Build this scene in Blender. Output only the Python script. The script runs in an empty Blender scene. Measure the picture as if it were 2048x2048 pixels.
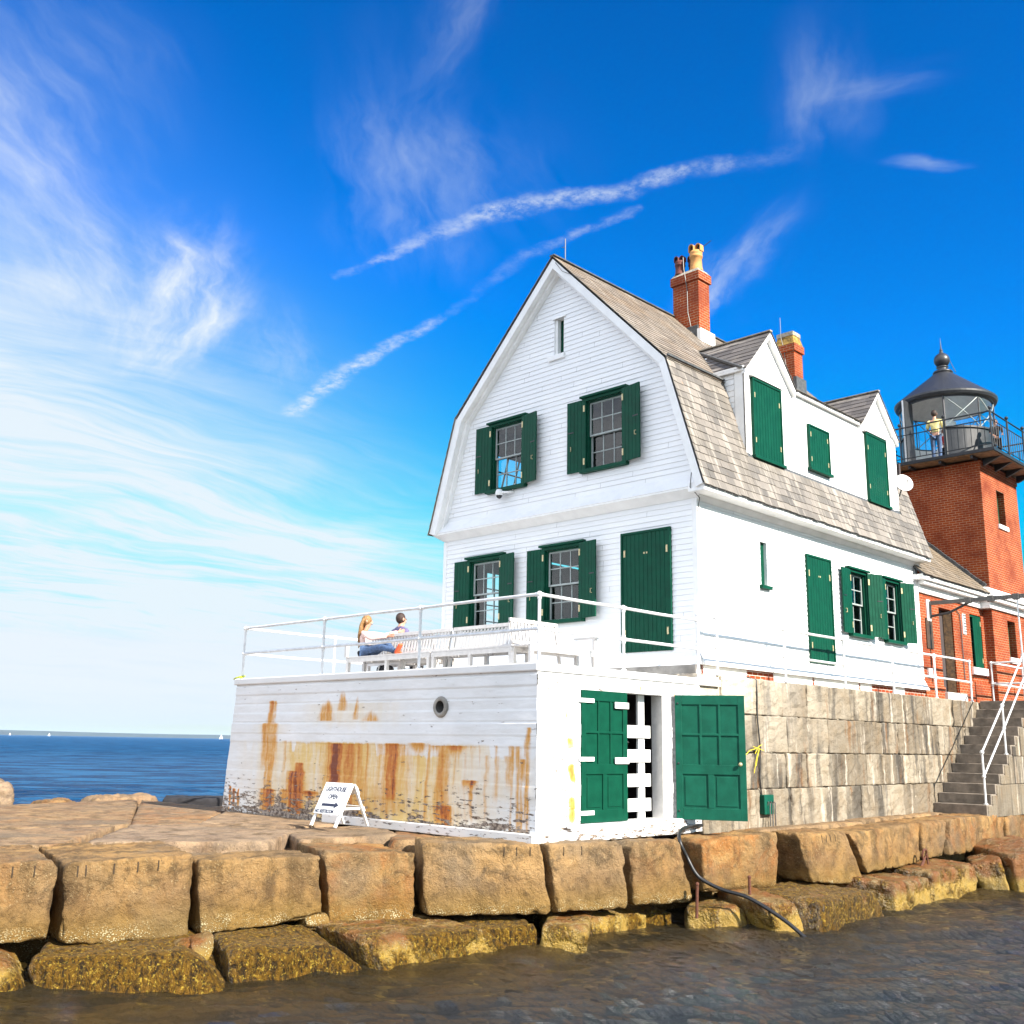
import bpy, bmesh, math, random
import numpy as np
from mathutils import Vector, Matrix

random.seed(7)
RNG = np.random.default_rng(11)
SC = bpy.context.scene
COL = SC.collection

# ------------------------------------------------------------------ camera
# metres; the camera is the origin, x towards the sun side, y along the breakwater, z up
SEA = -2.95
cam = bpy.data.cameras.new('camera')
cam.sensor_width = 36.0
cam.lens = 2066.16 / 2048 * 36.0
cam.clip_start = 0.1
cam.clip_end = 30000
camo = bpy.data.objects.new('camera', cam)
COL.objects.link(camo)
Rv = Vector((0.71641289, 0.69746457, 0.01719726))
Uv = Vector((0.14040706, -0.16827893, 0.9756885))
Fv = Vector((-0.6834021, 0.6965812, 0.21848615))
camo.matrix_world = Matrix(((Rv.x, Uv.x, -Fv.x, 0), (Rv.y, Uv.y, -Fv.y, 0), (Rv.z, Uv.z, -Fv.z, 0), (0, 0, 0, 1)))
SC.camera = camo

# ------------------------------------------------------------------ light
SUN_ELEV = math.radians(34)
SUN_AZ = math.radians(0.6)          # from +x towards +y
sd = Vector((math.cos(SUN_ELEV) * math.cos(SUN_AZ), math.cos(SUN_ELEV) * math.sin(SUN_AZ), math.sin(SUN_ELEV)))
sl = bpy.data.lights.new('sun', 'SUN')
sl.energy = 4.6
sl.angle = math.radians(0.53)
sl.color = (1.0, 0.93, 0.82)
so = bpy.data.objects.new('sun', sl)
so.rotation_euler = sd.to_track_quat('Z', 'Y').to_euler()
COL.objects.link(so)
SC.view_settings.view_transform = 'Standard'
SC.view_settings.look = 'None'
SC.view_settings.gamma = 1.0
SC.view_settings.exposure = 1.45
SC.render.engine = 'CYCLES'
SC.cycles.max_bounces = 8
SC.cycles.transparent_max_bounces = 16
SC.cycles.use_denoising = True

# ------------------------------------------------------------------ node helper
class NT:
    def __init__(s, tree):
        s.t = tree; s.n = tree.nodes; s.l = tree.links
    def node(s, typ, **kw):
        n = s.n.new(typ)
        for k, v in kw.items(): setattr(n, k, v)
        return n
    def put(s, sock, v):
        if v is None: return
        if hasattr(v, 'is_output') or isinstance(v, bpy.types.NodeSocket): s.l.new(v, sock)
        else:
            try: sock.default_value = v
            except Exception: sock.default_value = (*v, 1.0)
    def m(s, op, a, b=None, c=None, clamp=False):
        n = s.node('ShaderNodeMath', operation=op); n.use_clamp = clamp
        s.put(n.inputs[0], a); s.put(n.inputs[1], b); s.put(n.inputs[2], c)
        return n.outputs[0]
    def vm(s, op, a, b=None, sc=None):
        n = s.node('ShaderNodeVectorMath', operation=op)
        s.put(n.inputs[0], a); s.put(n.inputs[1], b)
        if sc is not None: s.put(n.inputs['Scale'], sc)
        return n.outputs['Value'] if op in ('LENGTH', 'DOT_PRODUCT', 'DISTANCE') else n.outputs[0]
    def xyz(s, v):
        n = s.node('ShaderNodeSeparateXYZ'); s.put(n.inputs[0], v); return n.outputs
    def comb(s, x, y, z=0.0):
        n = s.node('ShaderNodeCombineXYZ'); s.put(n.inputs[0], x); s.put(n.inputs[1], y); s.put(n.inputs[2], z); return n.outputs[0]
    def noise(s, v, scale=1.0, detail=4.0, rough=0.55, dist=0.0, out=0):
        n = s.node('ShaderNodeTexNoise'); s.put(n.inputs['Vector'], v)
        s.put(n.inputs['Scale'], scale); s.put(n.inputs['Detail'], detail); s.put(n.inputs['Roughness'], rough); s.put(n.inputs['Distortion'], dist)
        return n.outputs[out]
    def voro(s, v, scale=1.0, feature='F1', out='Distance', rnd=1.0):
        n = s.node('ShaderNodeTexVoronoi', feature=feature); s.put(n.inputs['Vector'], v); s.put(n.inputs['Scale'], scale); s.put(n.inputs['Randomness'], rnd)
        return n.outputs[out]
    def ss(s, v, a, b, lo=0.0, hi=1.0):
        n = s.node('ShaderNodeMapRange', interpolation_type='SMOOTHSTEP')
        s.put(n.inputs[0], v); s.put(n.inputs[1], a); s.put(n.inputs[2], b); s.put(n.inputs[3], lo); s.put(n.inputs[4], hi)
        return n.outputs[0]
    def mix(s, f, a, b, mode='MIX'):
        n = s.node('ShaderNodeMix', data_type='RGBA', blend_type=mode)
        s.put(n.inputs[0], f)
        s.put(n.inputs[6], a if not isinstance(a, tuple) else (*a[:3], 1)); s.put(n.inputs[7], b if not isinstance(b, tuple) else (*b[:3], 1))
        return n.outputs[2]
    def attr(s, name, out='Fac'):
        n = s.node('ShaderNodeAttribute', attribute_name=name); return n.outputs[out]
    def bump(s, h, dist=0.01, strength=1.0, normal=None):
        n = s.node('ShaderNodeBump'); s.put(n.inputs['Height'], h); s.put(n.inputs['Distance'], dist); s.put(n.inputs['Strength'], strength)
        if normal is not None: s.put(n.inputs['Normal'], normal)
        return n.outputs[0]
    def pos(s): return s.node('ShaderNodeNewGeometry').outputs['Position']
    def uv(s): return s.node('ShaderNodeTexCoord').outputs['UV']

# ------------------------------------------------------------------ sky: Nishita plus high cirrus and two old contrails
wd = bpy.data.worlds.new('World'); SC.world = wd; wd.use_nodes = True
W = NT(wd.node_tree); W.n.clear()
sky = W.node('ShaderNodeTexSky', sky_type='NISHITA')
sky.sun_disc = False
sky.sun_elevation = SUN_ELEV
sky.sun_rotation = math.pi / 2 - SUN_AZ
sky.air_density = 1.0; sky.dust_density = 0.6; sky.ozone_density = 2.2
SKY_STR = 0.15
d = W.node('ShaderNodeTexCoord').outputs['Generated']
dx, dy, dz = W.xyz(d)
dzc = W.m('MAXIMUM', dz, 0.0)
den = W.m('ADD', dzc, 0.1)
cu = W.m('DIVIDE', dx, den); cv = W.m('DIVIDE', dy, den)
P2 = W.comb(cu, cv)
# warp
wn = W.noise(P2, 2.2, 5, 0.6, out=1)
P2w = W.vm('ADD', P2, W.vm('SCALE', W.vm('SUBTRACT', wn, (0.5, 0.5, 0.5)), sc=0.16))
wx, wy, _ = W.xyz(P2w)
# main cirrus sheet: to the left of a line in the cloud plane, combed into long soft fibres
sdist = W.m('MULTIPLY', W.m('ADD', W.m('ADD', wx, 1.30), W.m('MULTIPLY', wy, 0.43)), -1.0)
lw_ = W.noise(P2, 0.9, 3, 0.5, out=1)
P2s = W.vm('ADD', P2, W.vm('SCALE', W.vm('SUBTRACT', lw_, (0.5, 0.5, 0.5)), sc=0.75))
sx_, sy_, _ = W.xyz(P2s)
CA, SA = 0.995, 0.10
al = W.m('ADD', W.m('MULTIPLY', sy_, CA), W.m('MULTIPLY', sx_, SA)); ac = W.m('SUBTRACT', W.m('MULTIPLY', sx_, CA), W.m('MULTIPLY', sy_, SA))
st1 = W.noise(W.comb(W.m('MULTIPLY', ac, 9.0), W.m('MULTIPLY', al, 1.3)), 1.0, 7, 0.62, 0.3)
st2 = W.noise(W.comb(W.m('MULTIPLY', ac, 2.0), W.m('MULTIPLY', al, 0.9), 3.0), 1.0, 5, 0.6, 0.4)
st3 = W.noise(W.comb(W.m('MULTIPLY', ac, 24.0), W.m('MULTIPLY', al, 3.0), 9.0), 1.0, 5, 0.65, 0.3)
streak = W.m('ADD', W.m('ADD', W.m('MULTIPLY', st1, 0.42), W.m('MULTIPLY', st2, 0.62)), W.m('MULTIPLY', st3, 0.20))
sheet = W.ss(sdist, -0.28, 0.95)
veil = W.ss(sdist, -0.50, 1.2)
cirrus = W.m('ADD', W.m('MULTIPLY', sheet, W.m('MULTIPLY', W.ss(streak, 0.42, 0.84), 0.92)), W.m('MULTIPLY', veil, 0.50))
cirrus = W.m('MINIMUM', cirrus, 0.96)
# thin patches
def blob(cx, cy, rx, ry, k, ang=0.0, fx=3.2, fy=13.0):
    """a patch of fibres running along its own long axis"""
    ca, sa = math.cos(ang), math.sin(ang)
    ax = W.m('SUBTRACT', wx, cx); ay = W.m('SUBTRACT', wy, cy)
    a0 = W.m('ADD', W.m('MULTIPLY', ax, ca), W.m('MULTIPLY', ay, sa)); b0 = W.m('SUBTRACT', W.m('MULTIPLY', ay, ca), W.m('MULTIPLY', ax, sa))
    a = W.m('DIVIDE', a0, rx); b = W.m('DIVIDE', b0, ry)
    r = W.m('SQRT', W.m('ADD', W.m('MULTIPLY', a, a), W.m('MULTIPLY', b, b)))
    fibre = W.noise(W.comb(W.m('MULTIPLY', a0, fx), W.m('MULTIPLY', b0, fy), cx * 3.7), 1.0, 7, 0.62, 0.25)
    lim = W.m('ADD', 0.22, W.m('MULTIPLY', r, 0.26))
    return W.m('MULTIPLY', W.m('MULTIPLY', W.ss(W.m('SUBTRACT', fibre, lim), 0.0, 0.62), W.ss(r, 1.0, 0.1)), k * 0.66)
extra = None
for bl in ((-1.66, 0.84, 0.38, 0.15, 1.5, 2.75), (-1.54, 0.80, 0.16, 0.08, 0.9, 2.3), (-1.80, 0.90, 0.42, 0.2, 1.3, 2.9), (-1.75, 0.68, 0.4, 0.22, 0.9, 2.6), (-1.12, 0.92, 0.46, 0.22, 0.46, 2.35), (-1.02, 0.95, 0.30, 0.2, 0.3, 2.0), (-0.55, 1.16, 0.20, 0.10, 0.45, 2.1), (-0.49, 1.18, 0.14, 0.05, 0.38, 0.5),
           (-0.51, 1.38, 0.10, 0.03, 0.8, 0.9), (-0.97, 1.51, 0.22, 0.10, 1.15, 2.5), (-0.83, 1.44, 0.22, 0.09, 0.75, 2.5), (-1.36, 0.40, 0.40, 0.16, 0.75, 2.4), (-1.5, 0.50, 0.6, 0.25, 0.5, 2.2), (-1.22, 0.42, 0.3, 0.2, 0.25, 2.2), (-0.80, 0.72, 0.28, 0.08, 0.45, -0.4), (-1.75, 1.10, 0.35, 0.12, 0.6, 2.4)):
    e = blob(*bl); extra = e if extra is None else W.m('ADD', extra, e)
# contrails
def seg(ax, ay, bx, by, w0, w1, k):
    px = W.m('SUBTRACT', wxs, ax); py = W.m('SUBTRACT', wys, ay)
    ex, ey = bx - ax, by - ay; L2 = ex * ex + ey * ey
    t = W.m('DIVIDE', W.m('ADD', W.m('MULTIPLY', px, ex), W.m('MULTIPLY', py, ey)), L2, clamp=True)
    qx = W.m('SUBTRACT', px, W.m('MULTIPLY', t, ex)); qy = W.m('SUBTRACT', py, W.m('MULTIPLY', t, ey))
    dd = W.m('SQRT', W.m('ADD', W.m('MULTIPLY', qx, qx), W.m('MULTIPLY', qy, qy)))
    wv = W.m('ADD', W.m('MULTIPLY', t, w1 - w0), w0)
    return W.m('MULTIPLY', W.ss(W.m('DIVIDE', dd, W.m('MULTIPLY', wv, 1.35)), 1.0, -0.1), k)
wf = W.noise(P2, 14.0, 6, 0.7, out=1)
Ps = W.vm('ADD', P2, W.vm('SCALE', W.vm('SUBTRACT', wf, (0.5, 0.5, 0.5)), sc=0.062))
wxs, wys, _ = W.xyz(Ps)
trail = None
for sg in ((-1.995, 1.296, -1.708, 1.24, 0.030, 0.026, 0.75), (-1.708, 1.24, -1.40, 1.231, 0.026, 0.012, 0.9), (-1.40, 1.231, -1.133, 1.176, 0.014, 0.018, 0.16), (-1.133, 1.176, -0.905, 1.199, 0.018, 0.010, 0.36),
           (-1.346, 1.008, -1.188, 1.03, 0.010, 0.022, 0.45), (-1.188, 1.03, -1.027, 1.064, 0.026, 0.026, 0.7), (-1.027, 1.064, -0.895, 1.149, 0.026, 0.022, 0.75), (-0.895, 1.149, -0.80, 1.157, 0.024, 0.02, 0.65), (-0.80, 1.157, -0.74, 1.19, 0.022, 0.022, 0.35), (-0.74, 1.19, -0.66, 1.235, 0.022, 0.026, 0.14), (-1.43, 0.995, -1.33, 1.01, 0.012, 0.014, 0.2)):
    e = seg(*sg); trail = e if trail is None else W.m('MAXIMUM', trail, e)
trail = W.m('MULTIPLY', trail, W.m('MULTIPLY', W.ss(W.noise(P2, 21.0, 6, 0.75), 0.34, 0.66, 0.10, 1.0), W.ss(W.noise(P2, 4.5, 3, 0.6), 0.25, 0.62, 0.35, 1.0)))
cloud = W.m('ADD', W.m('ADD', cirrus, extra), trail)
# unseen cloud added behind the camera to fill the shaded walls with light
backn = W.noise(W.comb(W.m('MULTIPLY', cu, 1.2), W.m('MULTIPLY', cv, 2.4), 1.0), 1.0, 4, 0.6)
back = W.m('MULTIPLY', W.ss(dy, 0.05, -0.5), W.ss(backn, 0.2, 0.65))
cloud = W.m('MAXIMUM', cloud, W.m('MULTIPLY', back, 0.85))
cloud = W.m('MINIMUM', W.m('MULTIPLY', cloud, W.ss(dz, -0.01, 0.05)), 0.97)
sk1 = W.vm('SCALE', sky.outputs[0], sc=SKY_STR)
gm = W.node('ShaderNodeGamma'); W.put(gm.inputs['Color'], sk1); gm.inputs['Gamma'].default_value = 1.55
hs = W.node('ShaderNodeHueSaturation'); hs.inputs['Hue'].default_value = 0.505; hs.inputs['Saturation'].default_value = 1.75; hs.inputs['Value'].default_value = 0.93 / SKY_STR
W.put(hs.inputs['Color'], gm.outputs[0])
skyc = W.vm('MINIMUM', hs.outputs[0], tuple(v / SKY_STR for v in (0.270, 0.318, 0.362)))
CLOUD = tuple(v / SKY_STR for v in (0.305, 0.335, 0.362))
CLOUD_FILL = tuple(v / SKY_STR for v in (0.92, 0.95, 1.0))  # extra bright value for the out-of-view cloud, added as fill light
final = W.mix(cloud, skyc, W.mix(W.ss(dy, 0.05, -0.45), CLOUD, CLOUD_FILL))
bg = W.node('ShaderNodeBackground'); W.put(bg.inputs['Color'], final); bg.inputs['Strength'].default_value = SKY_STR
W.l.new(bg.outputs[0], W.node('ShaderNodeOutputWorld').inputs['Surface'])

# ------------------------------------------------------------------ numpy noise
_perm = np.random.default_rng(3).permutation(256); _perm = np.concatenate([_perm, _perm, _perm])
_grad = np.random.default_rng(4).normal(size=(256, 3)); _grad /= np.linalg.norm(_grad, axis=1)[:, None]
def pnoise(P):
    P = np.asarray(P, float); i = np.floor(P).astype(int); f = P - i; i &= 255
    u = f * f * f * (f * (f * 6 - 15) + 10); r = 0
    for a in (0, 1):
        for b in (0, 1):
            for c in (0, 1):
                h = _perm[_perm[_perm[(i[:, 0] + a) & 255] + ((i[:, 1] + b) & 255)] + ((i[:, 2] + c) & 255)] & 255
                g = (_grad[h] * (f - np.array([a, b, c]))).sum(1)
                r = r + g * (u[:, 0] if a else 1 - u[:, 0]) * (u[:, 1] if b else 1 - u[:, 1]) * (u[:, 2] if c else 1 - u[:, 2])
    return r
def fbm(P, octv=4, gain=0.5):
    P = np.asarray(P, float); a = 1.0; r = 0
    for o in range(octv):
        r = r + a * pnoise(P * (2 ** o) + 17.3 * o); a *= gain
    return r
def sstep(x, a, b):
    t = np.clip((x - a) / (b - a), 0, 1); return t * t * (3 - 2 * t)

# ------------------------------------------------------------------ object helpers
ORG = {}
def props(o, label=None, cat=None, group=None, kind=None):
    if label: o['label'] = label
    if cat: o['category'] = cat
    if group: o['group'] = group
    if kind: o['kind'] = kind
    return o
def thing(name, label, cat, loc, group=None):
    o = bpy.data.objects.new(name, None); COL.objects.link(o)
    o.location = loc; o.empty_display_size = 0.2
    ORG[o.name] = Vector(loc)
    return props(o, label, cat, group)
def origin(o): return ORG[o.name]

class MB:
    """collects polygons in world metres and links them as one mesh object"""
    def __init__(s): s.v = []; s.f = []; s.uvs = []; s.tone = []; s.cur = 0.5
    def vs(s, pts):
        n = len(s.v); s.v.extend([tuple(p) for p in pts]); return list(range(n, n + len(pts)))
    def face(s, pts, uv=None):
        s.f.append(s.vs(pts)); s.uvs.append(uv); s.tone.append(s.cur)
    def faces(s, pts, fl):
        n = len(s.v); s.v.extend([tuple(p) for p in pts])
        for f in fl: s.f.append([n + i for i in f]); s.uvs.append(None); s.tone.append(s.cur)
    def hexa(s, p):   # p: 4 bottom ccw seen from above, 4 top
        s.faces(p, [(3, 2, 1, 0), (4, 5, 6, 7), (0, 1, 5, 4), (1, 2, 6, 5), (2, 3, 7, 6), (3, 0, 4, 7)])
        return s
    def box(s, x0, x1, y0, y1, z0, z1):
        x0, x1 = min(x0, x1), max(x0, x1); y0, y1 = min(y0, y1), max(y0, y1); z0, z1 = min(z0, z1), max(z0, z1)
        return s.hexa([(x0, y0, z0), (x1, y0, z0), (x1, y1, z0), (x0, y1, z0), (x0, y0, z1), (x1, y0, z1), (x1, y1, z1), (x0, y1, z1)])
    def fbox(s, fr, u0, u1, v0, v1, w0, w1):
        p = [fr(u, v, w) for v in (v0, v1) for (u, w) in ((u0, w0), (u1, w0), (u1, w1), (u0, w1))]
        return s.hexa(p)
    def bar(s, a, b, wx, wz, up=(0, 0, 1)):   # rectangular bar from a to b
        a, b = Vector(a), Vector(b); t = (b - a).normalized(); up = Vector(up)
        if abs(t.dot(up)) > 0.98: up = Vector((1, 0, 0))
        r = t.cross(up).normalized(); u = r.cross(t)
        q = [(-1, -1), (1, -1), (1, 1), (-1, 1)]
        return s.hexa([a + r * (i * wx / 2) + u * (j * wz / 2) for i, j in q] + [b + r * (i * wx / 2) + u * (j * wz / 2) for i, j in q])
    def tube(s, pts, r, n=10, cap=True):
        pts = [Vector(p) for p in pts]; rr = r if isinstance(r, (list, tuple)) else [r] * len(pts)
        rings = []; ref = None
        for i, p in enumerate(pts):
            t = (pts[min(i + 1, len(pts) - 1)] - pts[max(i - 1, 0)]).normalized()
            if ref is None: ref = Vector((0, 0, 1)) if abs(t.z) < 0.9 else Vector((1, 0, 0))
            a = (ref - t * ref.dot(t)).normalized(); b = t.cross(a); ref = a
            rings.append([p + (a * math.cos(k * 2 * math.pi / n) + b * math.sin(k * 2 * math.pi / n)) * rr[i] for k in range(n)])
        base = len(s.v)
        for ring in rings: s.v.extend([tuple(q) for q in ring])
        def add(f): s.f.append(f); s.uvs.append(None); s.tone.append(s.cur)
        for i in range(len(rings) - 1):
            for k in range(n):
                k2 = (k + 1) % n
                add([base + i * n + k, base + i * n + k2, base + (i + 1) * n + k2, base + (i + 1) * n + k])
        if cap:
            add([base + k for k in range(n)][::-1]); add([base + (len(rings) - 1) * n + k for k in range(n)])
        return s
    def lathe(s, c, prof, n=32, a0=0.0, a1=2 * math.pi, axis=(0, 0, 1)):
        c = Vector(c); full = abs(a1 - a0 - 2 * math.pi) < 1e-6; m = n if full else n + 1
        base = len(s.v)
        ax = Vector(axis).normalized()
        e1 = Vector((1, 0, 0)) if abs(ax.x) < 0.9 else Vector((0, 1, 0)); e1 = (e1 - ax * e1.dot(ax)).normalized(); e2 = ax.cross(e1)
        for (r, z) in prof:
            for k in range(m):
                a = a0 + (a1 - a0) * k / n
                s.v.append(tuple(c + (e1 * math.cos(a) + e2 * math.sin(a)) * r + ax * z))
        for i in range(len(prof) - 1):
            for k in range(n):
                k2 = (k + 1) % m
                s.f.append([base + i * m + k, base + i * m + k2, base + (i + 1) * m + k2, base + (i + 1) * m + k]); s.uvs.append(None); s.tone.append(s.cur)
        return s
    def ball(s, c, r, n=12, sz=1.0):
        m = n // 2 + 1
        return s.lathe(c, [(max(1e-4, r * math.sin(math.pi * i / m)), -r * sz * math.cos(math.pi * i / m)) for i in range(m + 1)], n)
    def prism(s, poly, fr, w0, w1):   # polygon in (u,v) of a frame, between two depths
        n = len(poly)
        a = [fr(u, v, w1) for u, v in poly]; b = [fr(u, v, w0) for u, v in poly]
        s.faces(a + b, [tuple(range(n)), tuple(range(2 * n - 1, n - 1, -1))] + [(i, n + i, n + (i + 1) % n, (i + 1) % n) for i in range(n)])
        return s
    def build(s, name, mat, parent=None, smooth=False, bevel=0.0, label=None, cat=None, group=None, kind=None, loc=None, fix=True, uvmode='box'):
        org = origin(parent) if parent is not None else (Vector(loc) if loc is not None else Vector((0, 0, 0)))
        me = bpy.data.meshes.new(name)
        V = np.array(s.v, float) - np.array(org)
        me.from_pydata(V.tolist(), [], s.f)
        me.update()
        if fix:
            bm = bmesh.new(); bm.from_mesh(me); bmesh.ops.recalc_face_normals(bm, faces=bm.faces); bm.to_mesh(me); bm.free()
        uvl = me.uv_layers.new(name='UVMap')
        nl = len(me.loops); co = np.zeros((nl, 2))
        tn = np.zeros(nl)
        for p in me.polygons:
            nx, ny, nz = abs(p.normal.x), abs(p.normal.y), abs(p.normal.z)
            cu_ = s.uvs[p.index]
            for j, li in enumerate(p.loop_indices):
                tn[li] = s.tone[p.index]
                vi = me.loops[li].vertex_index
                x, y, z = s.v[vi]
                if cu_ is not None and not fix: co[li] = cu_[j]
                elif nz > 0.75: co[li] = (x, y)
                elif nx >= ny: co[li] = (y, z)
                else: co[li] = (x, z)
        uvl.data.foreach_set('uv', co.ravel())
        ca = me.attributes.new('tone', 'FLOAT', 'CORNER'); ca.data.foreach_set('value', tn)
        if smooth: me.polygons.foreach_set('use_smooth', [True] * len(me.polygons))
        if mat: me.materials.append(mat)
        o = bpy.data.objects.new(name, me); COL.objects.link(o)
        if parent is not None: o.parent = parent
        else: o.location = org
        ORG[o.name] = org
        if bevel:
            md = o.modifiers.new('bevel', 'BEVEL'); md.width = bevel; md.segments = 2; md.limit_method = 'ANGLE'; md.angle_limit = math.radians(40)
        return props(o, label, cat, group, kind)

def frame(O, U, V, N):
    O, U, V, N = Vector(O), Vector(U), Vector(V), Vector(N)
    return lambda u, v, w=0.0: O + U * u + V * v + N * w
def merge_obj(name, me_v, me_f, mat, parent=None, loc=None, smooth=True, attrs=None, **kw):
    org = origin(parent) if parent is not None else Vector(loc if loc is not None else (0, 0, 0))
    me = bpy.data.meshes.new(name)
    me.from_pydata((np.asarray(me_v) - np.array(org)).tolist(), [], [list(map(int, f)) for f in me_f]); me.update()
    if attrs:
        for k, a in attrs.items():
            at = me.attributes.new(k, 'FLOAT', 'POINT'); at.data.foreach_set('value', np.asarray(a, float))
    if smooth: me.polygons.foreach_set('use_smooth', [True] * len(me.polygons))
    me.materials.append(mat)
    o = bpy.data.objects.new(name, me); COL.objects.link(o)
    if parent is not None: o.parent = parent
    else: o.location = org
    ORG[o.name] = org
    return props(o, **kw)

# ------------------------------------------------------------------ materials
def newmat(name):
    m = bpy.data.materials.new(name); m.use_nodes = True
    t = NT(m.node_tree); b = m.node_tree.nodes['Principled BSDF']
    return m, t, b
def simple(name, col, rough=0.55, var=0.12, scale=6.0, bump=0.0, bscale=60.0, metal=0.0, spec=0.5):
    m, t, b = newmat(name)
    p = t.pos()
    n = t.noise(p, scale, 5, 0.6)
    c2 = tuple(max(0, c * (1 - var * 1.6)) for c in col); c1 = tuple(min(1, c * (1 + var)) for c in col)
    t.put(b.inputs['Base Color'], t.mix(t.ss(n, 0.3, 0.7), c2, c1))
    t.put(b.inputs['Roughness'], t.m('ADD', t.m('MULTIPLY', n, 0.2), rough - 0.1))
    b.inputs['Metallic'].default_value = metal
    b.inputs['Specular IOR Level'].default_value = spec
    if bump: t.put(b.inputs['Normal'], t.bump(t.noise(p, bscale, 4, 0.6), bump))
    return m
M = {}
M['white'] = simple('white_paint', (0.80, 0.80, 0.79), 0.55, 0.04, 3.0, 0.003, 40)
M['white_rail'] = simple('white_pipe_paint', (0.66, 0.67, 0.68), 0.42, 0.10, 8.0)
M['bench'] = simple('bench_white', (0.58, 0.555, 0.53), 0.55, 0.06, 9.0)
M['green'] = simple('green_paint', (0.002, 0.054, 0.030), 0.5, 0.10, 5.0, 0.002, 90, spec=0.12)
M['green_old'] = simple('faded_green_paint', (0.004, 0.074, 0.046), 0.55, 0.12, 5.0, 0.002, 90, spec=0.15)
M['sash'] = simple('sash_grey_white', (0.30, 0.34, 0.33), 0.5, 0.1, 12.0)
M['brass'] = simple('hinge_metal', (0.55, 0.46, 0.26), 0.45, 0.2, 30.0, metal=0.4)
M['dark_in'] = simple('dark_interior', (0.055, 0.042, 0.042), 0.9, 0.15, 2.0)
M['black'] = simple('black_iron', (0.016, 0.018, 0.022), 0.45, 0.2, 10.0)
M['lantern'] = simple('lantern_grey', (0.030, 0.032, 0.037), 0.42, 0.12, 6.0)
M['steel'] = simple('dull_steel', (0.11, 0.105, 0.10), 0.5, 0.15, 20.0, metal=0.3)
M['rust'] = simple('rusted_iron', (0.10, 0.032, 0.016), 0.85, 0.3, 30.0, 0.004, 80)
M['rubber'] = simple('black_rubber', (0.012, 0.012, 0.013), 0.42, 0.2, 10.0)
M['yellow'] = simple('yellow_rope', (0.62, 0.50, 0.03), 0.8, 0.15, 40.0)
M['mortar'] = simple('pale_mortar', (0.52, 0.45, 0.35), 0.9, 0.2, 6.0, 0.006, 50)
M['concrete'] = simple('grey_concrete', (0.30, 0.28, 0.25), 0.85, 0.18, 4.0, 0.006, 50)
M['lead'] = simple('lead_flashing', (0.07, 0.075, 0.08), 0.6, 0.3, 15.0)
M['buff'] = simple('buff_clay', (0.52, 0.25, 0.075), 0.7, 0.12, 15.0)
M['redclay'] = simple('dark_red_clay', (0.13, 0.035, 0.025), 0.75, 0.2, 15.0)
M['cap'] = simple('cement_cap', (0.34, 0.30, 0.24), 0.85, 0.25, 12.0, 0.006, 60)
M['ink'] = simple('navy_ink', (0.012, 0.018, 0.05), 0.6, 0.1, 5.0)
M['black_cloth'] = simple('black_cloth', (0.012, 0.012, 0.016), 0.9, 0.2, 20.0, 0.004, 120)
M['skin'] = simple('skin', (0.52, 0.27, 0.18), 0.55, 0.06, 20.0)
M['hair_blond'] = simple('blond_hair', (0.30, 0.16, 0.055), 0.5, 0.35, 60.0, 0.01, 150)
M['hair_dark'] = simple('dark_brown_hair', (0.035, 0.016, 0.010), 0.6, 0.3, 60.0, 0.006, 200)
M['pink'] = simple('pale_pink_knit', (0.76, 0.55, 0.49), 0.9, 0.06, 40.0, 0.008, 90)
M['jeans'] = simple('blue_denim', (0.055, 0.10, 0.20), 0.85, 0.25, 25.0, 0.006, 150)
M['sandal'] = simple('orange_red_sandal', (0.70, 0.10, 0.03), 0.6, 0.1, 20.0)
M['purple'] = simple('slate_blue_jacket', (0.115, 0.10, 0.20), 0.85, 0.15, 20.0, 0.006, 80)
M['shirt'] = simple('pale_yellow_shirt', (0.70, 0.60, 0.25), 0.85, 0.08, 20.0, 0.006, 80)
M['redcloth'] = simple('red_shirt', (0.45, 0.02, 0.025), 0.85, 0.1, 20.0)
M['grass'] = simple('yellow_green_cord', (0.5, 0.55, 0.05), 0.7, 0.1, 20.0)
M['bronze'] = simple('bronze_plaque', (0.07, 0.035, 0.018), 0.5, 0.3, 30.0)
M['browndoor'] = simple('brown_varnished_door', (0.10, 0.055, 0.022), 0.45, 0.35, 14.0)
M['lens_white'] = simple('lantern_interior_white', (0.80, 0.80, 0.78), 0.6, 0.05, 5.0)

def clap_mat():
    m, t, b = newmat('painted_clapboard')
    uv = t.uv(); p = t.pos()
    n = t.noise(p, 1.2, 5, 0.6)
    fine = t.noise(t.vm('MULTIPLY', p, (6.0, 6.0, 55.0)), 1.0, 4, 0.6)
    c = t.mix(t.ss(n, 0.35, 0.75), (0.76, 0.77, 0.78), (0.82, 0.82, 0.82))
    # per board tone and butt joints
    c = t.mix(t.ss(t.attr('tone'), 0.0, 1.0, 0.0, 0.35), c, (0.70, 0.71, 0.72))
    chips = t.ss(t.noise(t.vm('MULTIPLY', p, (9, 9, 22)), 1.0, 4, 0.7), 0.72, 0.76)
    c = t.mix(t.m('MULTIPLY', chips, 0.35), c, (0.42, 0.42, 0.42))
    t.put(b.inputs['Base Color'], c)
    b.inputs['Roughness'].default_value = 0.5
    t.put(b.inputs['Normal'], t.bump(fine, 0.003, 0.6))
    return m
M['clap'] = clap_mat()

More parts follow.
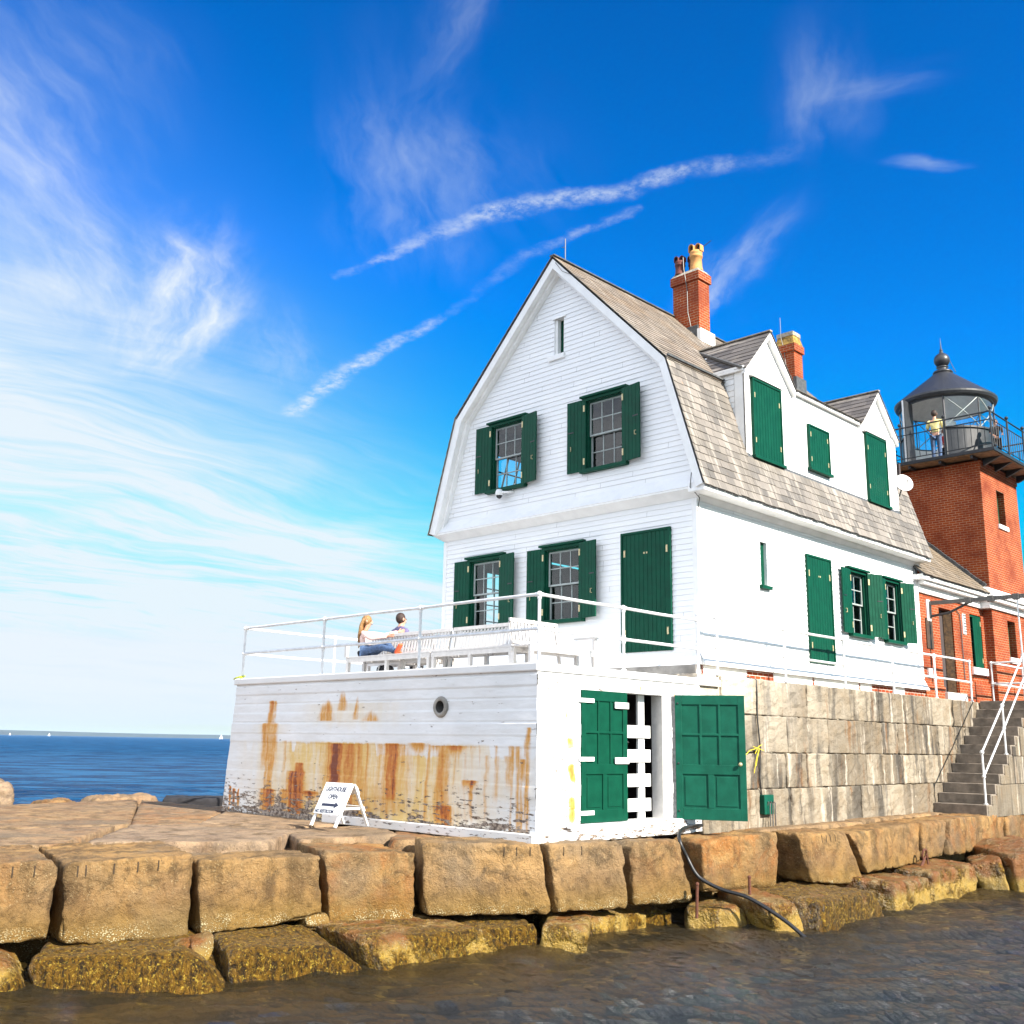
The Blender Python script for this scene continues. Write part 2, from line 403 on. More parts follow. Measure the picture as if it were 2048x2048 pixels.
def brick_mat(name='red_brick', mortar=(0.40, 0.26, 0.16)):
    m, t, b = newmat(name)
    uv = t.uv(); p = t.pos()
    br = t.node('ShaderNodeTexBrick'); t.put(br.inputs['Vector'], uv)
    br.offset = 0.5
    br.inputs['Color1'].default_value = (0.33, 0.060, 0.012, 1); br.inputs['Color2'].default_value = (0.24, 0.036, 0.009, 1); br.inputs['Mortar'].default_value = (*mortar, 1)
    br.inputs['Scale'].default_value = 1.0; br.inputs['Mortar Size'].default_value = 0.0075; br.inputs['Mortar Smooth'].default_value = 0.2
    br.inputs['Brick Width'].default_value = 0.215; br.inputs['Row Height'].default_value = 0.075; br.inputs['Bias'].default_value = -0.1
    n = t.noise(p, 1.3, 5, 0.6)
    c = t.mix(t.ss(n, 0.35, 0.8), br.outputs['Color'], (0.17, 0.030, 0.012))
    n2 = t.noise(p, 24.0, 3, 0.6)
    c = t.mix(t.ss(n2, 0.62, 0.75, 0, 0.35), c, (0.33, 0.11, 0.045))
    t.put(b.inputs['Base Color'], c); b.inputs['Roughness'].default_value = 0.85; b.inputs['Specular IOR Level'].default_value = 0.2
    t.put(b.inputs['Normal'], t.bump(t.m('ADD', t.m('MULTIPLY', br.outputs['Fac'], -1.0), t.m('MULTIPLY', n2, 0.3)), 0.008, 0.9))
    return m
M['brick'] = brick_mat()

def slate_mat(name, ca, cb, cc):
    m, t, b = newmat(name)
    p = t.pos(); tone = t.attr('tone')
    c = t.mix(tone, ca, cb)
    c = t.mix(t.ss(t.noise(p, 0.7, 4, 0.6), 0.45, 0.75), c, cc)
    # streaks washed down the slope
    sv = t.noise(t.vm('MULTIPLY', p, (1.0, 9.0, 0.7)), 1.0, 5, 0.65)
    c = t.mix(t.ss(sv, 0.50, 0.70, 0, 0.7), c, (0.40, 0.36, 0.31))
    c = t.mix(t.ss(t.noise(t.vm('MULTIPLY', p, (1.0, 7.0, 0.6)), 1.3, 5, 0.65), 0.54, 0.72, 0, 0.5), c, (0.07, 0.058, 0.045))
    c = t.mix(t.ss(t.noise(p, 9.0, 4, 0.7), 0.62, 0.78, 0, 0.5), c, (0.30, 0.15, 0.05))
    t.put(b.inputs['Base Color'], c); b.inputs['Roughness'].default_value = 0.62
    t.put(b.inputs['Normal'], t.bump(t.noise(p, 30, 4, 0.65), 0.008, 0.8))
    return m
M['slate'] = slate_mat('slate_tan', (0.095, 0.085, 0.074), (0.235, 0.205, 0.175), (0.15, 0.13, 0.105))
M['slate_shaded'] = slate_mat('slate_shaded', (0.075, 0.07, 0.068), (0.15, 0.135, 0.125), (0.11, 0.10, 0.09))  # darker slate copy: shade of the dormer slopes put into the colour

def glass_mat(name, tint=(0.92, 0.95, 0.97)):
    m, t, b = newmat(name)
    t.n.remove(b)
    lw = t.node('ShaderNodeLayerWeight'); lw.inputs['Blend'].default_value = 0.5
    fr_ = t.m('ADD', 0.045, t.m('MULTIPLY', t.m('POWER', lw.outputs['Facing'], 5.0), 0.95))
    tr = t.node('ShaderNodeBsdfTransparent'); tr.inputs[0].default_value = (*tint, 1)
    gl = t.node('ShaderNodeBsdfGlossy'); gl.inputs['Roughness'].default_value = 0.03
    t.put(gl.inputs['Normal'], t.bump(t.noise(t.pos(), 2.5, 2, 0.5), 0.01, 0.3))
    mx = t.node('ShaderNodeMixShader'); t.l.new(t.m('MULTIPLY', fr_, 1.3, clamp=True), mx.inputs[0]); t.l.new(tr.outputs[0], mx.inputs[1]); t.l.new(gl.outputs[0], mx.inputs[2])
    t.l.new(mx.outputs[0], t.n['Material Output'].inputs['Surface'])
    return m
M['glass'] = glass_mat('window_glass')

def rock_mat(name, weed=0.0, dry=1.0):
    """granite: speckled tan and grey, rusty bleeding, barnacles and weed towards the water"""
    m, t, b = newmat(name)
    p = t.pos(); x, y, z = t.xyz(p)
    tone = t.attr('tone'); rusty = t.attr('rusty')
    big = t.noise(p, 0.8, 5, 0.6); med = t.noise(p, 3.0, 7, 0.68, 0.5); crag = t.noise(p, 9.0, 6, 0.7, 0.6)
    fine = t.noise(p, 24.0, 5, 0.75); grain = t.noise(p, 48.0, 3, 0.7)
    c = t.mix(t.ss(big, 0.34, 0.66), (0.34, 0.198, 0.070), (0.205, 0.128, 0.060))
    c = t.mix(t.m('MULTIPLY', t.ss(med, 0.46, 0.64), 0.85), c, (0.088, 0.056, 0.026))
    c = t.mix(tone, c, t.mix(t.ss(med, 0.35, 0.65), (0.36, 0.265, 0.18), (0.205, 0.155, 0.115)))
    c = t.mix(t.m('MULTIPLY', t.m('MULTIPLY', rusty, 0.8), t.ss(t.noise(p, 1.5, 6, 0.68, 0.8), 0.42, 0.62)), c, (0.27, 0.095, 0.020))
    # wash marks running down the faces
    vw = t.noise(t.vm('MULTIPLY', p, (2.6, 2.6, 0.7)), 1.0, 6, 0.65, 0.4)
    c = t.mix(t.ss(vw, 0.50, 0.66, 0, 0.66), c, (0.080, 0.049, 0.021))
    c = t.mix(t.ss(t.noise(p, 0.55, 4, 0.6), 0.50, 0.68, 0, 0.6), c, (0.16, 0.125, 0.088))
    # grain
    c = t.mix(t.ss(fine, 0.55, 0.70, 0, 0.62), c, (0.37, 0.275, 0.14))
    c = t.mix(t.ss(t.noise(t.vm('ADD', p, (5.0, 3.0, 1.0)), 27.0, 5, 0.75), 0.56, 0.68, 0, 0.72), c, (0.040, 0.029, 0.019))
    c = t.mix(t.ss(grain, 0.62, 0.72, 0, 0.5), c, (0.48, 0.38, 0.23))
    # browner below the line the spray keeps damp
    damp = t.ss(t.m('ADD', z, t.m('MULTIPLY', t.m('SUBTRACT', t.noise(p, 1.3, 5, 0.65), 0.5), 0.9)), -1.78, -2.15)
    c = t.mix(t.m('MULTIPLY', damp, 0.36), c, (0.115, 0.062, 0.027))
    # tidal zone
    zz = t.m('ADD', z, t.m('MULTIPLY', t.m('SUBTRACT', med, 0.5), 0.40))
    tid = t.ss(zz, -1.95, -2.5)
    c = t.mix(t.m('MULTIPLY', tid, 0.42), c, (0.200, 0.125, 0.018))
    barn = t.m('MULTIPLY', t.ss(zz, -2.28, -2.52), t.ss(t.m('ADD', t.voro(p, 40.0), t.m('MULTIPLY', t.m('SUBTRACT', t.noise(p, 5, 4), 0.5), -1.1)), 0.34, 0.20))
    c = t.mix(t.m('MULTIPLY', barn, 0.85), c, (0.52, 0.45, 0.27))
    rough = 0.8
    hb = t.m('ADD', t.m('ADD', t.m('MULTIPLY', fine, 0.55), t.m('MULTIPLY', crag, 0.8)), t.m('ADD', t.m('MULTIPLY', med, 0.9), t.m('MULTIPLY', barn, 0.4)))
    if weed:
        wn_ = t.noise(t.vm('MULTIPLY', p, (15, 15, 6)), 1.0, 6, 0.75, 0.9)
        patch = t.ss(t.m('ADD', t.noise(p, 2.4, 4, 0.6), t.m('MULTIPLY', t.attr('weedy'), 0.42)), 0.52, 0.72)
        wc = t.mix(t.ss(wn_, 0.40, 0.58), (0.028, 0.015, 0.003), (0.21, 0.105, 0.006))
        wc = t.mix(t.ss(t.noise(p, 22, 5, 0.75), 0.54, 0.64, 0, 0.85), wc, (0.62, 0.42, 0.055))
        wc = t.mix(t.ss(t.noise(t.vm('ADD', p, (2, 7, 4)), 26, 4, 0.75), 0.57, 0.66, 0, 0.85), wc, (0.012, 0.008, 0.004))
        c = t.mix(t.m('MULTIPLY', t.ss(zz, -2.55, -2.75), 0.5), c, (0.40, 0.26, 0.03))
        top = t.m('MULTIPLY', t.ss(t.noise(p, 3, 4), 0.38, 0.56), t.ss(zz, -2.72, -2.54))
        c = t.mix(t.m('MULTIPLY', top, 0.85), c, (0.17, 0.058, 0.008))
        c = t.mix(patch, c, wc)
        hb = t.m('ADD', hb, t.m('MULTIPLY', t.m('MULTIPLY', patch, wn_), 3.5))
        rough = 0.42
    t.put(b.inputs['Base Color'], c); b.inputs['Roughness'].default_value = rough; b.inputs['Specular IOR Level'].default_value = 0.45 if weed else 0.2
    t.put(b.inputs['Normal'], t.bump(hb, 0.055, 0.95))
    return m
M['rock'] = rock_mat('breakwater_granite')
M['rock_weed'] = rock_mat('tidal_granite', 1.0)

def ashlar_mat():
    m, t, b = newmat('stained_granite_ashlar')
    p = t.pos(); tone = t.attr('tone')
    x, y, z = t.xyz(p)
    med = t.noise(p, 2.2, 5, 0.6); fine = t.noise(p, 38, 4, 0.7)
    c = t.mix(tone, (0.165, 0.135, 0.098), (0.315, 0.27, 0.205))
    c = t.mix(t.ss(med, 0.4, 0.7, 0, 0.55), c, (0.20, 0.145, 0.085))
    # every stone has its own run of streaks
    off_ = t.comb(t.m('MULTIPLY', tone, 37.0), t.m('MULTIPLY', tone, 11.0), t.m('MULTIPLY', tone, 5.0))
    def streak(sc, o_, lo, hi):
        return t.ss(t.noise(t.vm('ADD', t.vm('ADD', t.vm('MULTIPLY', p, sc), off_), o_), 1.0, 5, 0.6, 0.0), lo, hi)
    zone = t.ss(t.noise(t.vm('ADD', t.vm('MULTIPLY', p, (0.5, 0.6, 0.4)), off_), 1.0, 3, 0.5), 0.34, 0.54)
    c = t.mix(t.m('MULTIPLY', streak((2.0, 2.8, 0.34), (0, 0, 0), 0.46, 0.60), t.m('MULTIPLY', zone, 0.78)), c, (0.035, 0.032, 0.030))
    c = t.mix(t.m('MULTIPLY', streak((2.6, 4.6, 0.40), (9.0, 4.0, 2.0), 0.56, 0.70), 0.75), c, (0.52, 0.46, 0.38))
    c = t.mix(t.m('MULTIPLY', streak((1.6, 3.0, 0.4), (3.0, 14.0, 7.0), 0.58, 0.70), 0.7), c, (0.17, 0.075, 0.022))
    ww = t.m('MULTIPLY', t.ss(y, 23.0, 17.0), t.ss(t.m('ADD', t.noise(t.vm('MULTIPLY', p, (1.0, 1.0, 0.6)), 1.1, 3, 0.5), t.m('MULTIPLY', z, 0.16)), 0.36, 0.95))
    c = t.mix(t.m('MULTIPLY', ww, 0.85), c, (0.62, 0.55, 0.45))
    c = t.mix(t.ss(fine, 0.60, 0.75, 0, 0.4), c, (0.07, 0.06, 0.05))
    t.put(b.inputs['Base Color'], c); b.inputs['Roughness'].default_value = 0.85; b.inputs['Specular IOR Level'].default_value = 0.25
    t.put(b.inputs['Normal'], t.bump(t.m('ADD', t.m('MULTIPLY', fine, 0.35), t.m('ADD', med, t.noise(p, 9.0, 6, 0.7))), 0.05, 0.95))
    return m
M['ashlar'] = ashlar_mat()

def stained_white():
    """white masonry paint with rust bleeding (attribute rust), chips (attribute chip)"""
    m, t, b = newmat('rust_stained_white_paint')
    p = t.pos()
    rust = t.attr('rust'); chip = t.attr('chip'); wash = t.attr('wash')
    fs = t.noise(t.vm('MULTIPLY', p, (26, 26, 2.4)), 1.0, 5, 0.65)
    fn = t.noise(p, 14, 5, 0.65)
    r = t.m('MULTIPLY', rust, t.m('ADD', -0.05, t.m('MULTIPLY', t.m('ADD', fs, t.m('MULTIPLY', fn, 0.7)), 1.25)))
    c = t.mix(t.ss(t.noise(p, 1.0, 4, 0.6), 0.3, 0.75), (0.66, 0.665, 0.67), (0.74, 0.74, 0.745))
    c = t.mix(t.m('MULTIPLY', wash, t.m('ADD', 0.25, t.m('MULTIPLY', t.m('ADD', fs, t.m('MULTIPLY', fn, 0.5)), 0.85)), clamp=True), c, (0.66, 0.46, 0.17))
    c = t.mix(t.ss(r, 0.05, 0.55), c, (0.58, 0.29, 0.06))
    c = t.mix(t.ss(r, 0.45, 0.85), c, (0.46, 0.135, 0.014))
    c = t.mix(t.ss(r, 0.85, 1.25), c, (0.17, 0.032, 0.007))
    ch = t.ss(t.m('ADD', t.noise(t.vm('MULTIPLY', p, (5, 5, 20)), 1.0, 5, 0.68), t.m('MULTIPLY', chip, 0.33)), 0.70, 0.735)
    c = t.mix(ch, c, t.mix(t.ss(fn, 0.4, 0.6), (0.30, 0.24, 0.19), (0.07, 0.045, 0.033)))
    t.put(b.inputs['Base Color'], c); b.inputs['Roughness'].default_value = 0.6
    h = t.m('SUBTRACT', t.m('MULTIPLY', t.noise(t.vm('MULTIPLY', p, (4, 4, 14)), 1.0, 5, 0.6), 0.6), t.m('MULTIPLY', ch, 0.6))
    t.put(b.inputs['Normal'], t.bump(h, 0.012, 0.8))
    return m
M['stained'] = stained_white()
# ------------------------------------------------------------------ sea
def sea_mat():
    m, t, b = newmat('sea_water')
    p = t.pos(); x, y, z = t.xyz(p)
    dist = t.vm('LENGTH', p)
    # turbid brown-green harbour side with weed below, clear blue open sea beyond the breakwater
    side = t.ss(t.m('ADD', x, t.m('MULTIPLY', t.m('SUBTRACT', t.noise(p, 0.35, 3), 0.5), 5.0)), -22.0, -17.0)
    weed = t.ss(t.noise(t.vm('MULTIPLY', p, (1.0, 0.6, 1.0)), 0.9, 5, 0.65), 0.38, 0.62)
    shal = t.ss(t.m('ADD', x, t.m('MULTIPLY', y, -0.16)), -9.0, -13.0)
    near = t.mix(shal, (0.016, 0.020, 0.024), t.mix(weed, (0.046, 0.028, 0.006), (0.020, 0.015, 0.006)))
    rc = t.node('ShaderNodeVectorRotate', rotation_type='Z_AXIS'); t.put(rc.inputs['Vector'], p); rc.inputs['Angle'].default_value = -0.80
    chop = t.noise(t.vm('MULTIPLY', rc.outputs[0], (0.5, 1.0, 0.0)), 0.22, 8, 0.78, 0.3)
    open_ = t.mix(t.ss(chop, 0.43, 0.58), (0.003, 0.040, 0.125), (0.022, 0.135, 0.30))  # light and dark wave sides painted into the open-sea blue
    c = t.mix(side, open_, near)
    t.put(b.inputs['Base Color'], c)
    b.inputs['IOR'].default_value = 1.33
    t.put(b.inputs['Specular IOR Level'], t.ss(dist, 18.0, 60.0, 0.5, 0.05))
    t.put(b.inputs['Roughness'], t.ss(dist, 20.0, 300.0, 0.03, 0.30))
    pw = t.vm('MULTIPLY', p, (1.0, 1.0, 0.0))
    rot = t.node('ShaderNodeVectorRotate', rotation_type='Z_AXIS'); t.put(rot.inputs['Vector'], pw); rot.inputs['Angle'].default_value = -0.95
    r1 = t.vm('MULTIPLY', rot.outputs[0], (0.36, 1.0, 1.0))
    h1 = t.noise(r1, 3.4, 7, 0.72, 0.35)
    h2 = t.noise(r1, 0.55, 6, 0.66, 0.4)
    h3 = t.noise(r1, 0.11, 6, 0.66, 0.3)
    n1 = t.bump(h1, 0.33, 1.0)
    n2 = t.bump(h2, 1.5, t.ss(dist, 16.0, 40.0), n1)
    n3 = t.bump(h3, 7.0, t.ss(dist, 50.0, 220.0), n2)
    t.put(b.inputs['Normal'], n3)
    # far off, the wind chop turns most facets towards the viewer: the body colour of deep water dominates
    df = t.node('ShaderNodeBsdfDiffuse'); t.put(df.inputs['Color'], c); t.put(df.inputs['Normal'], n3)
    mx = t.node('ShaderNodeMixShader'); t.l.new(t.ss(dist, 20.0, 60.0, 0.0, 0.72), mx.inputs[0]); t.l.new(b.outputs[0], mx.inputs[1]); t.l.new(df.outputs[0], mx.inputs[2])
    t.l.new(mx.outputs[0], t.n['Material Output'].inputs['Surface'])
    return m
M['sea'] = sea_mat()
na = 900
rad = [0.6]
while rad[-1] < 14000: rad.append(rad[-1] + max(0.09, min(rad[-1] * 0.0105, 0.075) if rad[-1] < 32 else rad[-1] * 0.03))
rad = np.array(rad); nr = len(rad)
ang = np.linspace(0, 2 * np.pi, na, endpoint=False)
RR, AA = np.meshgrid(rad, ang, indexing='ij')
X = RR * np.cos(AA); Y = RR * np.sin(AA)
def waves(X, Y):
    Q = np.stack([X.ravel(), Y.ravel(), np.zeros(X.size)], 1)
    c, s_ = math.cos(0.95), math.sin(0.95)      # crests run roughly along the breakwater
    q = np.stack([(Q[:, 0] * c + Q[:, 1] * s_) * 0.40, (-Q[:, 0] * s_ + Q[:, 1] * c), Q[:, 2]], 1)
    q = q + 0.35 * np.stack([fbm(q * .5 + 1.7, 2), fbm(q * .5 + 8.7, 2), Q[:, 2]], 1)
    h = 0.16 * fbm(q * 0.42, 2) + 0.26 * (0.35 - np.abs(fbm(q * 0.95 + 5.1, 3))) + 0.18 * (0.3 - np.abs(fbm(q * 2.3 + 9.0, 3)))
    return h.reshape(X.shape)
fade = 1 - sstep(RR, 30, 90)
Z = SEA - 0.03 + waves(X, Y) * fade * (0.72 + 0.5 * sstep(-X, 18, 30))
V = np.stack([X.ravel(), Y.ravel(), Z.ravel()], 1)
ii = np.arange(nr - 1)[:, None] * na; jj = np.arange(na)[None]; j2 = (jj + 1) % na
Fq = np.stack([ii + jj, ii + na + jj, ii + na + j2, ii + j2], -1).reshape(-1, 4)
me = bpy.data.meshes.new('sea')
me.vertices.add(len(V)); me.vertices.foreach_set('co', V.ravel())
me.loops.add(Fq.size); me.loops.foreach_set('vertex_index', Fq.ravel().astype(np.int32))
me.polygons.add(len(Fq)); me.polygons.foreach_set('loop_start', np.arange(0, Fq.size, 4, dtype=np.int32)); me.polygons.foreach_set('loop_total', np.full(len(Fq), 4, np.int32))
me.update(calc_edges=True); me.validate()
me.polygons.foreach_set('use_smooth', [True] * len(me.polygons))
me.materials.append(M['sea'])
o = bpy.data.objects.new('sea', me); COL.objects.link(o); props(o, kind='structure')

# far shore, eight kilometres away
M['shore'] = simple('far_wooded_shore', (0.022, 0.040, 0.038), 0.9, 0.3, 0.004)
hv, hf = [], []
az0, az1, nh = math.radians(96), math.radians(178), 260
for i in range(nh + 1):
    a = az0 + (az1 - az0) * i / nh
    k = i / nh
    h = 17 + 20 * sstep(np.array(k), 0.30, 0.95) + 7 * float(fbm(np.array([[k * 9, 2.0, 0.5]]), 4)[0])
    for rr_, hh in ((8200, 0.0), (8350, h * 0.55), (8600, h), (9400, h * 0.7), (9900, 0)):
        hv.append((math.cos(a) * rr_, math.sin(a) * rr_, SEA - 1.5 + hh + (1.5 if hh else 0)))
for i in range(nh):
    for k in range(4): hf.append((i * 5 + k, i * 5 + 5 + k, i * 5 + 6 + k, i * 5 + 1 + k))
merge_obj('hills', hv, hf, M['shore'], kind='structure')

# ------------------------------------------------------------------ granite blocks of the breakwater
def rounded_grid(sx, sy, sz, step, rad_):
    """surface lattice of a unit cube [-1,1]^3 as (verts, faces) with rounded edges, sizes in metres"""
    n = [max(3, int(math.ceil(s / step))) for s in (sx, sy, sz)]
    idx = {}; pv = []; pf = []
    def vid(i, j, k):
        key = (i, j, k)
        if key not in idx: idx[key] = len(pv); pv.append((i / n[0], j / n[1], k / n[2]))
        return idx[key]
    for a in range(n[0]):
        for b_ in range(n[1]):
            pf.append((vid(a, b_, 0), vid(a, b_ + 1, 0), vid(a + 1, b_ + 1, 0), vid(a + 1, b_, 0)))
            pf.append((vid(a, b_, n[2]), vid(a + 1, b_, n[2]), vid(a + 1, b_ + 1, n[2]), vid(a, b_ + 1, n[2])))
    for a in range(n[0]):
        for b_ in range(n[2]):
            pf.append((vid(a, 0, b_), vid(a + 1, 0, b_), vid(a + 1, 0, b_ + 1), vid(a, 0, b_ + 1)))
            pf.append((vid(a, n[1], b_), vid(a, n[1], b_ + 1), vid(a + 1, n[1], b_ + 1), vid(a + 1, n[1], b_)))
    for a in range(n[1]):
        for b_ in range(n[2]):
            pf.append((vid(0, a, b_), vid(0, a, b_ + 1), vid(0, a + 1, b_ + 1), vid(0, a + 1, b_)))
            pf.append((vid(n[0], a, b_), vid(n[0], a + 1, b_), vid(n[0], a + 1, b_ + 1), vid(n[0], a, b_ + 1)))
    P = np.array(pv); S = np.array([sx, sy, sz])
    q = (P - 0.5) * S; inner = np.maximum(S / 2 - rad_, 0.0)
    cl = np.clip(q, -inner, inner); dlt = q - cl
    # push lattice out so that the flat faces keep their place and only edges round off
    ln = np.linalg.norm(dlt, axis=1); mx = np.abs(dlt).max(1)
    sc = np.where(ln > 1e-9, np.minimum(rad_, mx) / np.maximum(ln, 1e-9), 1.0)
    q = cl + dlt * sc[:, None]
    return q / S + 0.5, pf
def block(name, c8, mat, label=None, cat=None, group=None, kind=None, step=0.042, rad_=0.018, amp=0.035, seed=0, tone=0.0, rusty=0.0, weedy=0.0, lump=0.7, facets=7):
    """c8: TL TR BR BL of the face towards the sun side, then the same four at the back"""
    c8 = [np.array(c, float) for c in c8]
    TL, TR, BR, BL, tl, tr, br, bl = c8
    sx = np.linalg.norm(TR - TL); sy = np.linalg.norm(tl - TL); sz = np.linalg.norm(TL - BL)
    st = max(step, max(sx, sy, sz) / 90)
    P, Fc = rounded_grid(sx, sy, sz, st, min(rad_, 0.3 * min(sx, sy, sz)))
    a, b_, c = P[:, 0:1], P[:, 1:2], P[:, 2:3]
    fr_ = (TL * (1 - a) + TR * a) * c + (BL * (1 - a) + BR * a) * (1 - c)
    bk = (tl * (1 - a) + tr * a) * c + (bl * (1 - a) + br * a) * (1 - c)
    V = fr_ * (1 - b_) + bk * b_
    Fc = np.array(Fc)
    # vertex normals
    N = np.zeros_like(V)
    fn_ = np.cross(V[Fc[:, 2]] - V[Fc[:, 0]], V[Fc[:, 3]] - V[Fc[:, 1]])
    for k in range(4): np.add.at(N, Fc[:, k], fn_)
    N /= np.maximum(np.linalg.norm(N, axis=1), 1e-9)[:, None]
    ctr = V.mean(0)
    if ((V - ctr) * N).sum() < 0: N = -N; Fc = Fc[:, ::-1]
    q = V + seed * 7.31
    rdg = 0.5 - np.abs(fbm(q * 1.7 + 2.2, 4))
    disp = lump * amp * 0.8 * fbm(q * 1.0, 3) + amp * 0.9 * (rdg - 0.35) + amp * 0.55 * fbm(q * 4.5, 3) + amp * 0.32 * fbm(q * 12.0, 2)
    # split planes: corners and arrises knocked off flat
    rs = np.random.default_rng(seed + 100); dims = np.array([sx, sy, sz])
    ex = (TR - TL) / max(sx, 1e-6); ez = (TL - BL) / max(sz, 1e-6); ey = (tl - TL) / max(sy, 1e-6)
    for _ in range(facets):
        sg = rs.choice([-1, 1], 3).astype(float); k = rs.integers(0, 3)
        w_ = rs.uniform(.25, 1.0, 3); w_[k] *= rs.uniform(0, .5)
        n_ = ex * sg[0] * w_[0] - ey * abs(sg[1]) * w_[1] * rs.choice([1, 1, -1]) + ez * sg[2] * w_[2]
        n_ /= np.linalg.norm(n_)
        pr = V @ n_; d_ = pr.max() - rs.uniform(.01, .055)
        over = np.maximum(pr - d_, 0); V = V - n_[None] * over[:, None] * .93
    # chipped edges
    ed = np.sort(np.minimum(P, 1 - P) * np.array([sx, sy, sz]), axis=1)[:, 1]
    disp -= (1 - sstep(ed, 0.0, 0.07)) * np.clip(fbm(q * 3.8 + 3.3, 4) + 0.0, 0, 1) * 0.13
    V = V + N * disp[:, None]
    base = [V[:, 0].mean(), V[:, 1].mean(), V[:, 2].min()]
    n_ = len(V)
    wz = np.clip((V[:, 2] + 2.95) / 0.5, 0, 1)
    o = merge_obj(name, V, Fc, mat, loc=base, attrs={'tone': np.full(n_, tone), 'rusty': np.full(n_, rusty), 'weedy': np.full(n_, weedy) + 0 * wz}, label=label, cat=cat, group=group, kind=kind)
    return o
from mathutils.bvhtree import BVHTree
def drill_grooves(o, TL, TR, us, length=0.13):
    dg = bpy.context.evaluated_depsgraph_get(); me_ = o.data; org = origin(o)
    tree = BVHTree.FromPolygons([v.co + org for v in me_.vertices], [tuple(f.vertices) for f in me_.polygons])
    TL, TR = Vector(TL), Vector(TR)
    for u in us:
        a = TL.lerp(TR, u) - Z_UP * 0.05; pts = []
        for k in range(4):
            q = a - Z_UP * (length * k / 3); dirv = Vector((-1, 0.25, 0)).normalized()
            hit_ = tree.ray_cast(q - dirv * 0.6, dirv)
            if hit_[0] is not None: pts.append(hit_[0] + dirv * 0.002)
        if len(pts) > 1: MB().tube(pts, 0.011, 6).build('drill_groove', M['groove'], o)
Z_UP = Vector((0, 0, 1))
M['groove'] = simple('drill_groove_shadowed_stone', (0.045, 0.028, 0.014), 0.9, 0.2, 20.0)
def inward(p, q):
    p, q = np.array(p[:2], float), np.array(q[:2], float); e = q - p
    n = np.array([-e[1], e[0]]); n /= np.linalg.norm(n)
    if n[0] > 0 and abs(n[0]) > 0.3: n = -n
    return n
def front_block(c4, depth, dzb=0.0, skew=(0.0, 0.0), **kw):
    TL, TR, BR, BL = [np.array(c, float) for c in c4]
    n = inward(TL, TR); e = (TR - TL)[:2] / np.linalg.norm((TR - TL)[:2])
    D0 = np.array([*(n * depth + e * skew[0]), dzb]); D1 = np.array([*(n * depth + e * skew[1]), dzb])
    B0 = np.array([D0[0], D0[1], 0]); B1 = np.array([D1[0], D1[1], 0])
    return block('granite_block', [TL, TR, BR, BL, TL + D0, TR + D1, BR + B1, BL + B0], M['rock'] if 'mat' not in kw else kw.pop('mat'), **kw)

GF = 'upper face blocks of the breakwater'
fb = [
 ([(-13.98, 4.10, -1.53), (-13.59, 5.83, -1.54), (-13.60, 5.78, -2.47), (-13.95, 4.3, -2.54)], 2.3, dict(rusty=0.25, tone=0.05, label='granite block cut by the left edge of the photo, yellow-tan with a puddle on top', seed=1)),
 ([(-13.57, 5.89, -1.57), (-13.17, 7.47, -1.52), (-13.16, 7.46, -2.63), (-13.56, 5.92, -2.54)], 2.5, dict(rusty=0.1, label='big squarish tan block with a darker stained lower half, left of the chamfered block', seed=2)),
 ([(-13.15, 7.52, -1.60), (-12.75, 9.20, -1.62), (-12.72, 9.30, -2.47), (-13.12, 7.60, -2.56)], 1.0, dict(rusty=0.0, label='tan block with a dark scooped hollow down its left side', seed=3)),
 ([(-12.74, 9.27, -1.56), (-12.43, 10.70, -1.64), (-12.42, 10.75, -2.66), (-12.71, 9.39, -2.55)], 1.45, dict(rusty=0.75, label='tan block below the folding sign with an orange rust stain on its right side', seed=4)),
 ([(-12.42, 10.83, -1.49), (-11.66, 12.67, -1.56), (-11.57, 12.85, -2.62), (-12.40, 10.9, -2.55)], 1.1, dict(rusty=0.0, tone=0.12, label='longest face block, below the stained concrete wall near its corner', seed=5)),
 ([(-11.60, 12.75, -1.56), (-11.18, 14.15, -1.56), (-11.15, 14.28, -2.61), (-11.52, 12.95, -2.61)], 0.8, dict(rusty=0.0, tone=0.12, label='tan block under the closed green door, tapered to the left', seed=6)),
 ([(-11.13, 14.33, -1.58), (-10.93, 15.40, -1.59), (-10.83, 15.68, -2.62), (-11.13, 14.40, -2.59)], 0.75, dict(rusty=0.25, label='narrow dark-stained block left of the gap the black hose runs through', seed=7)),
 ([(-10.80, 15.89, -1.60), (-10.36, 17.70, -1.52), (-10.36, 17.70, -2.50), (-10.79, 15.95, -2.47)], 0.75, dict(rusty=0.9, label='orange-tinged block below the open green door, right of the hose', seed=8)),
 ([(-10.27, 18.41, -1.58), (-10.14, 19.95, -1.58), (-10.02, 20.51, -2.62), (-10.20, 18.62, -2.45)], 0.75, dict(rusty=0.3, label='leaning block with a slanted right edge, between two dark gaps below the stone wall', seed=9)),
 ([(-10.13, 20.16, -1.63), (-10.29, 23.77, -1.58), (-10.28, 23.64, -2.43), (-10.08, 20.68, -2.42)], 0.8, dict(rusty=0.25, label='broad tan block below the stone wall, just left of the iron ring', seed=10)),
 ([(-10.29, 23.88, -1.60), (-10.37, 25.50, -1.58), (-10.35, 25.14, -2.39), (-10.29, 23.84, -2.36)], 0.8, dict(rusty=0.3, label='small squarish block directly above the iron ring', seed=11)),
 ([(-10.38, 25.73, -1.57), (-10.60, 29.80, -1.62), (-10.59, 29.70, -2.43), (-10.36, 25.5, -2.40)], 0.75, dict(rusty=0.7, label='long golden-orange block in front of the foot of the stone stairs', seed=12)),
 ([(-10.61, 30.07, -1.62), (-10.98, 36.2, -1.58), (-10.96, 35.6, -2.60), (-10.60, 29.95, -2.44)], 0.8, dict(rusty=0.5, label='face block cut by the right edge of the photo, beyond the stairs', seed=13)),
]
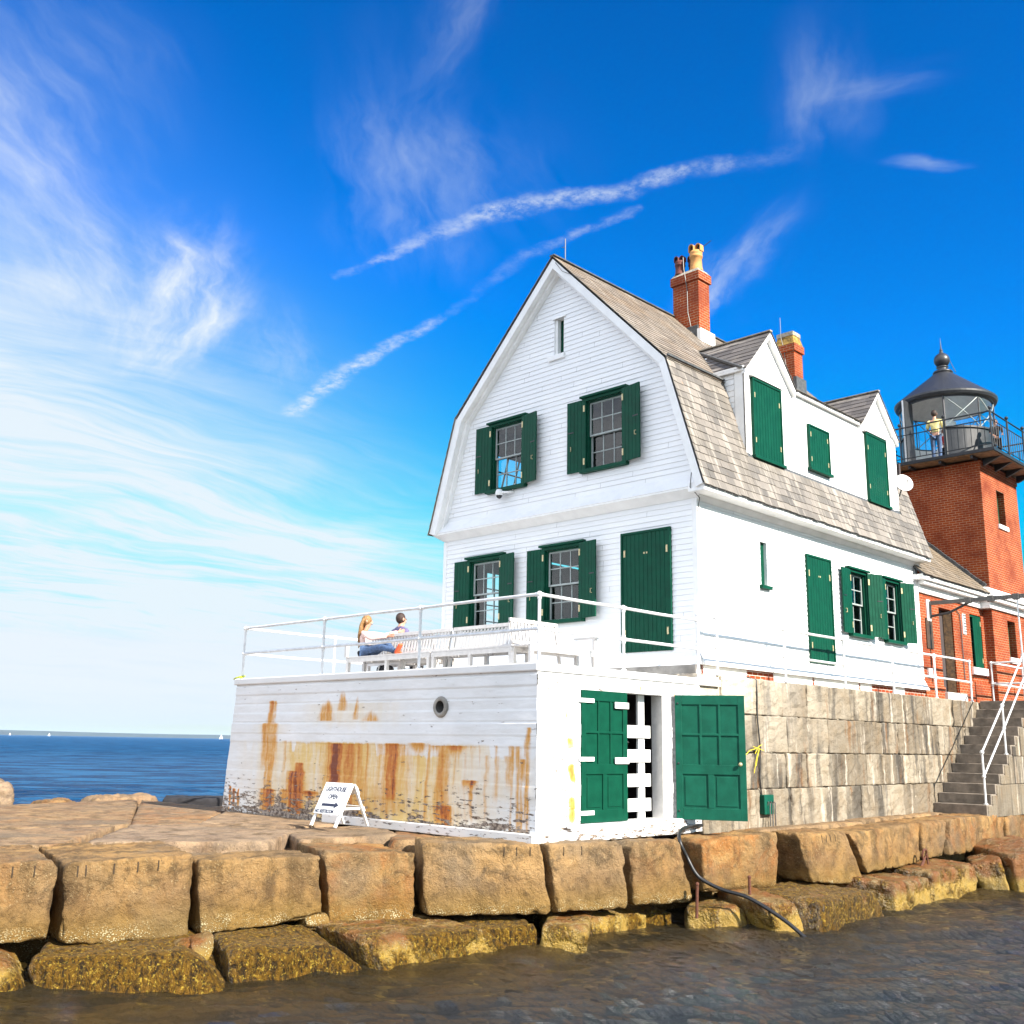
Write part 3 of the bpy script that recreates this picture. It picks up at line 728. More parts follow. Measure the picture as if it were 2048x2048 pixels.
SCL = {1: (1, 1), 2: (1, 1), 3: (1, 1), 4: (1, .99), 5: (.985, .962), 6: (.962, .965), 7: (.97, .975), 8: (.98, .98), 9: (.98, .98), 10: (.98, .975), 11: (.97, .965), 12: (.955, .95), 13: (.945, .94)}
for c4, dep, kw in fb:
    s0_, s1_ = SCL[kw['seed']]     # true distance of each joint from the survey
    c4 = [np.array(c) * k for c, k in zip(c4, (s0_, s1_, s1_, s0_))]
    bo = front_block(c4, dep, cat='stone block', group=GF, amp=0.045, **kw)
    dr_ = {1: (.70, .84), 2: (.10, .16, .37, .55, .71), 5: (.69, .80, .92), 6: (.22, .45), 9: (.45, .55, .64, .74)}.get(kw['seed'])
    if dr_: drill_grooves(bo, c4[0], c4[1], dr_)

GL = 'lower weedy blocks at the waterline'
lb = [
 ([(-13.30, 4.40, -2.52), (-13.05, 5.24, -2.62), (-12.96, 5.41, -2.98), (-13.2, 4.5, -2.98)], 1.3, dict(rusty=0.9, weedy=0.3, label='rounded brown boulder in the water at the left edge', seed=21, rad_=0.2)),
 ([(-13.19, 5.37, -2.60), (-12.20, 7.01, -2.58), (-11.91, 7.32, -2.98), (-13.10, 5.46, -2.98)], 1.5, dict(weedy=1.0, label='weed-covered waterline block farthest left of the two shaggy golden ones', seed=22, rad_=0.16)),
 ([(-12.03, 7.39, -2.58), (-11.60, 8.70, -2.62), (-11.36, 9.14, -2.98), (-11.99, 7.44, -2.98)], 1.5, dict(weedy=0.9, label='weed-covered waterline block with a bare pale right corner', seed=23, rad_=0.14)),
 ([(-11.45, 9.05, -2.56), (-11.24, 11.10, -2.61), (-11.14, 11.62, -2.98), (-11.36, 9.21, -2.98)], 1.5, dict(weedy=0.35, rusty=0.5, label='low waterline block with brown back and pale barnacled face, its right end a sharp point', seed=24, rad_=0.10)),
 ([(-10.92, 11.92, -2.60), (-10.38, 12.33, -2.62), (-10.41, 12.3, -2.98), (-10.95, 11.89, -2.98)], 1.5, dict(weedy=0.0, rusty=0.3, label='pale block jutting out of the water with a black shaded left side', seed=25, rad_=0.07)),
 ([(-10.92, 13.07, -2.61), (-10.98, 14.61, -2.68), (-10.98, 14.59, -2.98), (-10.92, 13.13, -2.98)], 1.2, dict(weedy=0.2, rusty=0.8, label='low rust-topped waterline block under the tapered tan block', seed=26, rad_=0.08)),
 ([(-11.11, 14.83, -2.70), (-10.98, 15.06, -2.71), (-10.98, 15.06, -2.98), (-11.12, 14.81, -2.98)], 0.8, dict(weedy=0.4, label='smallest waterline stone, wedged behind the block below the hose', seed=27, rad_=0.08)),
 ([(-10.79, 15.23, -2.66), (-9.95, 15.62, -2.62), (-9.84, 15.69, -2.98), (-10.76, 15.24, -2.98)], 1.3, dict(weedy=0.25, rusty=0.4, label='pinkish waterline block with a golden rim, under the two iron rods', seed=28, rad_=0.12)),
 ([(-9.45, 15.68, -2.50), (-9.18, 16.29, -2.45), (-9.13, 16.4, -2.98), (-9.38, 15.82, -2.98)], 1.5, dict(weedy=0.0, rusty=0.8, label='wedge-shaped orange block where the black hose enters the water', seed=29, rad_=0.08)),
 ([(-9.95, 17.35, -2.56), (-9.65, 17.58, -2.55), (-9.71, 17.6, -2.98), (-9.92, 17.40, -2.98)], 0.9, dict(weedy=0.3, label='thin upright stone set back between two orange-topped waterline blocks', seed=30, rad_=0.06)),
 ([(-8.91, 16.66, -2.47), (-9.03, 18.82, -2.50), (-9.05, 19.17, -2.98), (-8.91, 16.59, -2.98)], 1.5, dict(weedy=0.55, rusty=0.4, label='waterline block bearded with brown weed, right of the hose', seed=31, rad_=0.09)),
 ([(-9.04, 19.65, -2.43), (-9.21, 21.60, -2.50), (-9.21, 21.65, -2.98), (-9.04, 19.63, -2.98)], 1.4, dict(weedy=0.1, rusty=0.8, label='square orange-topped waterline block right of a wide black gap', seed=32, rad_=0.07)),
 ([(-9.25, 21.89, -2.42), (-9.17, 23.98, -2.38), (-9.17, 23.84, -2.98), (-9.26, 21.81, -2.98)], 1.4, dict(weedy=0.1, rusty=0.8, label='waterline block with a flat brown top just below the iron ring', seed=33, rad_=0.06)),
 ([(-9.43, 24.2, -2.45), (-8.84, 24.47, -2.26), (-8.66, 24.37, -2.98), (-9.27, 24.3, -2.98)], 1.3, dict(weedy=0.0, rusty=1.0, label='leaning brown slab-sided block in the water beyond the ring', seed=34, rad_=0.06)),
 ([(-8.62, 24.46, -2.21), (-7.7, 25.35, -2.0), (-7.8, 25.3, -2.98), (-8.58, 24.50, -2.98)], 2.6, dict(weedy=0.0, rusty=1.0, label='tall brown waterline block cut by the right edge of the photo', seed=35, rad_=0.06)),
]
for c4, dep, kw in lb:
    c4 = [np.array(c, float) for c in c4]
    # carry the face on down below the water
    for a, b_ in ((3, 0), (2, 1)):
        k = c4[a] - c4[b_]; c4[a] = c4[a] + k / max(abs(k[2]), .2) * 0.6
    front_block(c4, dep, dzb=0.06, cat='stone block', group=GL, amp=0.05, mat=M['rock_weed'], **kw)
for c4, dep, lab, sd_ in (
  ([(-11.42, 11.05, -2.66), (-11.05, 11.95, -2.62), (-11.0, 11.95, -3.5), (-11.36, 11.05, -3.5)], 1.2, 'dark weedy block set back between the sharp-pointed one and the pale jutting one', 36),
  ([(-11.10, 14.55, -2.74), (-10.98, 15.25, -2.74), (-10.95, 15.25, -3.5), (-11.06, 14.55, -3.5)], 1.0, 'dark weedy block in the shade left of the two iron rods, barely above the water', 37),
  ([(-9.95, 16.0, -2.60), (-9.62, 16.75, -2.56), (-9.58, 16.75, -3.5), (-9.9, 16.0, -3.5)], 1.1, 'shadowed weedy block behind the foot of the black hose', 38)):
    front_block(c4, dep, dzb=0.05, cat='stone block', group=GL, label=lab, seed=sd_, weedy=.8, amp=.06, mat=M['rock_weed'])
# chocking stones between the courses
for c4, dep, lab, sd_, mt in (
  ([(-12.84, 9.0, -2.44), (-12.66, 9.36, -2.40), (-12.64, 9.38, -2.63), (-12.84, 9.02, -2.62)], 0.5, 'fist-shaped chock stone wedged under the right end of the hollowed block', 41, 'rock'),
  ([(-12.60, 9.45, -2.52), (-12.52, 9.72, -2.52), (-12.52, 9.72, -2.64), (-12.60, 9.45, -2.64)], 0.4, 'left one of two small chock stones under the rust-stained block', 42, 'rock'),
  ([(-12.52, 9.74, -2.52), (-12.45, 10.08, -2.53), (-12.45, 10.08, -2.63), (-12.52, 9.74, -2.64)], 0.4, 'right one of two small chock stones under the rust-stained block', 43, 'rock'),
  ([(-12.62, 7.15, -2.52), (-12.50, 7.48, -2.44), (-12.40, 7.40, -2.78), (-12.55, 7.15, -2.80)], 0.4, 'pale upright chock stone standing between the two weed-covered blocks', 44, 'rock_weed'),
  ([(-12.75, 7.0, -2.56), (-12.62, 7.2, -2.52), (-12.55, 7.2, -2.85), (-12.70, 7.0, -2.85)], 0.5, 'weedy chock stone in the dark corner left of the pale upright one', 45, 'rock_weed')):
    front_block(c4, dep, cat='stone', group='chock stones between the courses', label=lab, seed=sd_, step=0.04, rad_=0.06, amp=0.03, mat=M[mt])

# paving slabs on top
GT = 'flat slabs paving the top of the breakwater'
def slab(c4, lab, seed, zt=-1.5, th=0.5, tone=0.4, rusty=0.1, dz=(0, 0, 0, 0), group=GT):
    cx_ = sum(q[0] for q in c4) / 4; cy_ = sum(q[1] for q in c4) / 4
    c4 = [(cx_ + (x - cx_) * 1.07, cy_ + (y - cy_) * 1.07) for x, y in c4]
    top = [np.array((x, y, zt + k)) for (x, y), k in zip(c4, dz)]
    bot = [np.array((x, y, zt - th)) for (x, y) in c4]
    # order: front TL TR (towards the sun side), back
    a, b_, c, d_ = top; A, B_, Cc, D_ = bot
    block('flat_stone', [a, b_, B_, A, d_, c, Cc, D_], M['rock'], label=lab, cat='stone slab', group=group, seed=seed, step=0.09, rad_=0.02, amp=0.022, tone=tone, rusty=rusty, facets=3, lump=.5)
slab([(-18.95, 5.6), (-18.60, 9.05), (-25.3, 12.5), (-24.0, 6.6)], 'wide far-left slab reaching to the back edge, fissured by a grassy crack', 51, zt=-1.530, tone=0.35, rusty=0.3)
slab([(-18.50, 9.2), (-18.25, 10.35), (-21.8, 13.1), (-25.2, 12.75)], 'rust-brown slab at the back edge of the breakwater, left of the white wall', 52, zt=-1.545, rusty=0.6)
slab([(-18.12, 10.42), (-16.25, 11.05), (-16.8, 13.0), (-21.4, 13.1)], 'pale slab at the foot of the stained wall, left of the folding sign', 53, zt=-1.525, tone=0.65)
slab([(-15.95, 5.0), (-15.85, 6.75), (-18.35, 8.7), (-18.85, 6.0)], 'grey-brown slab behind the block with the puddle', 54, zt=-1.545, tone=0.5, rusty=0.35)
slab([(-15.55, 7.15), (-14.15, 9.15), (-15.5, 10.55), (-18.0, 9.0)], 'sunlit cream slab with a raised drilled edge, behind the hollowed block', 55, zt=-1.515, tone=0.75, rusty=0.15)
slab([(-14.20, 9.9), (-14.15, 11.75), (-15.75, 12.6), (-16.05, 10.75)], 'slab the folding sign stands on', 56, zt=-1.530, tone=0.6)
slab([(-13.55, 11.15), (-12.7, 12.1), (-13.9, 13.0), (-14.75, 12.3)], 'orange-streaked slab against the wall, right of the folding sign', 57, zt=-1.545, tone=0.3, rusty=0.8)
slab([(-17.95, 9.15), (-15.6, 10.7), (-16.1, 10.95), (-18.1, 10.3)], 'thin pale slab strip between the cream slab and the pale slab by the wall', 58, zt=-1.540, tone=0.55)
slab([(-11.02, 17.9), (-10.95, 22.4), (-11.5, 22.4), (-11.5, 17.9)], 'narrow ledge slab at the wall foot right of the open green door', 59, zt=-1.545, th=0.3, tone=0.3)
slab([(-11.05, 22.5), (-11.15, 27.0), (-11.6, 27.0), (-11.5, 22.5)], 'narrow ledge slab at the wall foot just left of the stairs', 60, zt=-1.52, th=0.3, tone=0.3)
slab([(-10.62, 26.6), (-10.75, 31.5), (-11.3, 31.5), (-11.2, 27.05)], 'dark-edged slab under the bottom step of the stairs', 61, zt=-1.54, th=0.3, tone=0.25, rusty=0.3)
# boulders along the back edge
def boulder(c, s, lab, seed, tone, rusty):
    x, y, z = c; a, b_, h = s
    block('boulder', [(x + a, y - b_, z + h), (x + a, y + b_, z + h * .9), (x + a * 1.2, y + b_ * 1.2, z), (x + a * 1.2, y - b_ * 1.2, z), (x - a, y - b_, z + h * .85), (x - a, y + b_, z + h), (x - a * 1.2, y + b_ * 1.2, z), (x - a * 1.2, y - b_ * 1.2, z)], M['rock'], label=lab, cat='boulder', group='boulders on the far edge of the breakwater', seed=seed, rad_=0.18, amp=0.09, tone=tone, rusty=rusty)
boulder((-26.3, 9.55, -1.9), (0.35, 0.34, 0.85), 'pale pointed boulder against the sea at the left edge', 71, 0.8, 0.0)
boulder((-26.0, 10.85, -1.9), (0.45, 0.42, 0.42), 'low orange-brown boulder against the sea, second from the left', 72, 0.1, 0.8)
boulder((-27.2, 13.1, -2.0), (0.5, 0.85, 0.52), 'flat yellow-lichened boulder on the back edge left of the dark slab', 73, 0.5, 0.2)
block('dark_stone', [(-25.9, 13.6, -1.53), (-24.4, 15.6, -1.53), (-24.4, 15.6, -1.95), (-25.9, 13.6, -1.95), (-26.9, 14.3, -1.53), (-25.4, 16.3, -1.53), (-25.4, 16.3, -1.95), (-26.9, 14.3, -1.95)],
      simple('near_black_stone', (0.018, 0.017, 0.02), 0.9, 0.3, 4.0, 0.01, 30), label='black slab on the back edge beside the white wall', cat='stone slab', seed=75, amp=0.03)  # even near-black base colour for this one stone

# rubble core of the breakwater, seen only through the joints
ys = np.concatenate([np.linspace(-8, 40, 97), [60.0, 90.0]])
plx = np.interp(ys, [-8, 0, 5.4, 8.5, 10.9, 13, 14.5, 18, 20.5, 24, 28.5, 34, 42], [-15.9, -14.9, -13.7, -12.9, -12.4, -11.5, -11.1, -10.3, -10.1, -10.3, -10.5, -10.9, -11.3])
tv = []; nt = 26
for y, fx in zip(ys, plx):
    for k in range(nt):
        tt = k / (nt - 1)
        if k == 0: tv.append((fx - (1.35 if y < 35.4 else .05), y, -4.2))
        elif k == 1: tv.append((fx - (1.25 if y < 35.4 else .1), y, -2.5))
        elif k == 2: tv.append((fx - (0.70 if y < 35.4 else .15), y, -2.0))
        elif k == nt - 1: tv.append((-28.5, y, -4.2))
        elif k == nt - 2: tv.append((-27.0, y, -1.9))
        else: tv.append((fx - 0.75 + (-26.8 - fx + 0.75) * (k - 3) / (nt - 6), y, -1.74))
tv = np.array(tv); tv[:, 2] += 0.05 * fbm(tv * 1.3, 3)
tf = [(i * nt + k, i * nt + k + 1, (i + 1) * nt + k + 1, (i + 1) * nt + k) for i in range(len(ys) - 1) for k in range(nt - 1)]
merge_obj('breakwater_ground', tv, tf, M['rock'], attrs={'tone': np.full(len(tv), 0.2), 'rusty': np.full(len(tv), 0.1), 'weedy': np.zeros(len(tv))}, kind='structure')
# ------------------------------------------------------------------ house helpers
X_ = Vector((1, 0, 0)); Y_ = Vector((0, 1, 0)); Z_ = Vector((0, 0, 1))
def intervals(a, b, cuts):
    segs = [(a, b)]
    for c0, c1 in cuts:
        out = []
        for s0, s1 in segs:
            if c1 <= s0 or c0 >= s1: out.append((s0, s1)); continue
            if c0 > s0: out.append((s0, c0))
            if c1 < s1: out.append((c1, s1))
        segs = out
    return [s_ for s_ in segs if s_[1] - s_[0] > 0.004]
def clapboards(mb, fr, z0, z1, ext, ops, exp=0.118, t0=0.020, t1=0.004, lmin=2.0, lmax=4.5):
    k = 0; z = z0
    while z < z1 - 1e-6:
        zt = min(z + exp, z1)
        lv = sorted({z, zt, *[v for o_ in ops for v in (o_[2], o_[3]) if z < v < zt]})
        a_, b_ = ext(z)
        joints = []; u = a_ + random.uniform(0.3, lmax)
        while u < b_: joints.append(u); u += random.uniform(lmin, lmax)
        bt = [random.random() ** 2 for _ in range(len(joints) + 1)]
        for l0, l1 in zip(lv[:-1], lv[1:]):
            a0, b0 = ext(l0); a1, b1 = ext(l1); mid = (l0 + l1) / 2
            cuts = [(o_[0], o_[1]) for o_ in ops if o_[2] < mid < o_[3]]
            am, bm_ = min(a0, a1), max(b0, b1)
            w0 = t0 + (t1 - t0) * (l0 - z) / exp; w1 = t0 + (t1 - t0) * (l1 - z) / exp
            for s0, s1 in intervals(am, bm_, cuts):
                pts = [s0] + [j for j in joints if s0 + .02 < j < s1 - .02] + [s1]
                for p0, p1 in zip(pts[:-1], pts[1:]):
                    ji = sum(1 for j in joints if j <= (p0 + p1) / 2); mb.cur = bt[ji]
                    g = 0.0022
                    q0, q1 = p0 + (g if p0 in joints else 0), p1 - (g if p1 in joints else 0)
                    cl = lambda u, a, b: min(max(u, a), b)
                    mb.face([fr(cl(q0, a0, b0), l0, w0), fr(cl(q1, a0, b0), l0, w0), fr(cl(q1, a1, b1), l1, w1), fr(cl(q0, a1, b1), l1, w1)])
                    if l0 == z: mb.face([fr(cl(q0, a0, b0), l0, -0.004), fr(cl(q1, a0, b0), l0, -0.004), fr(cl(q1, a0, b0), l0, w0), fr(cl(q0, a0, b0), l0, w0)])
        z = zt; k += 1
def panel(mb, fr, z0, z1, ext, ops, w, levels=()):
    lv = sorted({z0, z1, *levels, *[v for o_ in ops for v in (o_[2], o_[3]) if z0 < v < z1]})
    for l0, l1 in zip(lv[:-1], lv[1:]):
        a0, b0 = ext(l0); a1, b1 = ext(l1); mid = (l0 + l1) / 2
        for s0, s1 in intervals(min(a0, a1), max(b0, b1), [(o_[0], o_[1]) for o_ in ops if o_[2] < mid < o_[3]]):
            cl = lambda u, a, b: min(max(u, a), b)
            mb.face([fr(cl(s0, a0, b0), l0, w), fr(cl(s1, a0, b0), l0, w), fr(cl(s1, a1, b1), l1, w), fr(cl(s0, a1, b1), l1, w)])
def reveals(mb, fr, op, w0, w1):
    a, b, c, d_ = op
    for p, q in (((a, c), (b, c)), ((b, c), (b, d_)), ((b, d_), (a, d_)), ((a, d_), (a, c))):
        mb.face([fr(*p, w0), fr(*q, w0), fr(*q, w1), fr(*p, w1)])
def planked(mb, fr, u0, u1, v0, v1, w0, w1, n):
    """vertical tongue and groove boards"""
    st = (u1 - u0) / n
    for i in range(n): mb.fbox(fr, u0 + i * st + (0.004 if i else 0), u0 + (i + 1) * st - (0.004 if i < n - 1 else 0), v0, v1, w0, w1)
    mb.fbox(fr, u0 + .004, u1 - .004, v0 + .004, v1 - .004, w0, w1 - 0.008)
def hinge(parent, fr, u, v, w, hw=0.022, hh=0.075):
    MB().fbox(fr, u - hw, u + hw, v - hh, v + hh, w, w + 0.008).build('hinge', M['brass'], parent)
def shutter(parent, base, uh, v0, v1, width, side, w, tilt, mat, np_=5, catch=True):
    """side -1: extends to smaller u from hinge uh; tilt opens it away from the wall"""
    O = base(uh, 0, w); U = (base(1, 0, 0) - base(0, 0, 0)).normalized(); N = (base(0, 0, 1) - base(0, 0, 0)).normalized()
    dU = U * (side * math.cos(tilt)) + N * math.sin(tilt); dN = N * math.cos(tilt) - U * (side * math.sin(tilt))
    f = frame(O, dU, Z_, dN)
    mb = MB(); planked(mb, f, 0.0, width, v0, v1, 0.0, 0.035, np_)
    mb.fbox(f, 0.02, width - 0.02, v1 - 0.22, v1 - 0.14, -0.022, -0.002); mb.fbox(f, 0.02, width - 0.02, v0 + 0.14, v0 + 0.22, -0.022, -0.002)
    s_ = mb.build('shutter', mat, parent)
    hinge(s_, f, 0.03, v1 - 0.22, 0.036); hinge(s_, f, 0.03, v0 + 0.22, 0.036)
    if catch:
        MB().tube([f(width - .10, (v0 * 0.66 + v1 * .34) - .05, .037), f(width - .13, v0 * 0.66 + v1 * .34 - .05, .06), f(width - .13, v0 * .66 + v1 * .34 + .04, .06), f(width - .10, v0 * .66 + v1 * .34 + .04, .037)], 0.008, 6).build('ring_handle', M['brass'], s_)
        MB().fbox(f, width - .2, width - .03, (v0 + v1) / 2 + .10, (v0 + v1) / 2 + .125, 0.036, 0.045).build('latch', M['black'], s_)
    return s_
def sash_window(house, fr, u0, u1, v0, v1, mat, left=None, right=None, sashmat=None, depth=0.11, muntins=(3, 2)):
    """double hung window in an opening; left/right = (width, tilt, proud)"""
    sm = sashmat or M['sash']
    mb = MB(); cw = 0.085; pr = 0.06
    mb.fbox(fr, u0 - cw, u0, v0, v1, 0.0, pr); mb.fbox(fr, u1, u1 + cw, v0, v1, 0.0, pr)
    mb.fbox(fr, u0 - cw, u1 + cw, v1 + .001, v1 + 0.07, 0.0, pr + .01)
    mb.fbox(fr, u0 - 0.002, u0 + 0.03, v0, v1, -depth - .05, -.001); mb.fbox(fr, u1 - 0.03, u1 + 0.002, v0, v1, -depth - .05, -.001)
    mb.fbox(fr, u0 + .03, u1 - .03, v1 - 0.03, v1 - .001, -depth - .05, -.001)
    win = mb.build('window', mat, house, bevel=0.004)
    MB().fbox(fr, u0 - cw - 0.06, u1 + cw + 0.06, v1 + 0.072, v1 + 0.125, 0.0, 0.13).build('window_head', mat, win, bevel=0.008)
    MB().fbox(fr, u0 - cw - 0.05, u1 + cw + 0.05, v0 - 0.085, v0 - .001, -0.02, 0.14).build('sill', mat, win, bevel=0.008)
    a, b = u0 + 0.031, u1 - 0.031; vm = (v0 + v1) / 2
    def one(lo, hi, w):
        s = MB(); r = 0.038
        s.fbox(fr, a, a + r, lo, hi, w, w + .035); s.fbox(fr, b - r, b, lo, hi, w, w + .035)
        s.fbox(fr, a + r, b - r, lo, lo + r, w, w + .035); s.fbox(fr, a + r, b - r, hi - r, hi, w, w + .035)
        for k in range(1, muntins[0]): uc = a + r + (b - a - 2 * r) * k / muntins[0]; s.fbox(fr, uc - .011, uc + .011, lo + r, hi - r, w + .006, w + .03)
        for k in range(1, muntins[1]): vc = lo + r + (hi - lo - 2 * r) * k / muntins[1]; s.fbox(fr, a + r, b - r, vc - .011, vc + .011, w + .0065, w + .0295)
        so_ = s.build('sash', sm, win)
        g = MB(); g.face([fr(a + r, lo + r, w + .017), fr(b - r, lo + r, w + .017), fr(b - r, hi - r, w + .017), fr(a + r, hi - r, w + .017)]); g.build('pane', M['glass'], so_ if False else win)
    one(vm - 0.02, v1 - .031, -depth + .02); one(v0, vm + 0.02, -depth - .03)
    if left: shutter(win, fr, u0 - 0.02, v0 - .02, v1 + .05, left[0], -1, left[2], left[1], mat)
    if right: shutter(win, fr, u1 + 0.02, v0 - .02, v1 + .05, right[0], 1, right[2], right[1], mat)
    return win
def slates(mb, fr, u0, u1, v0, v1, rowh=0.20, w=0.26, skip=None, th=0.014):
    """rows of individual slates: v runs up the slope"""
    r = 0; v = v0
    while v < v1 - 0.02:
        u = u0 - (w * 0.5 if r % 2 else 0) - random.uniform(0, .05)
        vt = min(v + rowh * 1.12, v1)
        while u < u1:
            ww = w * random.uniform(0.75, 1.25); a, b = max(u, u0), min(u + ww, u1)
            if b - a > .03 and not (skip and skip((a + b) / 2, (v + vt) / 2)):
                j = random.gauss(0, 0.007); lift = th + random.uniform(0, 0.007); mb.cur = random.random()
                vb = v + j - (0.012 if random.random() < .06 else 0)
                p = [fr(a + .002, vb, 0.002), fr(b - .002, vb + random.gauss(0, .002), 0.002), fr(b - .002, vt, -0.006), fr(a + .002, vt, -0.006),
                     fr(a + .002, vb, lift), fr(b - .002, vb, lift), fr(b - .002, vt, 0.003), fr(a + .002, vt, 0.003)]
                mb.faces(p, [(4, 5, 6, 7), (0, 1, 5, 4), (1, 2, 6, 5), (3, 0, 4, 7)])
            u += ww
        v += rowh; r += 1

# ------------------------------------------------------------------ the white keeper's house
HX0, HX1, HY0, HY1 = -19.62, -11.87, 17.55, 28.25
XC = -15.65
RY0, RY1 = 17.20, 28.32          # roof overhang ends
house = thing('clapboard_house', 'white clapboard house with gambrel slate roof and dark green shutters above the terrace', 'house', (XC, 22.9, 1.3))
GAB = frame((0, HY0, 0), X_, Z_, -Y_)          # gable wall, u = x
LON = frame((HX1, 0, 0), Y_, Z_, X_)           # long wall, u = y
UPG = frame((0, HY0 - 0.06, 0), X_, Z_, -Y_)   # upper gable
LEFT = frame((HX0, 0, 0), -Y_, Z_, -X_)        # far side, u = -y
opL1 = (-18.60, -17.52, 2.76, 4.40); opL2 = (-16.07, -14.99, 2.76, 4.40)
opU1 = (-17.86, -16.78, 6.12, 7.76); opU2 = (-14.77, -13.69, 6.12, 7.76)
opS = (-15.80, -15.50, 9.16, 10.08)
opA = (24.12, 25.00, 2.80, 4.34); opB = (26.07, 26.93, 2.80, 4.34); opS2 = (19.97, 20.24, 3.50, 4.48)
lowext = lambda z: (HX0, HX1)
mb = MB(); clapboards(mb, GAB, 1.86, 5.06, lowext, [opL1, opL2]); 
mb.build('gable_wall', M['clap'], house, fix=False, label='lower gable wall of white clapboards in shade')
mb = MB(); clapboards(mb, LON, 1.86, 5.16, lambda z: (HY0, HY1), [opA, opB, opS2]); mb.build('side_wall', M['clap'], house, fix=False, label='sunlit long clapboard wall')
PROF = [(-11.42, 5.24), (-12.32, 8.18), (-15.64, 11.62), (-18.97, 8.18), (-19.86, 5.24)]   # outer roof line
def gext(z, ins=0.16):
    if z <= 8.18: k = (z - 5.24) / 2.94; a = -19.86 + .89 * k; b = -11.42 - .90 * k
    else: k = (z - 8.18) / 3.44; a = -18.97 + 3.33 * k; b = -12.32 - 3.32 * k
    return (min(a + ins, XC - .001), max(b - ins, XC + .001))
mb = MB(); clapboards(mb, UPG, 5.52, 11.40, gext, [opU1, opU2, opS]); mb.build('gable_wall', M['clap'], house, fix=False, label='upper gable wall of white clapboards with two shuttered windows and a slit')
# skirt of shingles flaring out over the lower wall, and its soffit
mb = MB()
SK = frame((0, HY0 - 0.27, 5.23), X_, Vector((0, 0.21, 0.30)).normalized(), Vector((0, -0.30, 0.21)).normalized())
zl = 0.366
rows = 4
for r in range(rows):
    v0_ = r * zl / rows; u = -19.72
    a_, b_ = gext(5.24 + v0_ * .8, 0.02)
    u = a_
    while u < b_ - .01:
        ww = random.uniform(.10, .20); mb.cur = random.random() ** 2
        mb.fbox(SK, u + .0015, min(u + ww, b_) - .0015, v0_ - random.uniform(0, .006), v0_ + zl / rows * 1.05, -.02 - r * .001, 0.012 + r * .0005); u += ww
mb.build('shingle_skirt', M['clap'], house)
mb = MB(); S0 = HY0 - 0.265
mb.hexa([(-19.80, S0, 5.19), (-11.46, S0, 5.19), (-11.84, HY0 - .021, 5.04), (-19.62, HY0 - .021, 5.04), (-19.80, S0, 5.232), (-11.46, S0, 5.232), (-11.84, HY0 - .021, 5.232), (-19.62, HY0 - .021, 5.232)])
mb.build('soffit', M['white'], house)
# interior so the windows look into dim rooms
mb = MB()
panel(mb, GAB, 1.6, 5.0, lambda z: (HX0 + .1, HX1 - .1), [opL1, opL2], -0.18)
panel(mb, UPG, 5.2, 11.0, lambda z: gext(z, .35), [opU1, opU2, opS], -0.18, levels=(8.18,))
panel(mb, LON, 1.6, 5.0, lambda z: (HY0 + .1, HY1 - .1), [opA, opB, opS2], -0.18)
for fr, ops in ((GAB, (opL1, opL2)), (UPG, (opU1, opU2)), (LON, (opA, opB))):
    for o_ in ops: reveals(mb, fr, o_, -0.18, 0.0)
opE = [(-20.35, -19.0, 2.7, 4.45), (-18.6, -18.0, 2.7, 4.2)]
panel(mb, LEFT, 1.6, 5.0, lambda z: (-HY1, -HY0 - .12), opE, -0.1)
for o_ in opE: reveals(mb, LEFT, o_, -0.1, 0.05)
mb.box(HX0 + .1, HX1 - .2, HY0 + .2, HY1, 1.55, 1.60); mb.box(HX0 + .1, HX1 - .2, HY0 + .25, HY1, 5.05, 5.12); mb.box(-18.6, -12.7, HY0 + .25, HY1, 8.1, 8.16)
mb.box(-17.2, HX1 - .25, 21.6, 21.7, 1.62, 5.04); mb.box(-17.2, -12.4, 21.6, 21.7, 5.15, 8.09); mb.box(HX0 + .1, HX1 - .2, HY1 - .2, HY1 - .1, 1.6, 8.0)
mb.box(-16.9, -16.8, HY0 + .3, 21.5, 1.62, 5.04) if False else None
mb.build('room_walls', M['dark_in'], house, fix=False)
# muntins of the far windows
mb = MB()
for (a, b, c, d_) in opE:
    for k in range(5): u = a + (b - a) * k / 4; mb.fbox(LEFT, u - .014, u + .014, c, d_, -.05, -.02)
    for k in range(5): v = c + (d_ - c) * k / 4; mb.fbox(LEFT, a, b, v - .014, v + .014, -.0495, -.0205)
mb.build('far_window_bars', M['green'], house)
# windows
sash_window(house, GAB, *opL1, M['green'], (0.53, math.radians(2), 0.03), (0.56, math.radians(9), 0.085))
sash_window(house, GAB, *opL2, M['green'], (0.53, math.radians(2), 0.03), (0.56, math.radians(9), 0.085))
sash_window(house, UPG, *opU1, M['green'], (0.53, math.radians(2), 0.03), (0.56, math.radians(9), 0.085))
sash_window(house, UPG, *opU2, M['green'], (0.53, math.radians(2), 0.03), (0.56, math.radians(9), 0.085))
sash_window(house, LON, *opA, M['green'], (0.50, math.radians(3), 0.06), (0.46, math.radians(26), 0.07), muntins=(2, 2))
sash_window(house, LON, *opB, M['green'], (0.45, math.radians(3), 0.06), (0.46, math.radians(24), 0.07), muntins=(2, 2))
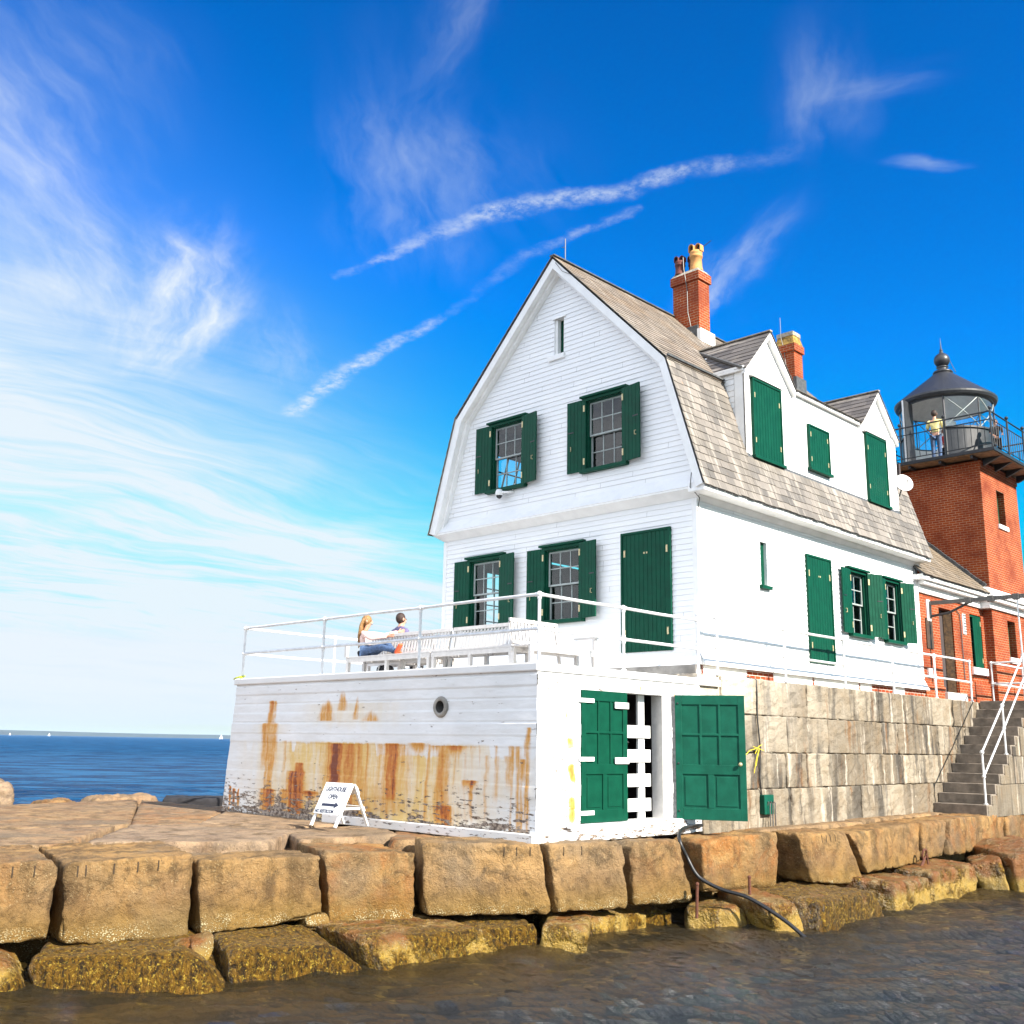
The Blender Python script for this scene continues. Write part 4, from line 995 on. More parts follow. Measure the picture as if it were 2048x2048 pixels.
# slit in the gable
mb = MB(); reveals(mb, UPG, opS, -0.16, 0.02)
mb.fbox(UPG, opS[0], opS[0] + .07, opS[2], opS[3], -.14, -.02)
mb.fbox(UPG, -15.98, -15.46, 9.03, 9.15, 0.0, 0.07); mb.fbox(UPG, -15.86, -15.44, 10.08, 10.12, 0, 0.05)
sl = mb.build('slit_window', M['white'], house)
MB().fbox(UPG, opS[0] + .07, opS[1], opS[2], opS[3], -.17, -.15).build('slit_shutter', M['green'], sl)
mb = MB(); reveals(mb, LON, opS2, -0.07, 0.02)
sl = mb.build('slit_window', M['white'], house)
MB().fbox(LON, 19.97, 20.24, 3.5, 4.48, -.10, -.06).build('slit_shutter', M['green'], sl)
MB().fbox(LON, 19.90, 20.32, 3.42, 3.498, -.02, .10).build('sill', M['green'], sl, bevel=.006)
# shuttered doors
def plank_door(fr, u0, u1, v0, v1, n, name='door', w=0.05):
    mb = MB(); planked(mb, fr, u0, u1, v0, v1, 0.02, w, n)
    mb.fbox(fr, u0 - .05, u0 - .001, v0, v1 + .05, 0.0, w + .02); mb.fbox(fr, u1 + .001, u1 + .05, v0, v1 + .05, 0.0, w + .02); mb.fbox(fr, u0 - .001, u1 + .001, v1 + .001, v1 + .05, 0.0, w + .0195)
    d_ = mb.build(name, M['green'], house, bevel=.003)
    for uu in (u0 + .05, u1 - .05):
        for k in (0.16, 0.84): hinge(d_, fr, uu, v0 + (v1 - v0) * k, w + .001)
    for du in (-.05, .02): MB().fbox(fr, (u0 + u1) / 2 + du, (u0 + u1) / 2 + du + .035, v0 + (v1 - v0) * .82, v0 + (v1 - v0) * .835, w, w + .006).build('bolt', M['brass'], d_)
    return d_
plank_door(GAB, -13.77, -12.55, 1.92, 4.46, 11)
plank_door(LON, 22.02, 23.12, 1.94, 4.44, 9)
# corner boards, base trim, foundation
for bx in ((HX1 - .10, HX1 + .028, HY0 - .028, HY0 + .10, 1.60, 5.04), (HX0 - .02, HX0 + .10, HY0 - .028, HY0 + .1, 1.60, 5.03), (HX1 - .001, HX1 + .028, HY1 - .14, HY1 + .01, 1.90, 5.12)):
    MB().box(*bx).build('corner_board', M['white'], house, bevel=.004)
mb = MB()
mb.hexa([(HX1, HY0 - .06, 1.60), (HX1 + .16, HY0 - .06, 1.60), (HX1 + .16, HY1 + .02, 1.60), (HX1, HY1 + .02, 1.60), (HX1, HY0 - .03, 1.86), (HX1 + .035, HY0 - .03, 1.86), (HX1 + .035, HY1, 1.86), (HX1, HY1, 1.86)])
mb.hexa([(HX0 - .1, HY0 - .16, 1.60), (HX1 + .155, HY0 - .16, 1.60), (HX1, HY0, 1.60), (HX0 - .1, HY0, 1.60), (HX0 - .03, HY0 - .035, 1.858), (HX1 + .03, HY0 - .035, 1.858), (HX1, HY0, 1.858), (HX0 - .03, HY0, 1.858)])
mb.build('base_trim', M['white'], house)
mb = MB(); mb.box(HX0, HX1 + .03, HY0 + .02, HY1, 0.9, 1.598); mb.build('foundation', brick_mat('whitewashed_brick', (0.6, 0.57, 0.52)), house, label='low brick and stone footing under the clapboards')
for a, b in ((17.6, 19.2), (20.3, 22.0), (22.1, 24.3), (24.4, 25.0), (26.2, 26.9)): MB().box(HX1 + .03, HX1 + .05, a, b, 1.36, 1.595).build('whitewash', M['white'], house)
MB().box(-14.2, HX1 + .02, HY0 - .18, HY0 + .019, 1.25, 1.598).build('doorstep', M['concrete'], house)
# eaves cornice along the sunny side: bed mould, soffit and deep fascia
mb = MB()
mb.hexa([(HX1 + .001, HY0 - .02, 4.98), (HX1 + .03, HY0 - .02, 4.98), (HX1 + .03, RY1, 4.98), (HX1 + .001, RY1, 4.98), (HX1 + .001, HY0 - .02, 5.10), (HX1 + .12, HY0 - .02, 5.10), (HX1 + .12, RY1, 5.10), (HX1 + .001, RY1, 5.10)])
mb.box(HX1 + .001, -11.46, RY0 + .05, RY1 + .01, 5.101, 5.30)
mb.build('cornice', M['white'], house, bevel=.015)
# rake boards following the gambrel
mb = MB()
RK = frame((0, RY0, 0), X_, Z_, -Y_)
def off(poly, t):
    out = []
    for i, p in enumerate(poly):
        p = Vector(p)
        if 0 < i < len(poly) - 1:
            a = (p - Vector(poly[i - 1])).normalized(); b = (Vector(poly[i + 1]) - p).normalized()
            na = Vector((-a.y, a.x)); nb = Vector((-b.y, b.x)); n = (na + nb).normalized(); out.append(p + n * (t / n.dot(na)))
        else:
            a = (Vector(poly[1]) - p).normalized() if i == 0 else (p - Vector(poly[-2])).normalized()
            out.append(p + Vector((-a.y, a.x)) * t)
    return out
p0 = [Vector(p) for p in PROF]; pin = off(PROF, 0.23); pin2 = off(PROF, 0.30)
for i in range(4):
    mb.prism([p0[i], p0[i + 1], pin[i + 1], pin[i]], RK, -0.24, 0.0)
    mb.prism([pin[i] * .96 + p0[i] * .04, pin[i + 1] * .96 + p0[i + 1] * .04, pin2[i + 1], pin2[i]], RK, -0.285, -0.15)
mb.build('rake_board', M['white'], house, bevel=.006)
# roof: sheathing, then slates
def slope_frame(pa, pb):   # from lower to upper profile point; u along y, v up the slope
    a = Vector((pa[0], 0, pa[1])); b = Vector((pb[0], 0, pb[1])); V = (b - a); L_ = V.length; V.normalize(); N = V.cross(Y_) if pa[0] > XC else Y_.cross(V)
    if N.z < 0: N = -N
    return frame(a, Y_, V, N), L_
fLR, LLR = slope_frame(PROF[0], PROF[1]); fUR, LUR = slope_frame(PROF[1], PROF[2]); fUL, LUL = slope_frame(PROF[3], PROF[2]); fLL, LLL = slope_frame(PROF[4], PROF[3])
DY0, DY1, DX = 19.42, 27.18, -11.80
mb = MB()
mb.fbox(fUR, RY0, RY1, 0, LUR, -.05, -.008); mb.fbox(fUL, RY0, RY1, 0, LUL, -.05, -.008)
mb.fbox(fLR, RY0, DY0, 0, LLR, -.05, -.008); mb.fbox(fLR, DY1, RY1, 0, LLR, -.05, -.008); mb.fbox(fLR, DY0, DY1, 0, 1.20, -.0501, -.0081)
panel(mb, fLL, 0, LLL, lambda z: (RY0, RY1), [(18.9, 20.6, .75, 2.45)], -.01)
roof = mb.build('roof', M['lead'], house, label='gambrel slate roof')
mb = MB(); slates(mb, fLR, RY0 - .03, RY1 + .03, -.04, LLR + .02, 0.19, 0.27, lambda u, v: DY0 + .05 < u < DY1 - .02 and v > 1.14)
mb.build('lower_slates', M['slate'], roof)
mb = MB(); slates(mb, fUR, RY0 - .03, RY1 + .03, -.06, LUR, 0.19, 0.30); slates(mb, fUL, RY0 - .03, RY1, -.05, LUL, 0.24, 0.5)
slates(mb, fLL, RY0 - .04, RY1, -.05, LLL + .02, 0.24, 0.5, lambda u, v: 18.8 < u < 20.7 and .7 < v < 2.5)
mb.build('upper_slates', slate_mat('slate_brown', (0.14, 0.115, 0.09), (0.23, 0.19, 0.15), (0.21, 0.15, 0.095)), roof)
mb = MB()
for i in range(5): 
    v = .75 + 1.7 * i / 4; mb.fbox(fLL, 18.9, 20.6, v - .02, v + .02, -.04, -.01)
    u = 18.9 + 1.7 * i / 4; mb.fbox(fLL, u - .02, u + .02, .75, 2.45, -.0395, -.0105)
mb.build('skylight_bars', M['green'], roof)
mb = MB(); mb.bar((XC + .01, RY0 - .03, 11.63), (XC + .01, RY1, 11.63), 0.16, 0.03); mb.build('ridge_cap', M['lead'], roof)

# long dormer with two gabled windows
DF = frame((DX, 0, 0), Y_, Z_, X_)
dorm = MB()
g1 = (19.45, 21.50, 20.48); g2 = (25.08, 27.15, 26.12); EZ, PZ = 8.44, 9.50; BZ = 6.36
front = [(DY0, BZ), (DY1, BZ), (DY1, EZ), (g2[2], PZ), (g2[0], EZ), (g1[1], EZ), (g1[2], PZ), (DY0, EZ)]
dorm.prism(front, DF, -0.10, 0.0)
for yy in (DY0, DY1 - .08): dorm.prism([(0, BZ), (-.92, EZ + .36), (-.75, EZ), (0, EZ)] if False else [(0, BZ + .01), (0, EZ), (-1.15, EZ), (-.62, EZ - .35), (-.1, BZ + .01)], frame((DX - .10, yy, 0), X_, Z_, Y_), 0.0, 0.08)
dm = dorm.build('dormer', M['white'], house, label='long white dormer with two small gables and green shutters')
# cheek shingles on the near side
mb = MB(); CH = frame((DX, DY0, 0), -X_, Z_, -Y_)
clapboards(mb, CH, BZ + .02, EZ - .05, lambda z: (0.24, 0.26 + max(0, (z - BZ)) * 0.31), [], 0.14, .02, .004); mb.build('cheek_shingles', M['clap'], dm, fix=False)
mb = MB(); mb.box(DX - .22, DX + .03, DY0 - .03, DY0 - .001, BZ + .05, EZ); mb.box(DX + .001, DX + .03, DY0 - .03, DY0 + .2, BZ + .04, EZ); mb.build('corner_board', M['white'], dm, bevel=.004)
MB().box(DX + .001, DX + .03, DY1 - .16, DY1 + .01, BZ + .04, EZ).build('corner_board', M['white'], dm, bevel=.004)
mb = MB(); mb.box(DX - 1.2, DX + .06, DY0 - .09, DY0 - .031, EZ - .13, EZ - .01)
mb.build('cornice', M['white'], dm, bevel=.008)
MB().box(DX + .001, DX + .09, g1[1] + .1, g2[0] - .1, EZ - .10, EZ - .012).build('cornice', M['white'], dm, bevel=.008)
# dormer roofs
def dormer_roof(ya, yb, yc, near=True):
    sh = MB(); sl_ = MB(); hw = (yb - ya) / 2 + .09; rise = PZ - EZ
    for s_, yy in ((-1, ya - .09), (1, yb + .09)):
        e = Vector((DX + .12, yy, EZ - .06)); rdg = Vector((DX + .12, yc, PZ + .07))
        V = (rdg - e); L_ = V.length; V.normalize(); U = -X_
        N = U.cross(V); N = N if N.z > 0 else -N
        f = frame(e, U, V, N)
        def skip(u, v, f=f):
            p = f(u, v, 0); zm = 8.18 + (-12.32 - p.x) * 1.035
            return p.z < zm - .03 and p.x < -12.25
        sh.fbox(f, 0, 1.95, 0, L_, -.045, -.008)
        slates(sl_, f, -.03, 2.35, -.03, L_, .20, .33, skip)
    d_ = sh.build('dormer_roof', M['white'], dm)
    sl_.build('slates', M['slate_shaded'], d_)
    MB().bar((DX + .15, yc, PZ + .085), (DX - 2.1, yc, PZ + .085), .12, .03).build('ridge_cap', M['cap'], d_)
    fr_ = MB()
    for s_, yy in ((-1, ya - .10), (1, yb + .10)):
        q = [(yy, EZ - .20), (yy, EZ - .10), (yc, PZ + .03), (yc, PZ - .11)]
        fr_.prism(q, DF, 0.002, 0.10 + (.001 if s_ > 0 else 0))
    fr_.build('bargeboard', M['white'], d_)
dormer_roof(*g1); dormer_roof(*g2)
# shed roof between the gables, back to the main slope
e = Vector((DX + .10, 0, EZ + .0)); k = Vector((-14.35, 0, 10.22)); V = (k - e); L_ = V.length; V.normalize(); f = frame(e, Y_, V, V.cross(Y_) if V.cross(Y_).z > 0 else -V.cross(Y_))
mb = MB(); mb.fbox(f, g1[1] + .02, g2[0] - .02, 0, L_, -.05, -.01); sr = mb.build('shed_roof', M['white'], dm)
mb = MB(); slates(mb, f, g1[1] + .04, g2[0] - .04, -.04, L_, .19, .30); mb.build('slates', M['slate'], sr)
MB().bar((-12.27, RY0 - .02, 8.20), (-12.27, DY0 - .05, 8.20), .05, .04).build('flashing', M['lead'], roof)
mb = MB(); mb.bar((DX + .02, DY0 - .12, EZ - .06), (-13.75, g1[2], PZ + .09), .10, .05); mb.build('valley_flashing', M['lead'], dm)
# dormer shutters
def dshut(u0, u1, v0, v1, n):
    mb = MB(); planked(mb, DF, u0, u1, v0, v1, .005, .055, n)
    mb.fbox(DF, u0 - .045, u0 - .001, v0 - .02, v1 + .04, .004, .075); mb.fbox(DF, u1 + .001, u1 + .045, v0 - .02, v1 + .04, .004, .075); mb.fbox(DF, u0 - .001, u1 + .001, v1 + .001, v1 + .04, .004, .0745)
    s_ = mb.build('window_shutter', M['green'], dm)
    MB().fbox(DF, u0 - .09, u1 + .09, v0 - .09, v0 - .021, .002, .12).build('sill', M['green'], s_, bevel=.006)
    for uu in (u0 + .05, u1 - .05):
        for kk in (.2, .8): hinge(s_, DF, uu, v0 + (v1 - v0) * kk, .056, .018, .06)
dshut(19.74, 20.92, 6.42, 8.20, 10); dshut(22.28, 23.22, 6.66, 7.70, 8); dshut(25.38, 26.50, 6.42, 8.20, 9)
for a, b, z in ((19.60, 21.05, 8.26), (25.25, 26.62, 8.26)): MB().fbox(DF, a, b, z, z + .07, .004, .10).build('window_head', M['white'], dm, bevel=.008)

# chimneys
def chimney(x0, x1, y0, y1, zb, zt, name, lab):
    mb = MB(); mb.box(x0, x1, y0, y1, zb, zt - .26); mb.box(x0 - .05, x1 + .05, y0 - .05, y1 + .05, zt - .259, zt - .02)
    c = mb.build('chimney', M['brick'], house, label=lab)
    return c
c1 = chimney(-15.62, -14.78, 22.18, 22.70, 10.2, 12.76, 'chimney', 'taller red brick chimney with clay pots on the ridge')
MB().hexa([(-15.66, 22.14, 12.742), (-14.74, 22.14, 12.742), (-14.74, 22.74, 12.742), (-15.66, 22.74, 12.742), (-15.58, 22.22, 12.86), (-14.82, 22.22, 12.86), (-14.82, 22.66, 12.86), (-15.58, 22.66, 12.86)]).build('chimney_cap', M['cap'], c1)
MB().box(-14.8, -14.68, 22.10, 22.78, 10.4, 11.02).build('white_flashing', M['white'], c1)
mb = MB(); mb.box(-15.5, -14.8, 22.135, 22.178, 10.6, 11.15); mb.build('step_flashing', M['lead'], c1)
def pot(x, y, z, r, h, mat, twin=True):
    mb = MB(); mb.lathe((x, y, z), [(r * 1.1, 0), (r * 1.1, h * .06), (r, h * .1), (r * .92, h * .45), (r * 1.08, h * .47), (r * 1.08, h * .53), (r * .95, h * .56), (r * 1.06, h * .60), (r * 1.06, h * .64), (r * .9, h * .66), (r * .9, h * .7), (.001, h * .7)], 18)
    p_ = mb.build('chimney_pot', mat, c1, smooth=True)
    for dx_, dy_ in ((-r * .52, -r * .2), (r * .52, r * .2)):
        q = MB(); n = 10
        # hooded outlet: arched shell with a dark mouth towards the gable side
        arch = [(math.cos(a) * r * .5, max(0, math.sin(a)) * r * .55 + h * .16) for a in np.linspace(0, math.pi, n)]
        arch = [(r * .5, 0)] + arch + [(-r * .5, 0)]
        f_ = frame((x + dx_, y + dy_ - r * .5, z + h * .68), X_, Z_, -Y_)
        inn = [(u * .78, v * .88) for u, v in arch]
        for i in range(len(arch) - 1):
            q.faces([f_(*arch[i], 0), f_(*arch[i + 1], 0), f_(*inn[i + 1], 0), f_(*inn[i], 0), f_(*arch[i], -r), f_(*arch[i + 1], -r), f_(*inn[i + 1], -r * .9), f_(*inn[i], -r * .9)], [(0, 1, 2, 3), (0, 4, 5, 1), (3, 2, 6, 7)])
        q.faces([f_(u, v, -r) for u, v in arch], [tuple(range(len(arch)))])
        q.build('hood', mat, p_, fix=False)
        MB().prism(inn, f_, -r * .88, -r * .5).build('flue_mouth', M['black'], p_)
pot(-14.98, 22.40, 12.85, .17, .86, M['buff']); pot(-15.46, 22.32, 12.85, .14, .60, M['redclay']); pot(-15.20, 22.58, 12.85, .13, .64, M['redclay'])
MB().tube([(-15.22, 22.12, 13.25), (-15.20, 22.11, 12.9), (-15.16, 22.125, 12.6), (-15.14, 22.165, 12.3), (-15.13, 22.165, 11.6), (-15.05, 22.165, 11.2), (-14.98, 22.13, 10.9)], .013, 6).build('lightning_cable', M['steel'], c1)
MB().tube([(-14.88, 22.5, 13.55), (-14.62, 22.62, 13.75)], .012, 6).build('lightning_rod', M['black'], c1)
c2 = chimney(-15.22, -14.62, 27.0, 27.5, 10.3, 12.05, 'chimney', 'shorter red brick chimney with a lichen yellow tapered top')
MB().hexa([(-15.25, 26.97, 12.032), (-14.59, 26.97, 12.032), (-14.59, 27.53, 12.032), (-15.25, 27.53, 12.032), (-15.18, 27.04, 12.32), (-14.66, 27.04, 12.32), (-14.66, 27.46, 12.32), (-15.18, 27.46, 12.32)]).build('lichen_top', simple('yellow_lichen_stone', (0.33, 0.20, 0.045), .9, .4, 9.0, .006, 40), c2)
MB().box(-15.20, -14.64, 27.02, 27.48, 12.321, 12.45).build('chimney_cap', M['cap'], c2)
MB().tube([(-15.02, 26.96, 12.95), (-15.02, 26.96, 12.3), (-14.93, 26.96, 11.9), (-14.88, 26.96, 11.3), (-15.0, 26.95, 11.05), (-15.12, 26.95, 11.0)], .011, 6).build('lightning_cable', M['steel'], c2)
MB().box(-14.66, -14.55, 26.95, 27.55, 10.4, 10.95).build('flashing', M['lead'], c2)
mb = MB(); mb.tube([(XC + .05, RY0 + .42, 11.62), (XC + .05, RY0 + .42, 12.22)], .012, 6); mb.tube([(XC + .05, RY0 + .42, 12.0), (XC - .07, RY0 + .42, 12.03)], .008, 6)
mb.tube([(XC + .05, RY0 + .40, 11.65), (XC + .12, RY0 - .02, 11.4), (XC + .35, RY0 - .03, 11.1), (XC + .75, RY0 - .01, 10.85), (XC + .95, RY0 + .1, 10.75)], .007, 5)
mb.build('lightning_rod', M['steel'], roof)
MB().tube([(-11.75, RY0 + .02, 5.5), (-11.80, RY0 + .03, 5.2), (-11.72, HY0 - .1, 5.0), (-11.82, HY0 - .035, 4.75), (-11.80, HY0 - .035, 4.5)], .010, 6).build('wire', M['rubber'], house)

# camera and dish fixed to the house
sc_ = thing('security_camera', 'white dome security camera under the left upper gable window', 'camera', (-17.42, 17.4, 5.95))
MB().tube([(-17.1, 17.47, 5.98), (-17.14, 17.33, 5.95), (-17.36, 17.30, 5.98)], .025, 8).build('bracket', M['white'], sc_)
MB().lathe((-17.42, 17.30, 5.95), [(.001, .11), (.07, .10), (.095, .04), (.095, -.03), (.085, -.05)], 18).build('housing', M['white'], sc_, smooth=True)
MB().ball((-17.42, 17.30, 5.90), .075, 14).build('dome', M['black'], sc_, smooth=True)
MB().tube([(-17.12, 17.45, 6.0), (-17.02, 17.42, 6.16)], .012, 6).build('antenna', M['white'], sc_)
ds = thing('satellite_dish', 'small round white satellite dish beside the right hand dormer', 'satellite dish', (-11.9, 27.3, 6.75))
dax = Vector((.75, -.6, .28)).normalized()
MB().lathe(Vector((-11.66, 27.32, 7.20)) - dax * .02, [(.001, 0.0), (.12, .012), (.2, .035), (.255, .065), (.26, .058), (.2, .025), (.001, -.012)], 24, axis=dax).build('reflector', M['white'], ds, smooth=True)
MB().tube([(-12.02, 27.26, 6.85), (-11.78, 27.28, 6.85), (-11.68, 27.32, 7.15)], .022, 8).build('mast', M['steel'], ds)
MB().tube([Vector((-11.66, 27.32, 7.0)), Vector((-11.66, 27.32, 7.08)) + dax * .2, Vector((-11.66, 27.32, 7.18)) + dax * .26], .012, 6).build('feed_arm', M['steel'], ds)
# ------------------------------------------------------------------ painted concrete terrace with a cellar
TX0, TX1, TY0, TY1, TZ0, TZ1 = -20.42, -11.40, 12.27, 17.52, -1.53, 1.28
terr = thing('concrete_terrace', 'white painted concrete terrace with rust stained front wall and green cellar doors', 'terrace', ((TX0 + TX1) / 2, 15, TZ0))
# front wall: fine lattice carrying the rust, wash and chip masks; (x centre, z top, z bottom, half width, strength)
RUST = [(-16.66, -.06, -1.62, .17, 1.35), (-16.38, -.06, -1.5, .62, .60), (-14.98, -.04, -1.12, .17, 1.15), (-15.0, -.05, -1.35, .46, .46), (-17.95, -.62, -1.55, .26, 1.25), (-17.85, -.45, -1.25, .13, 1.15),
        (-18.98, .78, -1.45, .13, .62), (-19.0, .32, -.62, .24, .62), (-18.95, -1.0, -1.55, .24, .95), (-13.60, -.06, -1.55, .14, .62), (-13.35, -.06, -.22, .46, .72), (-13.55, -1.05, -1.5, .18, 1.05), (-12.90, -.62, -.80, .15, 1.25), (-12.90, -.78, -1.35, .06, .5),
        (-20.22, -1.05, -1.5, .05, 1.0), (-20.06, -1.05, -1.45, .035, 1.0), (-20.38, -1.0, -1.55, .04, .8), (-17.05, .86, .36, .27, .52), (-16.55, 1.02, .55, .14, .45), (-16.10, .90, .38, .10, .5), (-15.62, .62, .35, .22, .6), (-17.0, .6, .36, .2, .5),
        (-14.28, -.02, -.24, .26, .5), (-17.45, -.98, -1.2, .32, .9), (-18.25, -.98, -1.5, .25, .6), (-18.42, -.02, -.75, .06, .3), (-18.2, -.02, -.6, .05, .28), (-12.3, -.2, -1.0, .07, .34), (-12.0, -.2, -.8, .09, .42), (-11.6, .25, -.3, .06, .5), (-11.7, -.25, -.7, .10, .5), (-12.55, -.2, -1.3, .05, .32)]
WASH = [(-16.6, -.02, -1.62, 2.3, 1.25), (-15.0, -.02, -1.62, 2.1, 1.15), (-13.4, -.05, -1.3, 1.1, .55), (-18.4, -.9, -1.6, 1.2, .6), (-19.0, .3, -1.6, .5, .4), (-16.3, .7, .25, 1.2, .35), (-12.4, -.1, -1.0, 0.9, .35)]
def masks(Pn):
    x, z = Pn[:, 0], Pn[:, 2]
    jx = 0.10 * fbm(np.stack([x * 2.2, z * 1.2, x * 0 + 4.2], 1), 3)
    jz = 0.10 * fbm(np.stack([x * 6, z * 2, x * 0 + 8.1], 1), 3)
    stre = 0.55 + 0.75 * np.clip(fbm(np.stack([x * 9, z * 0.8, x * 0 + 1.5], 1), 4) + 0.35, 0, 1.2)
    def acc(lst, soft):
        r = np.zeros(len(x))
        for xc, zt, zb, hw, k in lst:
            rise_ = soft < .9 and zb > .3
            u = np.abs(x + jx * (.6 if hw < .3 else 1.6) + .05 * fbm(np.stack([x * 5, z * 5, x * 0 + xc], 1), 3) - xc) / (hw * 1.75 * (1.15 - .95 * np.clip((z - zb) / (zt - zb), 0, 1) if rise_ else 1)); e = 1 - sstep(u, 1 - soft, 1.0)
            zz = z + jz
            vert = (1 - sstep(z, zt - 0.01, zt + 0.015)) * sstep(zz, zb - .12, zb + .22)
            if rise_: vert = (1 - sstep(z + jz * .5, zt - .25, zt + .02)) * sstep(z, zb - .01, zb + .02)
            dn = 1 - .30 * np.clip((zt - z) / max(zt - zb, .1), 0, 1)
            r = np.maximum(r, k * e * vert * dn) if soft < .9 else np.maximum(r, k * e * vert)
        return r
    rust = acc(RUST, .88) * stre * 1.3; wash = acc(WASH, .95)
    edge = -.03 - .20 * sstep(fbm(np.stack([x * 1.3, x * 0, x * 0 + 5.5], 1), 2), .02, .10) - .10 * np.clip(fbm(np.stack([x * 7, x * 0, x * 0 + 2.5], 1), 3), 0, 1)
    wash = wash * np.where(z > .1, 1, 1 - .85 * sstep(z, edge - .03, edge + .01)) * np.clip(1.0 + .9 * fbm(np.stack([x * 3.0, z * .5, x * 0 + 3.3], 1), 4) + .35 * fbm(np.stack([x * .8, z * 1.2, x * 0 + 6.3], 1), 3), 0, 1.3)
    low = .75 * (1 - sstep(z, -.06, -.02)) * np.clip(fbm(np.stack([x * 6.0, z * .35, x * 0 + 9.3], 1), 4) * 1.6 - .05, 0, 1) * sstep(x, -18.6, -17.6)
    rust = np.maximum(rust, low)
    chip = sstep(-z, 0.35, 1.5) * 0.62 + 0.14 + 0.42 * sstep(-z, 1.10, 1.5)
    chip = chip * (0.75 + 0.5 * fbm(np.stack([x * 1.1, z * 2.0, x * 0 + 2.2], 1), 3))
    return rust, wash, chip
nx_, nz_ = 460, 145
gx = np.linspace(0, 1, nx_ + 1); gz = np.linspace(0, 1, nz_ + 1)
GX, GZ = np.meshgrid(gx, gz, indexing='ij')
z_ = TZ0 + (1.15 - TZ0) * GZ
xl = TX0 - 0.26 * (1.15 - z_) / 2.7
x_ = xl + (TX1 - xl) * GX
bl_ = np.floor((z_ + 1.62) / 0.195); brnd = np.random.default_rng(5).normal(size=40) * 0.006
fr_z = ((z_ + 1.62) / 0.195) % 1.0
board = brnd[np.clip(bl_.astype(int), 0, 39)] + 0.010 * (np.abs(fr_z - .5) > .485) - 0.012 * (fr_z < 0.035)
Pn = np.stack([x_.ravel(), np.full(x_.size, TY0), z_.ravel()], 1)
yy = TY0 - board.ravel() - 0.015 * fbm(Pn * np.array([1.2, 1, 3.5]), 4) - 0.03 * sstep(-Pn[:, 2], 1.1, 1.6) * fbm(Pn * np.array([2.5, 1, 5]), 3)
rust, wash, chip = masks(Pn)
# round recess for the porthole
dph = np.hypot(Pn[:, 0] + 13.69, Pn[:, 2] - .60)
Pn2 = np.stack([Pn[:, 0], yy, Pn[:, 2]], 1)
ids = np.arange((nx_ + 1) * (nz_ + 1)).reshape(nx_ + 1, nz_ + 1)
Fq = np.stack([ids[:-1, :-1], ids[1:, :-1], ids[1:, 1:], ids[:-1, 1:]], -1).reshape(-1, 4)
keep = ~np.any(dph[Fq] < 0.145, axis=1)
merge_obj('front_wall', Pn2, Fq[keep], M['stained'], terr, attrs={'rust': rust, 'wash': wash, 'chip': chip}, label='white front wall streaked with orange rust')
def attr_mesh(o, rustv=0.0, washv=0.0, chipv=0.0, fn=None):
    me_ = o.data; n = len(me_.vertices); org = origin(o)
    co = np.zeros(n * 3); me_.vertices.foreach_get('co', co); co = co.reshape(-1, 3) + np.array(org)
    for k, v in (('rust', rustv), ('wash', washv), ('chip', chipv)):
        a = me_.attributes.new(k, 'FLOAT', 'POINT'); a.data.foreach_set('value', np.full(n, v) if fn is None else fn(co)[{'rust': 0, 'wash': 1, 'chip': 2}[k]])
    return o
# sunny side wall as a lattice with the door opening
OPY0, OPY1, OPZ0, OPZ1 = 13.34, 15.86, -1.26, 0.90
mv, mf = [], []
ny_, nz2 = 260, 140
yv = np.linspace(TY0, 16.82, ny_ + 1); zv = np.linspace(TZ0, 1.15, nz2 + 1)
YY, ZZ = np.meshgrid(yv, zv, indexing='ij')
Pw = np.stack([np.full(YY.size, TX1), YY.ravel(), ZZ.ravel()], 1)
fz = ((Pw[:, 2] + 1.62) / 0.195) % 1.0
Pw[:, 0] += brnd[np.clip(np.floor((Pw[:, 2] + 1.62) / 0.195).astype(int), 0, 39)] + 0.010 * fbm(Pw * np.array([1, 1.5, 3.5]), 4) - .012 * (fz < .035)
def side_masks(P_):
    y, z = P_[:, 1], P_[:, 2]; r = np.zeros(len(y))
    jy = .06 * fbm(np.stack([y * 3, z * 2, y * 0], 1), 3)
    for yc, zt, zb, hw, k in ((12.98, .58, .40, .08, .6), (13.08, .12, -.08, .10, .75), (13.12, -.30, -.62, .10, .9), (13.10, -.82, -1.25, .10, .9), (13.0, -1.05, -1.2, .25, .5), (13.1, -1.25, -1.5, .13, .7), (14.95, 1.05, .93, .10, .7), (14.2, 1.05, .93, .2, .4), (14.7, -1.28, -1.42, .15, .5), (15.6, -1.28, -1.4, .1, .4), (16.0, .98, .82, .03, .8)):
        r = np.maximum(r, .72 * k * (1 - sstep(np.abs(y + 1.6 * jy - yc) / (hw * 1.3), .0, 1)) * (1 - sstep(z, zt - .05, zt + .03)) * sstep(z, zb - .1, zb + .1))
    return r, r * .4, np.full(len(y), .28) + .3 * sstep(-z, 1.1, 1.6)
ids = np.arange((ny_ + 1) * (nz2 + 1)).reshape(ny_ + 1, nz2 + 1)
Fq = np.stack([ids[:-1, :-1], ids[1:, :-1], ids[1:, 1:], ids[:-1, 1:]], -1).reshape(-1, 4)
cy, cz = Pw[Fq, 1].mean(1), Pw[Fq, 2].mean(1)
keep = ~((cy > OPY0) & (cy < OPY1) & (cz > OPZ0) & (cz < OPZ1))
r_, w_, c_ = side_masks(Pw)
merge_obj('side_wall', Pw, Fq[keep], M['stained'], terr, attrs={'rust': r_, 'wash': w_, 'chip': c_})
